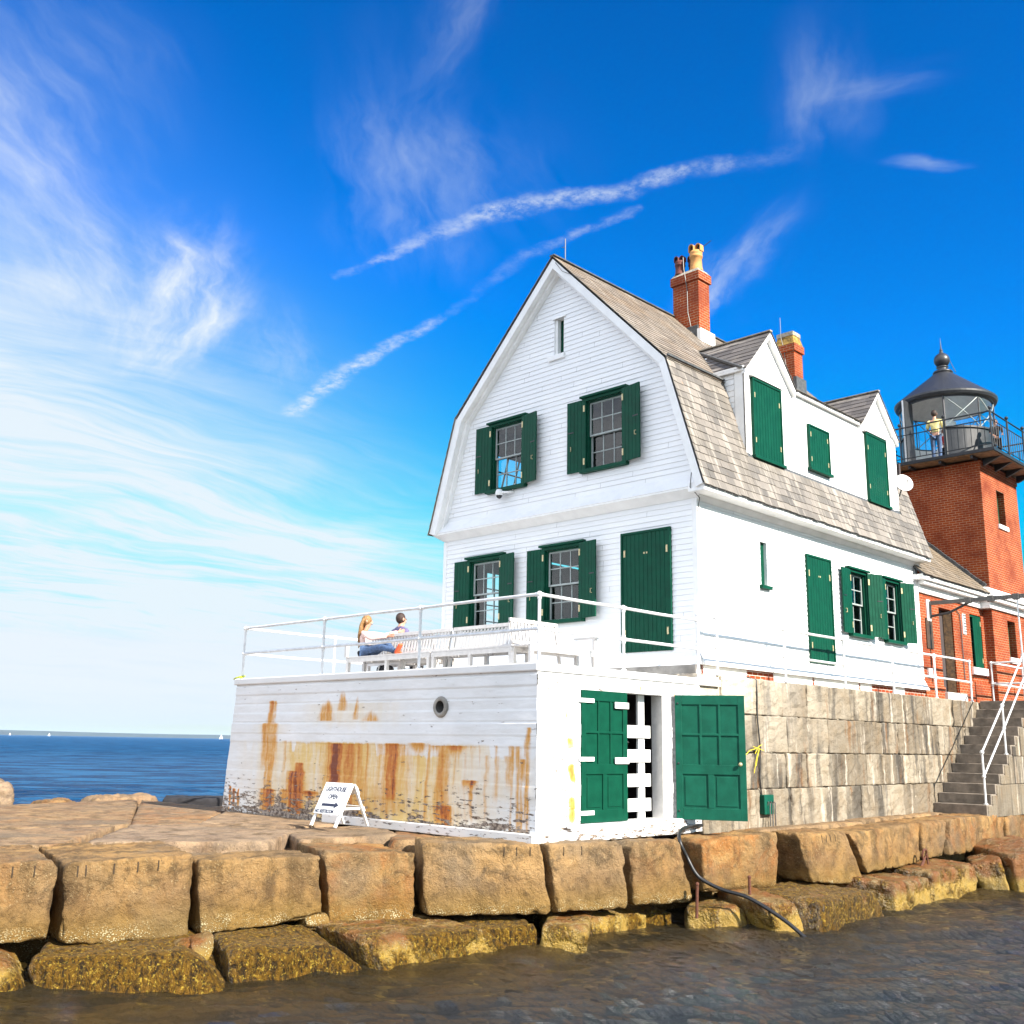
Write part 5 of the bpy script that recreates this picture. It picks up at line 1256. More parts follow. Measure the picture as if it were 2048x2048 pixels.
# cap, floor, back and left walls
mb = MB()
mb.box(TX0 - .06, TX1 + .035, TY0 - .05, TY1, 1.145, TZ1)
attr_mesh(mb.build('coping', M['stained'], terr, bevel=.02), 0.0, 0.05, 0.12)
mb = MB(); mb.hexa([(TX0 - .27, TY0 + .01, TZ0), (TX0 + .2, TY0 + .01, TZ0), (TX0 + .2, TY1, TZ0), (TX0 - .27, TY1, TZ0), (TX0 - .005, TY0 + .01, 1.144), (TX0 + .2, TY0 + .01, 1.144), (TX0 + .2, TY1, 1.144), (TX0 - .005, TY1, 1.144)])
mb.box(TX0 + .2, TX1 - .3, 17.3, TY1, TZ0, 1.144)
attr_mesh(mb.build('rear_wall', M['stained'], terr), 0, 0.1, .2)
mb = MB()   # cellar
CW = frame((TX1, 0, 0), Y_, Z_, X_)
reveals(mb, CW, (OPY0, OPY1, OPZ0, OPZ1), -.28, -.004)
mb.build('door_reveal', M['white'], terr, fix=False)
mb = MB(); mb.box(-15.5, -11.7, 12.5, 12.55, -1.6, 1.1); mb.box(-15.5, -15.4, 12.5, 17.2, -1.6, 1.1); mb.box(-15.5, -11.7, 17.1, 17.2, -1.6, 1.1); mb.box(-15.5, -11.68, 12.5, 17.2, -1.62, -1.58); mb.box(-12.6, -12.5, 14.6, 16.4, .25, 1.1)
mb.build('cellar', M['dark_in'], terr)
mb = MB(); mb.box(TX1 - .02, TX1 + .16, 12.95, 16.35, TZ0, -1.265); attr_mesh(mb.build('threshold', M['stained'], terr, bevel=.03), fn=side_masks)
mb = MB(); mb.box(-16.9, TX1 + .012, TY0 - .09, TY0 - .005, TZ0, -1.375); attr_mesh(mb.build('plinth_ledge', M['stained'], terr, bevel=.015), .0, .1, .35)
# porthole
mb = MB(); mb.lathe((-13.69, TY0 - .03, .60), [(.105, .0), (.12, -.012), (.165, -.008), (.185, .02), (.185, .05)], 28, axis=(0, 1, 0)); ph = mb.build('porthole', M['concrete'], terr, smooth=True)
mb = MB(); mb.lathe((-13.69, TY0 - .03, .60), [(.105, 0), (.10, .35), (.001, .35)], 28, axis=(0, 1, 0)); mb.build('pipe', M['steel'], ph, smooth=True)
# cellar doors: six small panels over two tall ones
def cellar_door(f, w, h, mat, name, lab, flip=False):
    mb = MB(); st = .12; th = .045; rails = [(0, .20), (h * .36, h * .36 + .17), (h - .17, h)]
    mb.fbox(f, 0, st, 0, h, 0, th); mb.fbox(f, w - st, w, 0, h, 0, th)
    for a, b in rails: mb.fbox(f, st, w - st, a, b, 0, th)
    lo0, lo1 = rails[0][1], rails[1][0]; hi0, hi1 = rails[1][1], rails[2][0]
    mb.fbox(f, w / 2 - .055, w / 2 + .055, lo0, lo1, 0, th)
    iw = w - 2 * st
    for k in (1, 2): u = st + iw * k / 3; mb.fbox(f, u - .02, u + .02, hi0, hi1, 0, th)
    vm = (hi0 + hi1) / 2; mb.fbox(f, st, w - st, vm - .02, vm + .02, 0, th - .001)
    mb.fbox(f, st - .01, w - st + .01, lo0 - .01, hi1 + .01, .008, .022)
    for a, b in ((st + .04, w / 2 - .095), (w / 2 + .095, w - st - .04)): mb.fbox(f, a, b, lo0 + .04, lo1 - .04, .02, .034)
    return mb.build(name, mat, terr, bevel=.006, label=lab)
fL = frame((TX1 - .03, 13.345, OPZ0 + .005), Y_, Z_, X_)
dl = cellar_door(fL, 1.225, OPZ1 - OPZ0 - .01, M['green'], 'cellar_door', 'closed green panelled door with white strap hinges')
for v in (.16, 1.02, 1.98):
    MB().fbox(fL, -.06, .32, v - .035, v + .035, .046, .056).build('strap_hinge', M['white'], dl, bevel=.004)
for v in (1.0, 1.93): MB().fbox(fL, .86, 1.24, v - .06, v + .05, .047, .075).build('hasp', M['white'], dl, bevel=.01)
hp = Vector((TX1 + .03, 15.97, OPZ0 - .02)); oe = Vector((1.03, .64, 0)).normalized(); on = Vector((oe.y, -oe.x, 0))
fR = frame(hp, oe, Z_, on)
dr = cellar_door(fR, 1.25, 2.20, M['green_old'], 'cellar_door', 'open faded green panelled door with a brass knob')
MB().fbox(fR, -.06, -.001, .02, 2.18, .004, .043).build('door_edge_strip', M['lead'], dr)
MB().lathe(fR(1.15, .98, .045), [(.012, 0), (.012, .03), (.034, .045), (.036, .06), (.02, .075), (.001, .077)], 14, axis=on).build('door_knob', M['brass'], dr, smooth=True)
for v in (.15, .98, 2.05): MB().ball(fR(.05, v, .05), .018, 8).build('bolt', M['black'], dr)
# slatted gate in the open half
mb = MB(); gx0 = TX1 - .20
mb.box(gx0 - .05, gx0, 15.16, 15.34, OPZ0, OPZ1 - .002)
for z in (-1.02, -.60, -.18, .24): mb.box(gx0 + .001, gx0 + .035, 14.50, 15.47, z - .11, z + .11)
terr_gate = mb.build('slat_gate', M['white'], terr, bevel=.004)
MB().box(TX1 - .25, TX1 - .01, 15.62, 15.855, OPZ0 + .002, OPZ1 - .003).build('door_jamb', M['bench'], terr)
MB().tube([(gx0 - .3, 14.4, .42), (gx0 - .25, 15.2, .05)], .012, 5).build('cord', M['white_rail'], terr)
MB().box(TX1 - .26, TX1 - .18, 14.62, 14.80, OPZ0 + .002, OPZ0 + .08).build('loose_brick', M['brick'], terr)

# ------------------------------------------------------------------ granite retaining wall, one boxy stone per joint
wall = thing('retaining_wall', 'streaked granite block retaining wall under the long side of the house', 'stone wall', (-11.8, 23, -1.6))
mb = MB(); courses = [(-1.60, -.815), (-.81, -.105), (-.10, .645), (.65, 1.375)]
rw = random.Random(3)
for ci, (z0, z1) in enumerate(courses):
    y = 16.83 if ci < 3 else 16.83; first = True
    yend = 30.75
    while y < yend - .05:
        L_ = rw.choice([0.8, 1.0, 1.2, 1.45]) * rw.uniform(.9, 1.1)
        if yend - (y + L_) < .6: L_ = yend - y
        dx_ = rw.gauss(0, .012) + (.0 if not (ci == 3 and first) else -.16); mb.cur = rw.random()
        mb.box(-12.05, TX1 + dx_, y + .007, y + L_ - .007, z0 + .013, z1 - .013)
        y += L_; first = False
w_ = mb.build('stone_courses', M['ashlar'], wall, bevel=.018)
# roughen
sub = w_.modifiers.new('grid', 'SUBSURF'); sub.subdivision_type = 'SIMPLE'; sub.levels = 3; sub.render_levels = 3
tx = bpy.data.textures.new('stone_chip', 'CLOUDS'); tx.noise_scale = .16; tx.noise_depth = 3
dm_ = w_.modifiers.new('chip', 'DISPLACE'); dm_.texture = tx; dm_.strength = .085; dm_.mid_level = .38; dm_.texture_coords = 'GLOBAL'
mb = MB()
for (z0, z1), ye in zip(courses, (30.7, 30.7, 30.7, 30.7)): mb.box(-12.04, TX1 - .04, 16.84, ye, z0 + .002, z1 - .012)
mb.box(-20.5, -11.95, 17.4, 46.0, -1.6, 1.35); mb.box(-12.04, TX1 - .02, 30.7, 46.0, -1.6, 1.36)
mb.build('mortar_core', M['mortar'], wall)

# stairs rising along the wall, then the landing wall
st = thing('stone_stairs', 'grey granite steps rising along the retaining wall to the brick building', 'stairs', (-10.9, 29, -1.55))
SX0, SX1 = -11.38, -10.06
mb = MB(); zt0 = -1.29; rise = .2455; run = .333; ys0 = 27.2
for k in range(12):
    mb.cur = random.random() * .6
    mb.box(SX0, SX1 + .0 - random.uniform(0, .012), ys0 + run * k - .012, ys0 + run * (k + 1) + .05, (-1.62 if k == 0 else zt0 + rise * (k - 1) + .002), zt0 + rise * k)
steps = mb.build('steps', simple('grey_step_granite', (0.20, 0.165, 0.13), .85, .25, 3.5, .01, 45), st, bevel=.012)
mb = MB()
for k in range(12):
    a = ys0 + run * k + .002; zt = zt0 + rise * k - .03
    for ci, (z0, z1) in enumerate(courses):
        if zt > z0 + .02:
            mb.cur = (math.sin(int((a + ci * .7) / 1.3) * 12.9 + ci * 78.2) * 43758.5) % 1.0
            mb.box(SX1 - .3, SX1 + .012, a + .06, a + run + .0585 if k < 11 else a + .3, z0 + .003, min(z1 - .003, zt))
yy_ = 31.2
for ci, (z0, z1) in enumerate(courses):
    y = 31.2
    while y < 44:
        L_ = rw.uniform(1.0, 1.8); mb.cur = rw.random(); mb.box(-12.0, SX1 + rw.gauss(0, .01), y + .006, y + L_ - .006, z0 + .003, z1 - .003); y += L_
mb.build('side_masonry', M['ashlar'], st, bevel=.012)

# ------------------------------------------------------------------ brick wing and lighthouse tower
lh = thing('brick_lighthouse', 'red brick lighthouse with a square tower and black lantern behind the white house', 'lighthouse', (-13.2, 33, 1.4))
WX, WY0, WY1 = -11.87, 28.26, 33.02
WF = frame((WX, 0, 0), Y_, Z_, X_)
PXX = -11.60
PF = frame((PXX, 0, 0), Y_, Z_, X_)
opD = (29.62, 30.60, 1.62, 4.02); opW = (31.90, 32.80, 2.46, 4.06); opW2 = (34.28, 34.95, 2.90, 4.06); opT = (34.30, 34.98, 7.18, 8.32)
mb = MB(); panel(mb, WF, 1.3, 4.30, lambda z: (WY0, WY1), [opD, opW], 0.0)
for o_ in (opD, opW): reveals(mb, WF, o_, -.26, 0)
mb.box(WX, WX + .05, WY0 + .02, opD[0] - .02, 1.3, 1.75); mb.box(WX, WX + .05, opD[1] + .02, WY1, 1.3, 2.02)
mb.build('wing_wall', M['brick'], lh, fix=False)
mb = MB(); TW0, TW1, TX_0 = 33.02, 36.25, -14.78
panel(mb, PF, 1.3, 4.30, lambda z: (TW0, 44), [opW2], 0.0); reveals(mb, PF, opW2, -.26, 0)
mb.face([(WX - .2, TW0, 1.3), (PXX, TW0, 1.3), (PXX, TW0, 4.3), (WX - .2, TW0, 4.3)])
mb.build('front_wall', M['brick'], lh, fix=False)
mb = MB()
TF = frame((PXX, 0, 0), Y_, Z_, X_)
panel(mb, TF, 4.3, 9.02, lambda z: (TW0, TW1), [opT], 0.0); reveals(mb, TF, opT, -.24, 0)
mb.face([(TX_0, TW0, 4.3), (PXX, TW0, 4.3), (PXX, TW0, 9.02), (TX_0, TW0, 9.02)]); mb.face([(TX_0, TW1, 4.3), (PXX, TW1, 4.3), (PXX, TW1, 9.02), (TX_0, TW1, 9.02)]); mb.face([(TX_0, TW0, 4.3), (TX_0, TW1, 4.3), (TX_0, TW1, 9.02), (TX_0, TW0, 9.02)])
mb.box(TX_0 - .03, PXX + .03, TW0 - .03, TW1 + .03, 8.80, 8.95); mb.box(TX_0 - .06, PXX + .06, TW0 - .06, TW1 + .06, 8.951, 9.04)
tower = mb.build('tower', M['brick'], lh, fix=False, label='square red brick tower shaft')
MB().box(PXX - .24, PXX - .2, opT[0], opT[1], opT[2], opT[3]).build('window_shutter', M['green'], tower)
mb = MB(); mb.box(PXX - .2, PXX + .05, opT[0] - .08, opT[1] + .08, opT[2] - .14, opT[2] - .002); mb.build('sill', M['white'], tower)
mb = MB(); mb.box(PXX - .2, PXX + .05, opW2[0] - .08, opW2[1] + .08, opW2[2] - .18, opW2[2] - .002); mb.build('sill', M['white'], lh)
MB().box(PXX - .26, PXX - .21, opW2[0], opW2[1], opW2[2], opW2[3]).build('window_shutter', M['green'], lh)
# wing window with a shutter standing ajar, door, sill, vent, plaque
mb = MB(); mb.fbox(WF, opW[0], opW[1], opW[2], opW[3], -.24, -.22); mb.build('window_pane', M['dark_in'], lh)
wf_ = MB(); wf_.fbox(WF, opW[0] + .001, opW[0] + .07, opW[2], opW[3], -.2, -.02); wf_.fbox(WF, opW[0] + .071, opW[1], opW[3] - .07, opW[3], -.2, -.03); wfr = wf_.build('window', M['green'], lh)
for k in range(1, 4): MB().fbox(WF, opW[0] + .07, opW[1], opW[2] + 1.6 * k / 4 - .012, opW[2] + 1.6 * k / 4 + .012, -.15, -.12).build('muntin', M['sash'], wfr)
shutter(wfr, WF, opW[1] - .02, opW[2] + .02, opW[3] - .02, .54, -1, -.05, math.radians(-3), M['green'], 4, False)
mb = MB(); mb.fbox(WF, opW[0] - .12, opW[1] + .14, opW[2] - .22, opW[2] - .002, -.1, .06); mb.build('sill', M['white'], lh)
vt = MB(); vt.fbox(WF, 31.28, 31.50, 3.40, 4.0, .001, .03); vn = vt.build('vent', M['white'], lh)
for k in range(7): MB().fbox(WF, 31.32, 31.50, 3.46 + k * .08, 3.49 + k * .08, .031, .045).build('louver', M['lead'], vn)
mb = MB(); mb.fbox(WF, opD[0], opD[1], opD[2], opD[3], -.26, -.24)
dd_ = mb.build('doorway', M['dark_in'], lh)
Do = frame(WF(opD[1] - .03, 0, -.03), Vector((-.93, -.36, 0)).normalized(), Z_, Vector((.36, -.93, 0)).normalized())
mb = MB(); mb.fbox(Do, 0, .62, opD[2] + .01, opD[3] - .02, 0, .04); mb.fbox(Do, .18, .22, opD[2] + .05, opD[3] - .06, .041, .055); mb.fbox(Do, .40, .44, opD[2] + .05, opD[3] - .06, .041, .055); mb.build('door', M['browndoor'], lh)
MB().fbox(WF, opD[0] - .1, opD[1] + .34, 1.38, 1.615, -.2, .14).build('doorstep', M['bench'], lh, bevel=.01)
MB().fbox(WF, 28.62, 29.05, 2.78, 3.62, .001, .03).build('plaque', M['bronze'], lh)
MB().fbox(WF, 28.55, 28.80, 1.98, 2.22, .001, .05).build('outlet_box', M['white'], lh)
MB().fbox(WF, 28.74, 28.98, 3.55, 4.15, .001, .035).build('mounting_plate', M['white'], lh)
MB().tube([WF(30.85, 4.05, .03), WF(31.05, 3.95, .03), WF(31.1, 3.6, .03), WF(31.12, 1.5, .03)], .014, 6).build('conduit', M['lead'], lh)
# white cornices and slate roof of the wing
mb = MB(); mb.box(WX - .1, WX + .06, WY0, WY1 - .28, 4.301, 4.52); mb.box(WX - .1, WX + .22, WY0 - .02, WY1 - .28, 4.521, 4.62); mb.box(WX - .1, WX + .30, WY0 - .28, WY1 - .28, 4.621, 4.76)
mb.build('cornice', M['white'], lh, bevel=.012)
mb = MB(); mb.box(PXX - .3, PXX + .07, WY1 - .27, 44, 4.301, 4.50); mb.box(PXX - .3, PXX + .24, WY1 - .32, 44, 4.501, 4.62); mb.hexa([(PXX - .3, WY1 - .36, 4.621), (PXX + .32, WY1 - .36, 4.621), (PXX + .32, 44, 4.621), (PXX - .3, 44, 4.621), (PXX - .3, WY1 - .30, 4.98), (PXX - .02, WY1 - .04, 4.98), (PXX - .02, 44, 4.98), (PXX - .3, 44, 4.98)])
mb.build('cornice', M['white'], lh, bevel=.012)
ea = Vector((WX + .34, 0, 4.77)); rg = Vector((XC, 0, 8.55)); V = (rg - ea); LW = V.length; V.normalize(); N_ = V.cross(Y_); N_ = N_ if N_.z > 0 else -N_
fW = frame(ea, Y_, V, N_)
mb = MB(); mb.fbox(fW, WY0 - .25, 33.0, 0, LW, -.06, -.008); wr = mb.build('wing_roof', M['lead'], lh)
mb = MB(); slates(mb, fW, WY0 - .28, 33.0, -.04, LW, .17, .26); mb.build('slates', slate_mat('slate_weathered', (0.115, 0.09, 0.062), (0.19, 0.145, 0.095), (0.16, 0.12, 0.075)), wr)
mb = MB()
for k in range(26):
    v = .3 + k * .17
    if v < LW: mb.fbox(fW, 32.90, 33.015, v, v + .15, .012 + (k % 2) * .004, .10 + random.uniform(0, .03))
mb.build('step_flashing', M['lead'], wr)
# gallery deck and brackets
LC = Vector((-13.15, 34.68, 0)); GD = 9.16
mb = MB(); mb.box(LC.x - 2.24, LC.x + 2.24, LC.y - 2.24, LC.y + 2.24, GD - .001, GD + .10); gal = mb.build('gallery_deck', M['black'], lh)
mb = MB(); mb.box(LC.x - 2.20, LC.x + 2.20, LC.y - 2.20, LC.y + 2.20, GD - .03, GD - .002); mb.build('deck_soffit', simple('weathered_soffit', (.22, .13, .07), .8, .25, 6.0), gal)
for k in range(4):
    for s_ in (0, 1):
        t_ = -1.5 + k
        p = MB()
        if s_ == 0: p.hexa([(PXX + .07, LC.y + t_ - .05, 8.90), (PXX + .12, LC.y + t_ - .05, 8.90), (PXX + .12, LC.y + t_ + .05, 8.90), (PXX + .07, LC.y + t_ + .05, 8.90), (PXX + .07, LC.y + t_ - .05, GD - .031), (PXX + .62, LC.y + t_ - .05, GD - .031), (PXX + .62, LC.y + t_ + .05, GD - .031), (PXX + .07, LC.y + t_ + .05, GD - .031)])
        else: p.box(LC.x + t_ - .04, LC.x + t_ + .04, LC.y - 2.15, TW0 - .065, GD - .13, GD - .031)
        p.build('bracket', M['black'], gal)
# gallery railing
gr = MB(); zt_ = GD + 1.28; R_ = 2.18
cor = [(LC.x - R_, LC.y - R_), (LC.x + R_, LC.y - R_), (LC.x + R_, LC.y + R_), (LC.x - R_, LC.y + R_)]
grail = thing('gallery_railing', 'black iron railing with ball topped posts round the lantern gallery', 'railing', (LC.x, LC.y, GD + .1))
for i in range(4):
    a, b = Vector((*cor[i], 0)), Vector((*cor[(i + 1) % 4], 0))
    rl = MB()
    for z, r in ((zt_, .026), (zt_ - .26, .018), (GD + .22, .016)): rl.tube([a + Z_ * z, b + Z_ * z], r, 6)
    rl.build('rail', M['black'], grail)
    for k in range(3):
        p = a + (b - a) * k / 3
        q = MB(); q.tube([p + Z_ * (GD + .1), p + Z_ * (zt_ + .04)], .032, 8); q.ball(p + Z_ * (zt_ + .11), .06, 10); q.build('post', M['black'], grail)
        for j in range(1, 7):
            s_ = p + (b - a) / 3 * j / 7
            MB().tube([s_ + Z_ * (GD + .22), s_ + Z_ * (zt_ - .26)], .011, 5, False).build('baluster', M['black'], grail)
# lantern
lan = thing('lantern_room', 'round black lantern room with diamond glazing, cone roof and ball on the tower', 'lantern', (LC.x, LC.y, GD + .1))
A0 = math.atan2(-LC.y, -LC.x)       # towards the viewer's side
LR = 1.49; GZ0, GZ1 = 10.40, 11.52
LCz = LC + Z_ * 0
aa = lambda deg: A0 + math.radians(deg)
# phi grows towards the right in the picture
mb = MB(); mb.lathe(LC, [(LR, GD + .1), (LR, GZ0), (LR + .05, GZ0 + .001), (LR + .05, GZ0 + .06), (LR - .04, GZ0 + .06), (LR - .05, GD + .1)], 64, aa(-2), aa(-47 + 360)); mb.build('lantern_wall', M['lantern'], lan, smooth=False)
mb = MB(); mb.lathe(LC, [(LR - .08, GD + .1), (LR - .08, GZ0)], 64, aa(-2), aa(-47 + 360)); mb.build('inner_lining', M['lens_white'], lan, smooth=True)
mb = MB(); mb.lathe(LC, [(LR - .02, GZ0 + .06), (LR - .02, GZ1)], 64, aa(-2), aa(-47 + 360)); mb.build('glazing', M['glass'], lan, smooth=True)
pt = lambda deg, z, r=LR: LC + Vector((math.cos(aa(deg)) * r, math.sin(aa(deg)) * r, z))
for k in range(8):
    d0 = -2 + 45 * k
    m_ = MB(); m_.tube([pt(d0, GD + .1 if k in (0, 7) else GZ0), pt(d0, GZ1)], .035 if k in (0, 7) else .022, 6); m_.build('mullion', M['lantern'], lan)
    if k < 7:
        for s_ in (0, 1):
            q = [pt(d0 + 45 * t_, GZ0 + .06 + (GZ1 - GZ0 - .06) * (t_ if s_ else 1 - t_)) for t_ in np.linspace(0, 1, 9)]
            MB().tube(q, .016, 5).build('astragal', M['sash'], lan)
mb = MB(); mb.lathe(LC, [(LR - .06, 11.50), (LR + .02, 11.50), (LR + .03, 11.53), (1.62, 11.56), (1.66, 11.64), (1.66, 11.70), (1.60, 11.75), (1.56, 11.78), (.30, 12.78), (.29, 12.80)], 56); lroof = mb.build('lantern_roof', M['lantern'], lan, smooth=False)
mb = MB(); mb.lathe(LC, [(1.44, 11.505), (.001, 12.3)], 40); mb.build('ceiling', M['lens_white'], lroof, smooth=True)
mb = MB(); mb.lathe(LC, [(.29, 12.78), (.34, 12.82), (.30, 12.88), (.17, 12.93), (.17, 13.0), (.21, 13.03), (.15, 13.07)], 24); mb.ball(LC + Z_ * 13.29, .265, 20); mb.lathe(LC, [(.09, 13.53), (.06, 13.60), (.05, 13.64), (.07, 13.66), (.03, 13.70), (.02, 13.8), (.004, 14.15)], 12); mb.build('ball_finial', M['lantern'], lroof, smooth=True)
mb = MB(); mb.tube([LC + Vector((.26, -.02, 13.25)), LC + Vector((.48, -.1, 12.72))], .012, 5); mb.build('stay', M['black'], lroof)
mb = MB(); mb.lathe(LC, [(.38, GD + .1), (.38, 10.1), (.30, 10.12), (.30, 11.0), (.12, 11.1), (.001, 11.1)], 24); mb.build('lamp_pedestal', M['lens_white'], lan, smooth=True)
# the open lantern door
p0_ = pt(-47, 0, LR + .01); outw = (pt(-47, 0, LR + 1) - pt(-47, 0, LR)).normalized(); tang = Vector((-outw.y, outw.x, 0))
dd = (outw * .85 + Vector((.40, -.1, 0))).normalized(); dn = Vector((dd.y, -dd.x, 0))
Df = frame(p0_, dd, Z_, -dn)
mb = MB(); mb.fbox(Df, 0, .66, GD + .14, 11.46, -.035, .035); ld = mb.build('lantern_door', M['lens_white'], lan, bevel=.01)
mb = MB(); mb.fbox(Df, -.02, .68, GD + .13, 11.47, .036, .06); mb.build('door_sheet', M['lantern'], ld)
# ------------------------------------------------------------------ pipe railings
def railing(name, label, posts, top, mid, base, runs=None, mat=None, cat='railing'):
    mat = mat or M['white_rail']
    x, y = posts[0]
    r = thing(name, label, cat, (x, y, base))
    for (x, y) in posts:
        m_ = MB(); m_.tube([(x, y, base - .01), (x, y, top)], .027, 10); m_.tube([(x, y, base), (x, y, base + .03)], .05, 10)
        for z, k in ((top, .052), (mid, .046)): m_.ball((x, y, z), k, 12); m_.tube([(x, y, z - .075), (x, y, z + (.075 if z < top else .02))], .036, 10)
        m_.build('post', mat, r, smooth=False)
    for a, b in zip(posts[:-1], posts[1:]):
        for z in (top, mid):
            A, B = Vector((*a, z)), Vector((*b, z)); t = (B - A).normalized()
            sag = random.uniform(-.012, .012)
            m_ = MB(); m_.tube([A + t * .03, A + t * .09], .034, 10); m_.tube([B - t * .09, B - t * .03], .034, 10)
            m_.tube([A, (A + B) / 2 + Z_ * sag, B], .028, 10); m_.build('rail', mat, r)
    return r
railing('pipe_railing', 'white pipe railing round the open edges of the terrace', [(-20.38, 17.3), (-20.38, 14.8), (-20.38, 12.36), (-17.41, 12.36), (-14.43, 12.36), (-11.46, 12.36), (-11.46, 14.57), (-11.43, 16.84)], 2.40, 1.84, 1.28)
railing('pipe_railing', 'white pipe railing on the granite wall before the long side of the house', [(-11.43, 16.845), (-11.43, 17.50), (-11.43, 20.12), (-11.43, 22.82), (-11.43, 25.4), (-11.43, 27.98), (-11.43, 30.42)], 2.51, 1.92, 1.375)
railing('pipe_railing', 'short pipe railing with a corner post beyond the top of the stairs', [(-9.95, 31.85), (-11.32, 31.8), (-11.32, 34.4), (-11.32, 37.0)], 2.55, 1.95, 1.36)
# stair rail
sr_ = thing('stair_railing', 'white sloping handrail on the outer side of the stone stairs', 'railing', (-10.14, 27.35, -1.28))
ps = [(-10.14, 27.36, -1.29), (-10.14, 29.03, -.065), (-10.14, 30.95, 1.40)]
for (x, y, z) in ps:
    m_ = MB(); m_.tube([(x, y, z - .02), (x, y, z + 1.27)], .028, 10); m_.ball((x, y, z + 1.27), .055, 12); m_.ball((x, y, z + .68), .05, 12); m_.tube([(x, y, z), (x, y, z + .03)], .055, 10); m_.build('post', M['white_rail'], sr_)
for a, b in zip(ps[:-1], ps[1:]):
    for h in (1.27, .68): MB().tube([Vector(a) + Z_ * h, Vector(b) + Z_ * h], .025, 10).build('rail', M['white_rail'], sr_)
for h in (1.27, .68): MB().tube([Vector(ps[2]) + Z_ * h, Vector(ps[2]) + Vector((0, .9, 0)) + Z_ * h], .025, 10).build('rail', M['white_rail'], sr_)

# ------------------------------------------------------------------ benches
def bench(label, P0, U, L_, b0, b1, legs, armend=False, back=True):
    """P0: front corner on the floor; U along; the sitter faces N"""
    U = Vector(U).normalized(); N = Vector((U.y, -U.x, 0))
    r = thing('bench', label, 'bench', Vector(P0) + U * L_ / 2)
    f = frame(P0, U, Z_, N)
    D = .50; S = .40
    m_ = MB()
    for k in range(6): m_.fbox(f, 0, L_, S - .028, S, -D + k * D / 6 + .006, -D + (k + 1) * D / 6 - .006)
    m_.fbox(f, 0, L_, S - .115, S - .03, -.045, -.008); m_.fbox(f, 0, L_, S - .115, S - .03, -D + .008, -D + .045)
    for u in np.arange(.3, L_, .9): m_.fbox(f, u, u + .04, S - .10, S - .031, -D + .046, -.046)
    m_.build('seat', M['bench'], r, bevel=.004)
    for u in legs:
        for w in (-.075, -D + .005):
            MB().fbox(f, u, u + .07, -.01, S - .031, w, w + .07).build('leg', M['bench'], r, bevel=.004)
    if back:
        lean = Vector((0, 0, 1)) - N * .20; lean.normalize(); fb_ = frame(f(0, S, -D + .02), U, lean, N)
        m_ = MB(); m_.fbox(fb_, b0, b1, .43, .50, -.02, .025); m_.fbox(fb_, b0, b1, .04, .09, -.02, .02)
        n_ = int((b1 - b0) / .088)
        for k in range(n_): u = b0 + (b1 - b0) * (k + .5) / n_; m_.fbox(fb_, u - .027, u + .027, .091, .429, -.008, .010)
        for u in (b0, b1 - .07): m_.fbox(fb_, u, u + .07, -.40, .429, -.045, -.021)
        m_.build('backrest', M['bench'], r, bevel=.003)
    for u in ([L_ - .075] if armend else []):
        m_ = MB(); m_.fbox(f, u + .001, u + .069, S, .62, -.073, -.007); m_.fbox(f, u - .005, u + .075, .621, .655, -D - .02, .02); m_.build('armrest', M['bench'], r, bevel=.004)
    return r
FZ = 1.28
b1_ = bench('white slatted bench the woman sits on, along the terrace front railing', (-17.50, 13.0, FZ), (1, 0, 0), 2.62, .72, 2.60, (0.01, 1.27, 2.53))
MB().box(-17.5, -17.43, 12.96, 13.02, 1.68, 1.93).build('end_post', M['bench'], b1_)
bench('empty white slatted bench along the terrace front railing, up to the corner', (-14.85, 13.0, FZ), (1, 0, 0), 2.15, .02, 2.13, (.02, 1.02, 2.06))
bench('white slatted bench on the terrace facing the sun, with its armrest nearest the green door', (-12.20, 12.95, FZ), (0, 1, 0), 1.80, .05, 1.30, (.02, 1.70), True)
bench('white slatted bench behind the others, the one the man in the slate jacket sits on', (-15.6, 14.36, FZ), (-1, 0, 0), 2.4, .05, 2.35, (.05, 1.2, 2.25))

# ------------------------------------------------------------------ people
def skin(name, J, E, mat, parent, root, sub=2, label=None):
    org = origin(parent)
    me_ = bpy.data.meshes.new(name); keys = list(J); ix = {k: i for i, k in enumerate(keys)}
    me_.from_pydata([tuple(Vector(J[k][0]) - org) for k in keys], [(ix[a], ix[b]) for a, b in E], []); me_.update()
    me_.materials.append(mat)
    o_ = bpy.data.objects.new(name, me_); COL.objects.link(o_); o_.parent = parent; ORG[o_.name] = org
    md = o_.modifiers.new('skin', 'SKIN'); md.use_smooth_shade = True; md.branch_smoothing = .6
    slim = name == 'body'
    for k in keys:
        sv = me_.skin_vertices[0].data[ix[k]]; r = J[k][1]
        r = r if isinstance(r, tuple) else (r, r)
        if slim and k in ('pel', 'waist', 'chest', 'shR', 'shL', 'elR', 'elL', 'hipR', 'hipL', 'knR', 'knL', 'anR', 'anL'): r = (r[0] * .68, r[1] * .68)
        sv.radius = r; sv.use_root = (k == root)
    sm_ = o_.modifiers.new('sub', 'SUBSURF'); sm_.levels = sub; sm_.render_levels = sub
    return props(o_, label)
def chain(E, *k): E += list(zip(k[:-1], k[1:]))
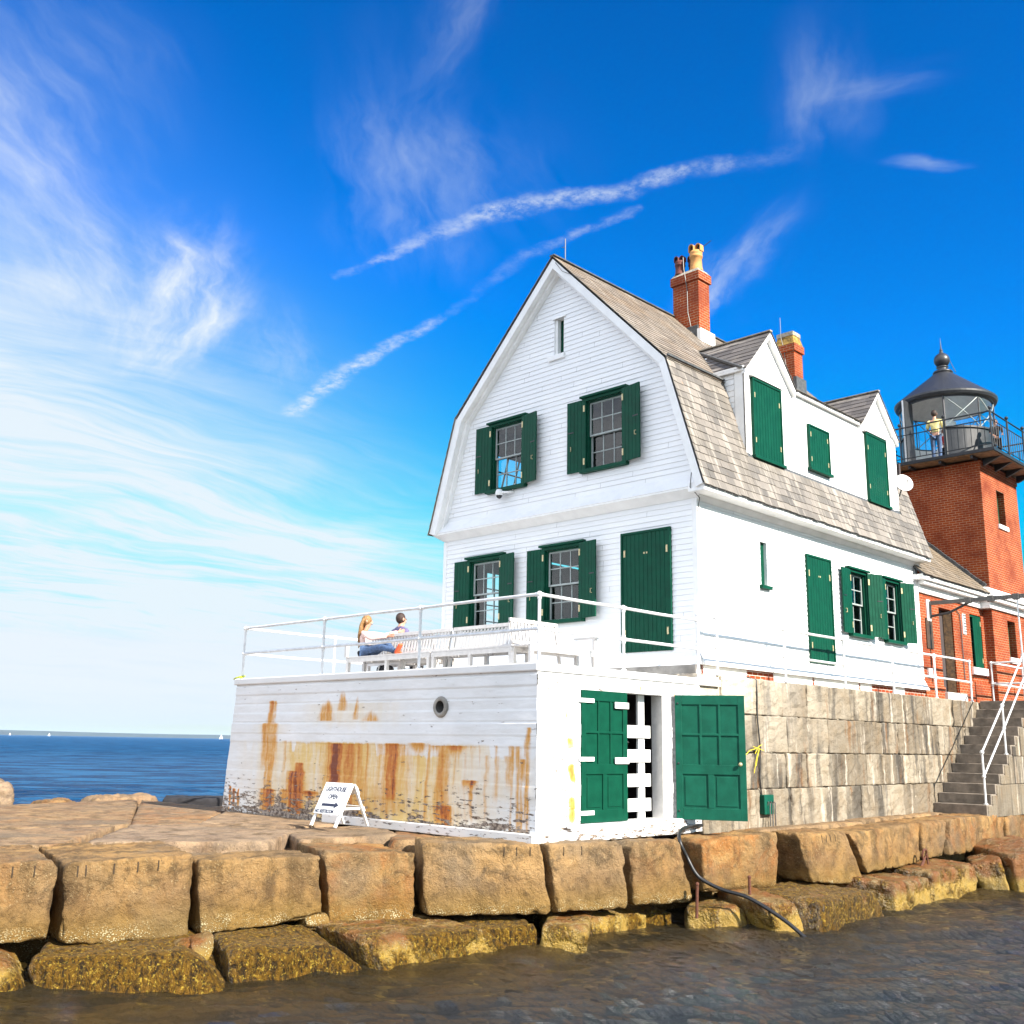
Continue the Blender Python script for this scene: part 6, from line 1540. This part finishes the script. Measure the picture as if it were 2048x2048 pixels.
def hand(J, E, wrist, at, d_, side, pre):
    """palm, four fingers and a thumb; d_ points along the fingers, side towards the thumb"""
    d_ = Vector(d_).normalized(); side = Vector(side); side = (side - d_ * side.dot(d_)).normalized(); nrm = d_.cross(side)
    p = Vector(at); J[pre + 'palm'] = (p + d_ * .05, .026); E.append((wrist, pre + 'palm'))
    for i, (o_, ln) in enumerate(((.028, .07), (.010, .08), (-.009, .074), (-.026, .058))):
        a, b = pre + 'f%da' % i, pre + 'f%db' % i
        J[a] = (p + d_ * (.09 + .012 * (i in (1, 2))) + side * o_, .010); J[b] = (p + d_ * (.09 + ln) + side * o_ * 1.15 - nrm * .022, .0085); chain(E, pre + 'palm', a, b)
    J[pre + 'ta'] = (p + d_ * .045 + side * .042, .012); J[pre + 'tb'] = (p + d_ * .085 + side * .058 - nrm * .01, .010); chain(E, pre + 'palm', pre + 'ta', pre + 'tb')
def head(J, E, neck, c, face, s_=1.0, up=(0, 0, 1)):
    c = Vector(c); f = Vector(face).normalized(); u = Vector(up)
    J['jaw'] = (c - u * .075 * s_ + f * .02 * s_, (.062 * s_, .068 * s_)); J['head'] = (c, (.078 * s_, .090 * s_)); J['crown'] = (c + u * .075 * s_ - f * .012 * s_, (.066 * s_, .074 * s_))
    J['nose'] = (c - u * .012 * s_ + f * .105 * s_, .014 * s_); chain(E, neck, 'jaw', 'head', 'crown'); E.append(('head', 'nose'))
def features(parent, c, face, s_=1.0):
    c = Vector(c); f = Vector(face).normalized(); r_ = f.cross(Z_).normalized()
    for k in (-1, 1):
        MB().ball(c + f * .078 * s_ + r_ * .033 * k * s_ + Z_ * .012 * s_, .012 * s_, 8).build('eye', M['black'], parent)
        MB().ball(c + r_ * .080 * k * s_ - f * .005 * s_, .024 * s_, 8, 1.4).build('ear', M['skin'], parent)
    MB().tube([c + f * .088 * s_ - Z_ * .055 * s_ + r_ * .024 * s_, c + f * .096 * s_ - Z_ * .056 * s_, c + f * .088 * s_ - Z_ * .055 * s_ - r_ * .024 * s_], .006, 6).build('mouth', M['redclay'], parent)

def smooth_path(p, n=6):
    p = [Vector(q) for q in p]; out = []
    for i in range(len(p) - 1):
        a, b, c, d_ = p[max(i - 1, 0)], p[i], p[i + 1], p[min(i + 2, len(p) - 1)]
        for k in range(n):
            t = k / n; out.append(.5 * ((2 * b) + (c - a) * t + (2 * a - 5 * b + 4 * c - d_) * t * t + (3 * b - a - 3 * c + d_) * t ** 3))
    return out + [p[-1]]
def ellipsoid(parent, name, mat, c, f, rx, rf, rz, n=14, amp=.006):
    f = Vector(f); f.z = 0; f.normalize(); s_ = f.cross(Z_); m_ = MB(); m_.ball((0, 0, 0), 1.0, n)
    P_ = np.array(m_.v); nz = fbm(P_ * 3.1 + c[0], 3)
    m_.v = [tuple(Vector(c) + s_ * (p[0] * (rx + amp * k)) + f * (p[1] * (rf + amp * k)) + Z_ * (p[2] * (rz + amp * k))) for p, k in zip(P_, nz)]
    return m_.build(name, mat, parent, smooth=True)
# woman, side-saddle on the bench, legs stretched along the seat, arms reaching to the man
SZ = FZ + .40
wo = thing('person', 'seated person with long blond hair, pale pink sweater and jeans, legs stretched along the bench', 'person', (-17.15, 13.25, SZ))
hc = Vector((-17.16, 13.27, 2.42)); fc = Vector((.80, .60, -.05))
J, E = {}, []
J['pel'] = ((-17.12, 13.22, SZ + .12), (.13, .12)); J['waist'] = ((-17.17, 13.22, SZ + .28), .105); J['chest'] = ((-17.20, 13.23, SZ + .45), (.12, .105)); J['neck'] = ((-17.19, 13.25, SZ + .58), .05)
chain(E, 'pel', 'waist', 'chest', 'neck'); head(J, E, 'neck', hc, fc)
J['shR'] = ((-17.12, 13.10, SZ + .50), .05); J['elR'] = ((-16.86, 13.12, SZ + .36), .038); J['wrR'] = ((-16.56, 13.32, SZ + .40), .027); chain(E, 'chest', 'shR', 'elR', 'wrR'); hand(J, E, 'wrR', J['wrR'][0], (1, .25, .15), (0, -.2, 1), 'R')
J['shL'] = ((-17.18, 13.40, SZ + .50), .05); J['elL'] = ((-16.95, 13.56, SZ + .46), .038); J['wrL'] = ((-16.80, 13.78, SZ + .55), .027); chain(E, 'chest', 'shL', 'elL', 'wrL'); hand(J, E, 'wrL', J['wrL'][0], (.4, .9, .2), (.2, 0, 1), 'L')
J['hipR'] = ((-16.98, 13.14, SZ + .10), .085); J['knR'] = ((-16.52, 13.12, SZ + .17), .058); J['anR'] = ((-16.05, 13.14, SZ + .075), .036); J['ftR'] = ((-15.97, 13.13, SZ + .16), .032); chain(E, 'pel', 'hipR', 'knR', 'anR', 'ftR')
J['hipL'] = ((-16.98, 13.32, SZ + .10), .085); J['knL'] = ((-16.58, 13.34, SZ + .26), .058); J['anL'] = ((-16.25, 13.26, SZ + .06), .036); J['ftL'] = ((-16.10, 13.24, SZ + .04), .032); chain(E, 'pel', 'hipL', 'knL', 'anL', 'ftL')
skin('body', J, E, M['skin'], wo, 'pel'); features(wo, hc, fc)
G = {k: J[k] for k in ('pel', 'waist', 'chest', 'shR', 'elR', 'wrR', 'shL', 'elL', 'wrL')}
G = {k: (v[0], tuple(q + .014 for q in (v[1] if isinstance(v[1], tuple) else (v[1], v[1])))) for k, v in G.items()}
G['coll'] = (Vector(J['neck'][0]) - Z_ * .05, .07)
skin('sweater', G, [('pel', 'waist'), ('waist', 'chest'), ('chest', 'coll'), ('chest', 'shR'), ('shR', 'elR'), ('elR', 'wrR'), ('chest', 'shL'), ('shL', 'elL'), ('elL', 'wrL')], M['pink'], wo, 'pel')
G = {k: (J[k][0], tuple(q + .016 for q in (J[k][1] if isinstance(J[k][1], tuple) else (J[k][1], J[k][1])))) for k in ('pel', 'hipR', 'knR', 'anR', 'hipL', 'knL', 'anL')}
skin('jeans', G, [('pel', 'hipR'), ('hipR', 'knR'), ('knR', 'anR'), ('pel', 'hipL'), ('hipL', 'knL'), ('knL', 'anL')], M['jeans'], wo, 'pel')
for a, b in (('anR', 'ftR'), ('anL', 'ftL')):
    A, B = Vector(J[a][0]), Vector(J[b][0]); q = (B - A).normalized()
    MB().bar(A - q * .06 + Vector((.05, 0, -.005)), B + q * .05 + Vector((.05, 0, 0)), .10, .05, up=(1, 0, 0)).build('sandal', M['sandal'], wo, bevel=.015)
hr = ellipsoid(wo, 'hair', M['hair_blond'], hc + Z_ * .022 - fc * .028, fc, .098, .108, .118)
bk_ = Vector((-fc.x, -fc.y, 0))
for k, (sx_, ln) in enumerate(((-.06, .46), (-.03, .52), (0, .55), (.03, .50), (.06, .44), (.085, .36), (-.085, .34))):
    sd_ = fc.cross(Z_).normalized() * sx_
    MB().tube(smooth_path([hc + sd_ + bk_ * .06 + Z_ * .05, hc + sd_ * 1.1 + bk_ * .115 - Z_ * .08, hc + sd_ * 1.15 + bk_ * .13 - Z_ * (ln * .55), hc + sd_ * .9 + bk_ * .14 - Z_ * ln + Vector((-.03, -.02, 0))], 3), [.035] * 4 + [.036] * 3 + [.03, .022, .008], 8).build('lock', M['hair_blond'], hr, smooth=True)
# man, back turned, on the bench behind
mn = thing('person', 'seated person seen from behind, short dark hair and slate blue jacket', 'person', (-17.08, 14.10, SZ))
hc = Vector((-17.07, 14.10, 2.535)); fc = Vector((.25, 1, -.02))
J, E = {}, []
J['pel'] = ((-17.08, 14.08, SZ + .12), (.15, .13)); J['waist'] = ((-17.08, 14.06, SZ + .36), (.14, .11)); J['chest'] = ((-17.08, 14.06, SZ + .56), (.16, .12)); J['neck'] = ((-17.08, 14.09, SZ + .73), .062)
chain(E, 'pel', 'waist', 'chest', 'neck'); head(J, E, 'neck', hc, fc, 1.08)
for s_, k in ((-1, 'L'), (1, 'R')):
    J['sh' + k] = ((-17.08 + .20 * s_, 14.07, SZ + .62), .07); J['el' + k] = ((-17.08 + .27 * s_, 14.10, SZ + .33), .05); J['wr' + k] = ((-17.08 + .18 * s_, 14.34, SZ + .20), .032); chain(E, 'chest', 'sh' + k, 'el' + k, 'wr' + k); hand(J, E, 'wr' + k, J['wr' + k][0], (-.3 * s_, 1, -.1), (-s_, 0, .3), k)
    J['hip' + k] = ((-17.08 + .10 * s_, 14.16, SZ + .10), .09); J['kn' + k] = ((-17.08 + .13 * s_, 14.56, SZ + .11), .062); J['an' + k] = ((-17.08 + .12 * s_, 14.58, FZ + .08), .042); J['ft' + k] = ((-17.08 + .14 * s_, 14.76, FZ + .045), .04); chain(E, 'pel', 'hip' + k, 'kn' + k, 'an' + k, 'ft' + k)
skin('body', J, E, M['skin'], mn, 'pel'); features(mn, hc, fc, 1.08)
gr_ = lambda ks, d_: {k: (J[k][0], tuple(q + d_ for q in (J[k][1] if isinstance(J[k][1], tuple) else (J[k][1], J[k][1])))) for k in ks}
G = gr_(('pel', 'waist', 'chest', 'shR', 'elR', 'wrR', 'shL', 'elL', 'wrL'), .018); G['coll'] = (Vector(J['neck'][0]) - Z_ * .02, .075)
skin('jacket', G, [('pel', 'waist'), ('waist', 'chest'), ('chest', 'coll'), ('chest', 'shR'), ('shR', 'elR'), ('elR', 'wrR'), ('chest', 'shL'), ('shL', 'elL'), ('elL', 'wrL')], M['purple'], mn, 'pel')
skin('trousers', gr_(('pel', 'hipR', 'knR', 'anR', 'hipL', 'knL', 'anL'), .02), [('pel', 'hipR'), ('hipR', 'knR'), ('knR', 'anR'), ('pel', 'hipL'), ('hipL', 'knL'), ('knL', 'anL')], M['black_cloth'], mn, 'pel')
for k in 'LR': MB().bar(Vector(J['an' + k][0]) + Vector((0, -.06, -.05)), Vector(J['ft' + k][0]) + Vector((0, .05, -.01)), .10, .08).build('shoe', M['black_cloth'], mn, bevel=.02)
fcn = fc.normalized()
ellipsoid(mn, 'hair', M['hair_dark'], hc + Z_ * .025 - fcn * .030, fcn, .101, .108, .122)

def standing(label, x, y, zf, h, face, top, legs_, hairm, hs=1.0, topname='shirt', arms=.0):
    k_ = h / 1.75; f = Vector(face).normalized(); r_ = f.cross(Z_).normalized(); o0 = Vector((x, y, zf))
    p = thing('person', label, 'person', (x, y, zf)); P = lambda a, b, c: o0 + (r_ * a + f * b + Z_ * c) * k_
    J, E = {}, []
    s2 = lambda v: tuple(q * k_ for q in v) if isinstance(v, tuple) else v * k_
    def j(n, a, b, c, r): J[n] = (P(a, b, c), s2(r))
    j('pel', 0, 0, .95, (.14, .11)); j('waist', 0, 0, 1.10, (.125, .095)); j('chest', 0, 0, 1.33, (.15, .11)); j('neck', 0, 0, 1.50, .055); chain(E, 'pel', 'waist', 'chest', 'neck')
    hc_ = P(0, .02, 1.63); head(J, E, 'neck', hc_, f, k_ * 1.05 * hs)
    for s_, k in ((-1, 'L'), (1, 'R')):
        j('sh' + k, .19 * s_, 0, 1.40, .055); j('el' + k, .25 * s_, .05 + arms * .1, 1.13, .042); j('wr' + k, .20 * s_, .22, 1.0 + arms, .03); chain(E, 'chest', 'sh' + k, 'el' + k, 'wr' + k); hand(J, E, 'wr' + k, J['wr' + k][0], f - Z_ * .5 + r_ * (-.2 * s_), -r_ * s_, k)
        j('hip' + k, .09 * s_, 0, .86, .088); j('kn' + k, .10 * s_, .02, .49, .058); j('an' + k, .10 * s_, -.02, .085, .042); j('ft' + k, .12 * s_, .13, .04, .038); chain(E, 'pel', 'hip' + k, 'kn' + k, 'an' + k, 'ft' + k)
    skin('body', J, E, M['skin'], p, 'pel'); features(p, hc_, f, k_)
    gg = lambda ks, d_: {k: (J[k][0], tuple((q + d_) for q in (J[k][1] if isinstance(J[k][1], tuple) else (J[k][1], J[k][1])))) for k in ks}
    G = gg(('pel', 'waist', 'chest', 'shR', 'elR', 'shL', 'elL'), .02 * k_); G['coll'] = (P(0, 0, 1.46), s2(.07))
    skin(topname, G, [('pel', 'waist'), ('waist', 'chest'), ('chest', 'coll'), ('chest', 'shR'), ('shR', 'elR'), ('chest', 'shL'), ('shL', 'elL')], top, p, 'pel')
    skin('trousers', gg(('pel', 'hipR', 'knR', 'anR', 'hipL', 'knL', 'anL'), .018 * k_), [('pel', 'hipR'), ('hipR', 'knR'), ('knR', 'anR'), ('pel', 'hipL'), ('hipL', 'knL'), ('knL', 'anL')], legs_, p, 'pel')
    for k in 'LR': MB().bar(Vector(J['an' + k][0]) - f * .06 * k_ - Z_ * .05 * k_, Vector(J['ft' + k][0]) + f * .05 * k_ - Z_ * .01 * k_, .10 * k_, .07 * k_).build('shoe', M['black_cloth'], p, bevel=.015)
    ellipsoid(p, 'hair', hairm, hc_ + Z_ * .025 * k_ - f * .030 * k_, f, .098 * k_, .105 * k_, .118 * k_)
    return p
standing('person in a pale yellow shirt and jeans seen from behind in the lantern doorway', -12.92, 33.05, GD + .10, 1.74, (-.25, 1, 0), M['shirt'], M['jeans'], M['hair_dark'], arms=.12)
standing('smaller person in a red shirt half hidden inside the lantern doorway', -12.93, 33.85, GD + .10, 1.30, (-.2, -1, 0), M['redcloth'], M['black_cloth'], M['hair_dark'], topname='shirt')
standing('person in dark clothes behind the right hand gallery railing', -11.32, 33.95, GD + .10, 1.32, (.5, -.8, 0), M['black_cloth'], M['black_cloth'], M['hair_dark'], topname='jacket')
bag = thing('bag', 'black bag lying on the bench behind the woman', 'bag', (-17.36, 13.36, SZ))
skin('bag_body', {'a': ((-17.46, 13.33, SZ + .07), .08), 'b': ((-17.36, 13.36, SZ + .12), .115), 'c': ((-17.26, 13.38, SZ + .07), .08)}, [('a', 'b'), ('b', 'c')], M['black_cloth'], bag, 'b')
MB().tube([(-17.45, 13.33, SZ + .12), (-17.42, 13.34, SZ + .26), (-17.34, 13.36, SZ + .27), (-17.28, 13.37, SZ + .14)], .012, 6).build('handle', M['black_cloth'], bag)
bag = thing('bag', 'black rucksack on the terrace floor under the bench', 'bag', (-16.62, 13.35, FZ))
skin('bag_body', {'a': ((-16.80, 13.35, FZ + .10), .10), 'b': ((-16.62, 13.35, FZ + .14), .14), 'c': ((-16.46, 13.36, FZ + .10), .09)}, [('a', 'b'), ('b', 'c')], M['black_cloth'], bag, 'b')
MB().tube([(-16.70, 13.26, FZ + .20), (-16.66, 13.2, FZ + .12), (-16.68, 13.22, FZ + .02)], .012, 6).build('strap', M['white'], bag)
g_ = thing('cord', 'yellow green cord knotted round the far corner post of the terrace railing', 'cord', (-20.3, 12.36, 1.29))
MB().tube([(-20.62, 12.3, 1.285), (-20.5, 12.28, 1.31), (-20.38, 12.30, 1.33), (-20.31, 12.36, 1.34), (-20.38, 12.42, 1.35), (-20.44, 12.36, 1.33), (-20.36, 12.29, 1.31), (-20.22, 12.26, 1.29)], .018, 6).build('loop', M['grass'], g_)

# ------------------------------------------------------------------ folding sign
SG = Vector((-15.28, 11.40, -1.445))
sg = thing('folding_sign', 'white folding board sign with navy lettering standing on the rocks before the stained wall', 'sign', SG)
su = Vector((1, .04, 0)).normalized(); sb = Vector((-su.y, su.x, 0))
hw_, ht, sp = .36, .70, .36
for s_ in (-1, 1):
    for side, nm in ((-1, 'front'), (1, 'rear')):
        a = SG + su * (hw_ - .03) * s_ + sb * sp * side - Z_ * .01; b = SG + su * (hw_ - .03) * s_ + sb * .015 * side + Z_ * ht
        MB().bar(a, b, .06, .03, up=sb).build('leg', M['white'], sg, bevel=.004)
b0 = SG + sb * -.015 + Z_ * ht; down = (SG - sb * sp - b0); down.z -= 0; dl_ = down.length; down.normalize()
nb_ = su.cross(-down); nb_ = nb_ if nb_.y < 0 else -nb_
fS = frame(b0 + nb_ * .02, su, -down, nb_)
board_ = MB().fbox(fS, -hw_, hw_, -.58, .0, 0, .018).build('board', M['white'], sg, bevel=.003)
b2 = SG + sb * .015 + Z_ * ht; d2 = (SG + sb * sp - b2).normalized(); n2 = su.cross(d2); n2 = n2 if n2.y > 0 else -n2
fS2 = frame(b2 + n2 * .02, su, -d2, n2)
MB().fbox(fS2, -hw_, hw_, -.20, -.06, 0, .016).build('rear_batten', M['white'], sg, bevel=.003)
MB().fbox(fS2, -hw_, hw_, -.52, -.43, 0, .016).build('rear_batten', M['white'], sg, bevel=.003)
MB().bar(SG + su * (hw_ - .06) - sb * .20 + Z_ * .29, SG + su * (hw_ - .06) + sb * .20 + Z_ * .29, .02, .035).build('spreader', M['white'], sg)
def text(s_, u, v, size, wid=None):
    cu_ = bpy.data.curves.new('lettering', 'FONT'); cu_.body = s_; cu_.size = size; cu_.align_x = 'CENTER'; cu_.align_y = 'CENTER'; cu_.extrude = .0012
    cu_.offset = .0022
    cu_.materials.append(M['ink'])
    o_ = bpy.data.objects.new('lettering', cu_); COL.objects.link(o_); o_.parent = board_
    Mx = Matrix((su, -down, nb_)).transposed().to_4x4(); Mx.translation = fS(u, v, .0205) - origin(board_)
    bpy.context.view_layer.update()
    me_ = bpy.data.meshes.new_from_object(o_.evaluated_get(bpy.context.evaluated_depsgraph_get()))
    bpy.data.objects.remove(o_)
    vx = np.array([v_.co[:] for v_ in me_.vertices]); w0 = vx[:, 0].max() - vx[:, 0].min()
    for v_ in me_.vertices: v_.co = Mx @ Vector((v_.co.x * (wid / w0 if wid else 1), v_.co.y, v_.co.z))
    me_.name = 'lettering'
    if not me_.materials: me_.materials.append(M['ink'])
    o_ = bpy.data.objects.new('lettering', me_); COL.objects.link(o_); o_.parent = board_
    ORG[o_.name] = origin(board_)
    return o_
text('LIGHTHOUSE', .0, -.125, .115, .54); text('OPEN', .0, -.265, .115, .25); text('NO RESTROOM', -.08, -.535, .085, .50)
m_ = MB(); m_.prism([(-.22, -.44), (.13, -.44), (.13, -.475), (.24, -.415), (.13, -.355), (.13, -.39), (-.22, -.39)], fS, .0185, .0205); m_.build('arrow', M['ink'], board_)

# ------------------------------------------------------------------ hoist arm, box, cables, hose, irons
ha = thing('hoist_arm', 'dark steel hoist arm on the brick wall reaching out over the stairs', 'hoist', (-11.85, 28.89, 3.7))
MB().bar((-11.85, 28.89, 4.05), (-8.7, 28.89, 4.05), .07, .11).build('beam', M['steel'], ha, bevel=.008)
MB().bar((-11.82, 28.89, 3.62), (-11.82, 28.89, 4.0), .08, .06).build('wall_bracket', M['steel'], ha)
MB().tube([(-11.82, 28.89, 3.68), (-11.3, 28.89, 3.74), (-10.75, 28.89, 3.98)], .035, 8).build('brace', M['black'], ha)
for x in (-10.75, -10.15, -9.5): MB().box(x - .08, x + .08, 28.83, 28.95, 3.96, 4.125).build('clamp', M['steel'], ha, bevel=.01)
MB().tube([(-9.48, 28.89, 3.97), (-9.47, 28.9, 2.4), (-9.45, 28.93, 1.2), (-9.44, 28.95, .3)], .022, 6).build('hanging_chain', M['white_rail'], ha)
eb = thing('electrical_box', 'small green electrical box low on the granite wall with three conduits', 'electrical box', (-11.4, 19.0, -1.5))
MB().box(-11.39, -11.27, 18.82, 19.18, -1.30, -.92).build('box_body', M['green_old'], eb, bevel=.012)
for y in (18.93, 19.03, 19.13): MB().tube([(-11.22, y, -1.52), (-11.22, y, -1.2), (-11.22, y + .01, -1.08), (-11.25, y, -1.05), (-11.27, y, -1.12)], .014, 6).build('conduit', M['steel'], eb)
MB().tube([(-11.36, 18.86, -.92), (-11.35, 18.80, -.6), (-11.34, 18.84, .0), (-11.36, 18.80, .6), (-11.36, 18.82, 1.1), (-11.38, 18.84, 1.36), (-11.55, 18.7, 1.42)], .016, 6).build('supply_cable', M['rubber'], eb)
yr = thing('rope', 'yellow rope tied to the cable on the granite wall beside the open green door', 'rope', (-11.33, 18.72, -.05))
for pts in ([(-11.33, 18.55, .02), (-11.31, 18.75, -.02), (-11.30, 18.9, -.06)], [(-11.33, 18.62, -.12), (-11.31, 18.72, .02), (-11.30, 18.84, .06)], [(-11.31, 18.74, -.02), (-11.33, 18.66, -.22), (-11.34, 18.58, -.50)], [(-11.31, 18.76, -.02), (-11.33, 18.70, -.20), (-11.34, 18.66, -.36)], [(-11.31, 18.74, 0), (-11.2, 18.2, -.06), (-10.75, 17.2, -.22)]):
    MB().tube(pts, .008, 6).build('strand', M['yellow'], yr)
hs_ = thing('hose', 'thick black hose coming from under the open door, down through the blocks into the water', 'hose', (-11.1, 15.8, -1.5))
hp_ = [(-11.55, 17.4, -1.46), (-11.40, 16.75, -1.42), (-11.12, 15.95, -1.40), (-10.96, 15.48, -1.45), (-10.80, 15.25, -1.60), (-10.72, 15.34, -1.85), (-10.58, 15.36, -2.08), (-10.45, 15.42, -2.20), (-10.16, 15.55, -2.33), (-9.74, 15.66, -2.42), (-9.22, 15.78, -2.68), (-8.85, 15.84, -2.93), (-8.5, 15.8, -3.15)]
MB().tube(smooth_path(hp_), .032, 10).build('hose_body', M['rubber'], hs_, smooth=True)
for p0, p1, lab in (((-10.36, 15.06, -2.75), (-10.35, 15.08, -2.22), 'rusty iron rod standing in the gap beside the black hose'), ((-10.02, 16.15, -2.75), (-10.02, 16.15, -2.16), 'rusty iron rod standing before the orange block right of the hose')):
    m_ = MB(); m_.tube([p0, p1], .026, 8); m_.ball(Vector(p1), .034, 8); o_ = m_.build('iron_rod', M['rust'], None, loc=p0, label=lab, cat='iron rod')
m_ = MB(); c_ = Vector((-9.80, 22.75, -2.16)); pts = [c_ + Vector((.02 * math.sin(a), .10 * math.cos(a), .10 * math.sin(a))) for a in np.linspace(0, 2 * math.pi, 17)]
m_.tube(pts, .024, 8, False); m_.tube([c_ + Vector((0, -.02, -.10)), c_ + Vector((0, -.22, -.26))], .03, 8); m_.tube([c_ + Vector((.02, .09, -.02)), c_ + Vector((.02, .11, -.24))], .02, 8)
m_.build('mooring_ring', M['rust'], None, loc=(-9.8, 22.75, -2.4), label='rusty iron mooring ring between the block courses', cat='ring')

# ------------------------------------------------------------------ sailing boats far out
def sailboat(az, d_, h, lab, sails=True):
    x, y = az[0] * d_, az[1] * d_; r_ = Vector((-az[1], az[0], 0))
    b_ = thing('sailing_boat', lab, 'sailing boat', (x, y, SEA), 'sailing boats on the horizon')
    o0 = Vector((x, y, SEA)); f = frame(o0, r_, Z_, Vector((az[0], az[1], 0)))
    L_ = h * .75
    m_ = MB(); sec = []
    for u, wd_, z0 in ((-.5, .10, .10), (-.25, .15, .02), (.1, .16, 0), (.35, .10, .04), (.5, .01, .16)):
        sec.append([f(u * L_, h * .11, -wd_ * L_), f(u * L_, z0 * L_ * .3 - .1, 0), f(u * L_, h * .11, wd_ * L_)])
    vs_ = [q for s_ in sec for q in s_]; fl = []
    for i in range(4):
        for k in range(2): fl.append((i * 3 + k, i * 3 + k + 1, i * 3 + 4 + k, i * 3 + 3 + k))
        fl.append((i * 3, i * 3 + 3, i * 3 + 5, i * 3 + 2))
    m_.faces(vs_, fl); m_.build('hull', M['white'], b_)
    MB().tube([f(0, h * .1, 0), f(0, h, 0)], h * .008, 6).build('mast', M['white_rail'], b_)
    if sails:
        MB().prism([(-.02 * h, .16 * h), (-.36 * h, .17 * h), (-.02 * h, .96 * h)], f, -.04, .04).build('mainsail', M['white'], b_)
        MB().prism([(.03 * h, .90 * h), (.34 * h, .13 * h), (.03 * h, .18 * h)], f, -.04, .04).build('jib', M['white'], b_)
sailboat((-0.8627, 0.5058), 2900, 13, 'white sailing boat under full sail on the horizon just left of the terrace')
sailboat((-0.9265, 0.3764), 3600, 10, 'middle white sailing boat on the horizon, low and small')
sailboat((-0.9376, 0.3478), 4300, 10, 'small white sail on the horizon farthest left')

# ------------------------------------------------------------------ sea air
hm = bpy.data.materials.new('sea_haze'); hm.use_nodes = True; ht_ = NT(hm.node_tree); ht_.n.clear()
pv = ht_.node('ShaderNodeVolumePrincipled'); pv.inputs['Color'].default_value = (0.62, 0.80, 1.0, 1); pv.inputs['Density'].default_value = 0.00004; pv.inputs['Anisotropy'].default_value = 0.0
ht_.l.new(pv.outputs[0], ht_.node('ShaderNodeOutputMaterial').inputs['Volume'])
mb = MB(); mb.box(-14500, 14500, -14500, 14500, SEA - 4.5, 60)
HAZE = mb.build('haze', hm, None, loc=(0, 0, 0), kind='stuff')
HAZE.visible_shadow = True
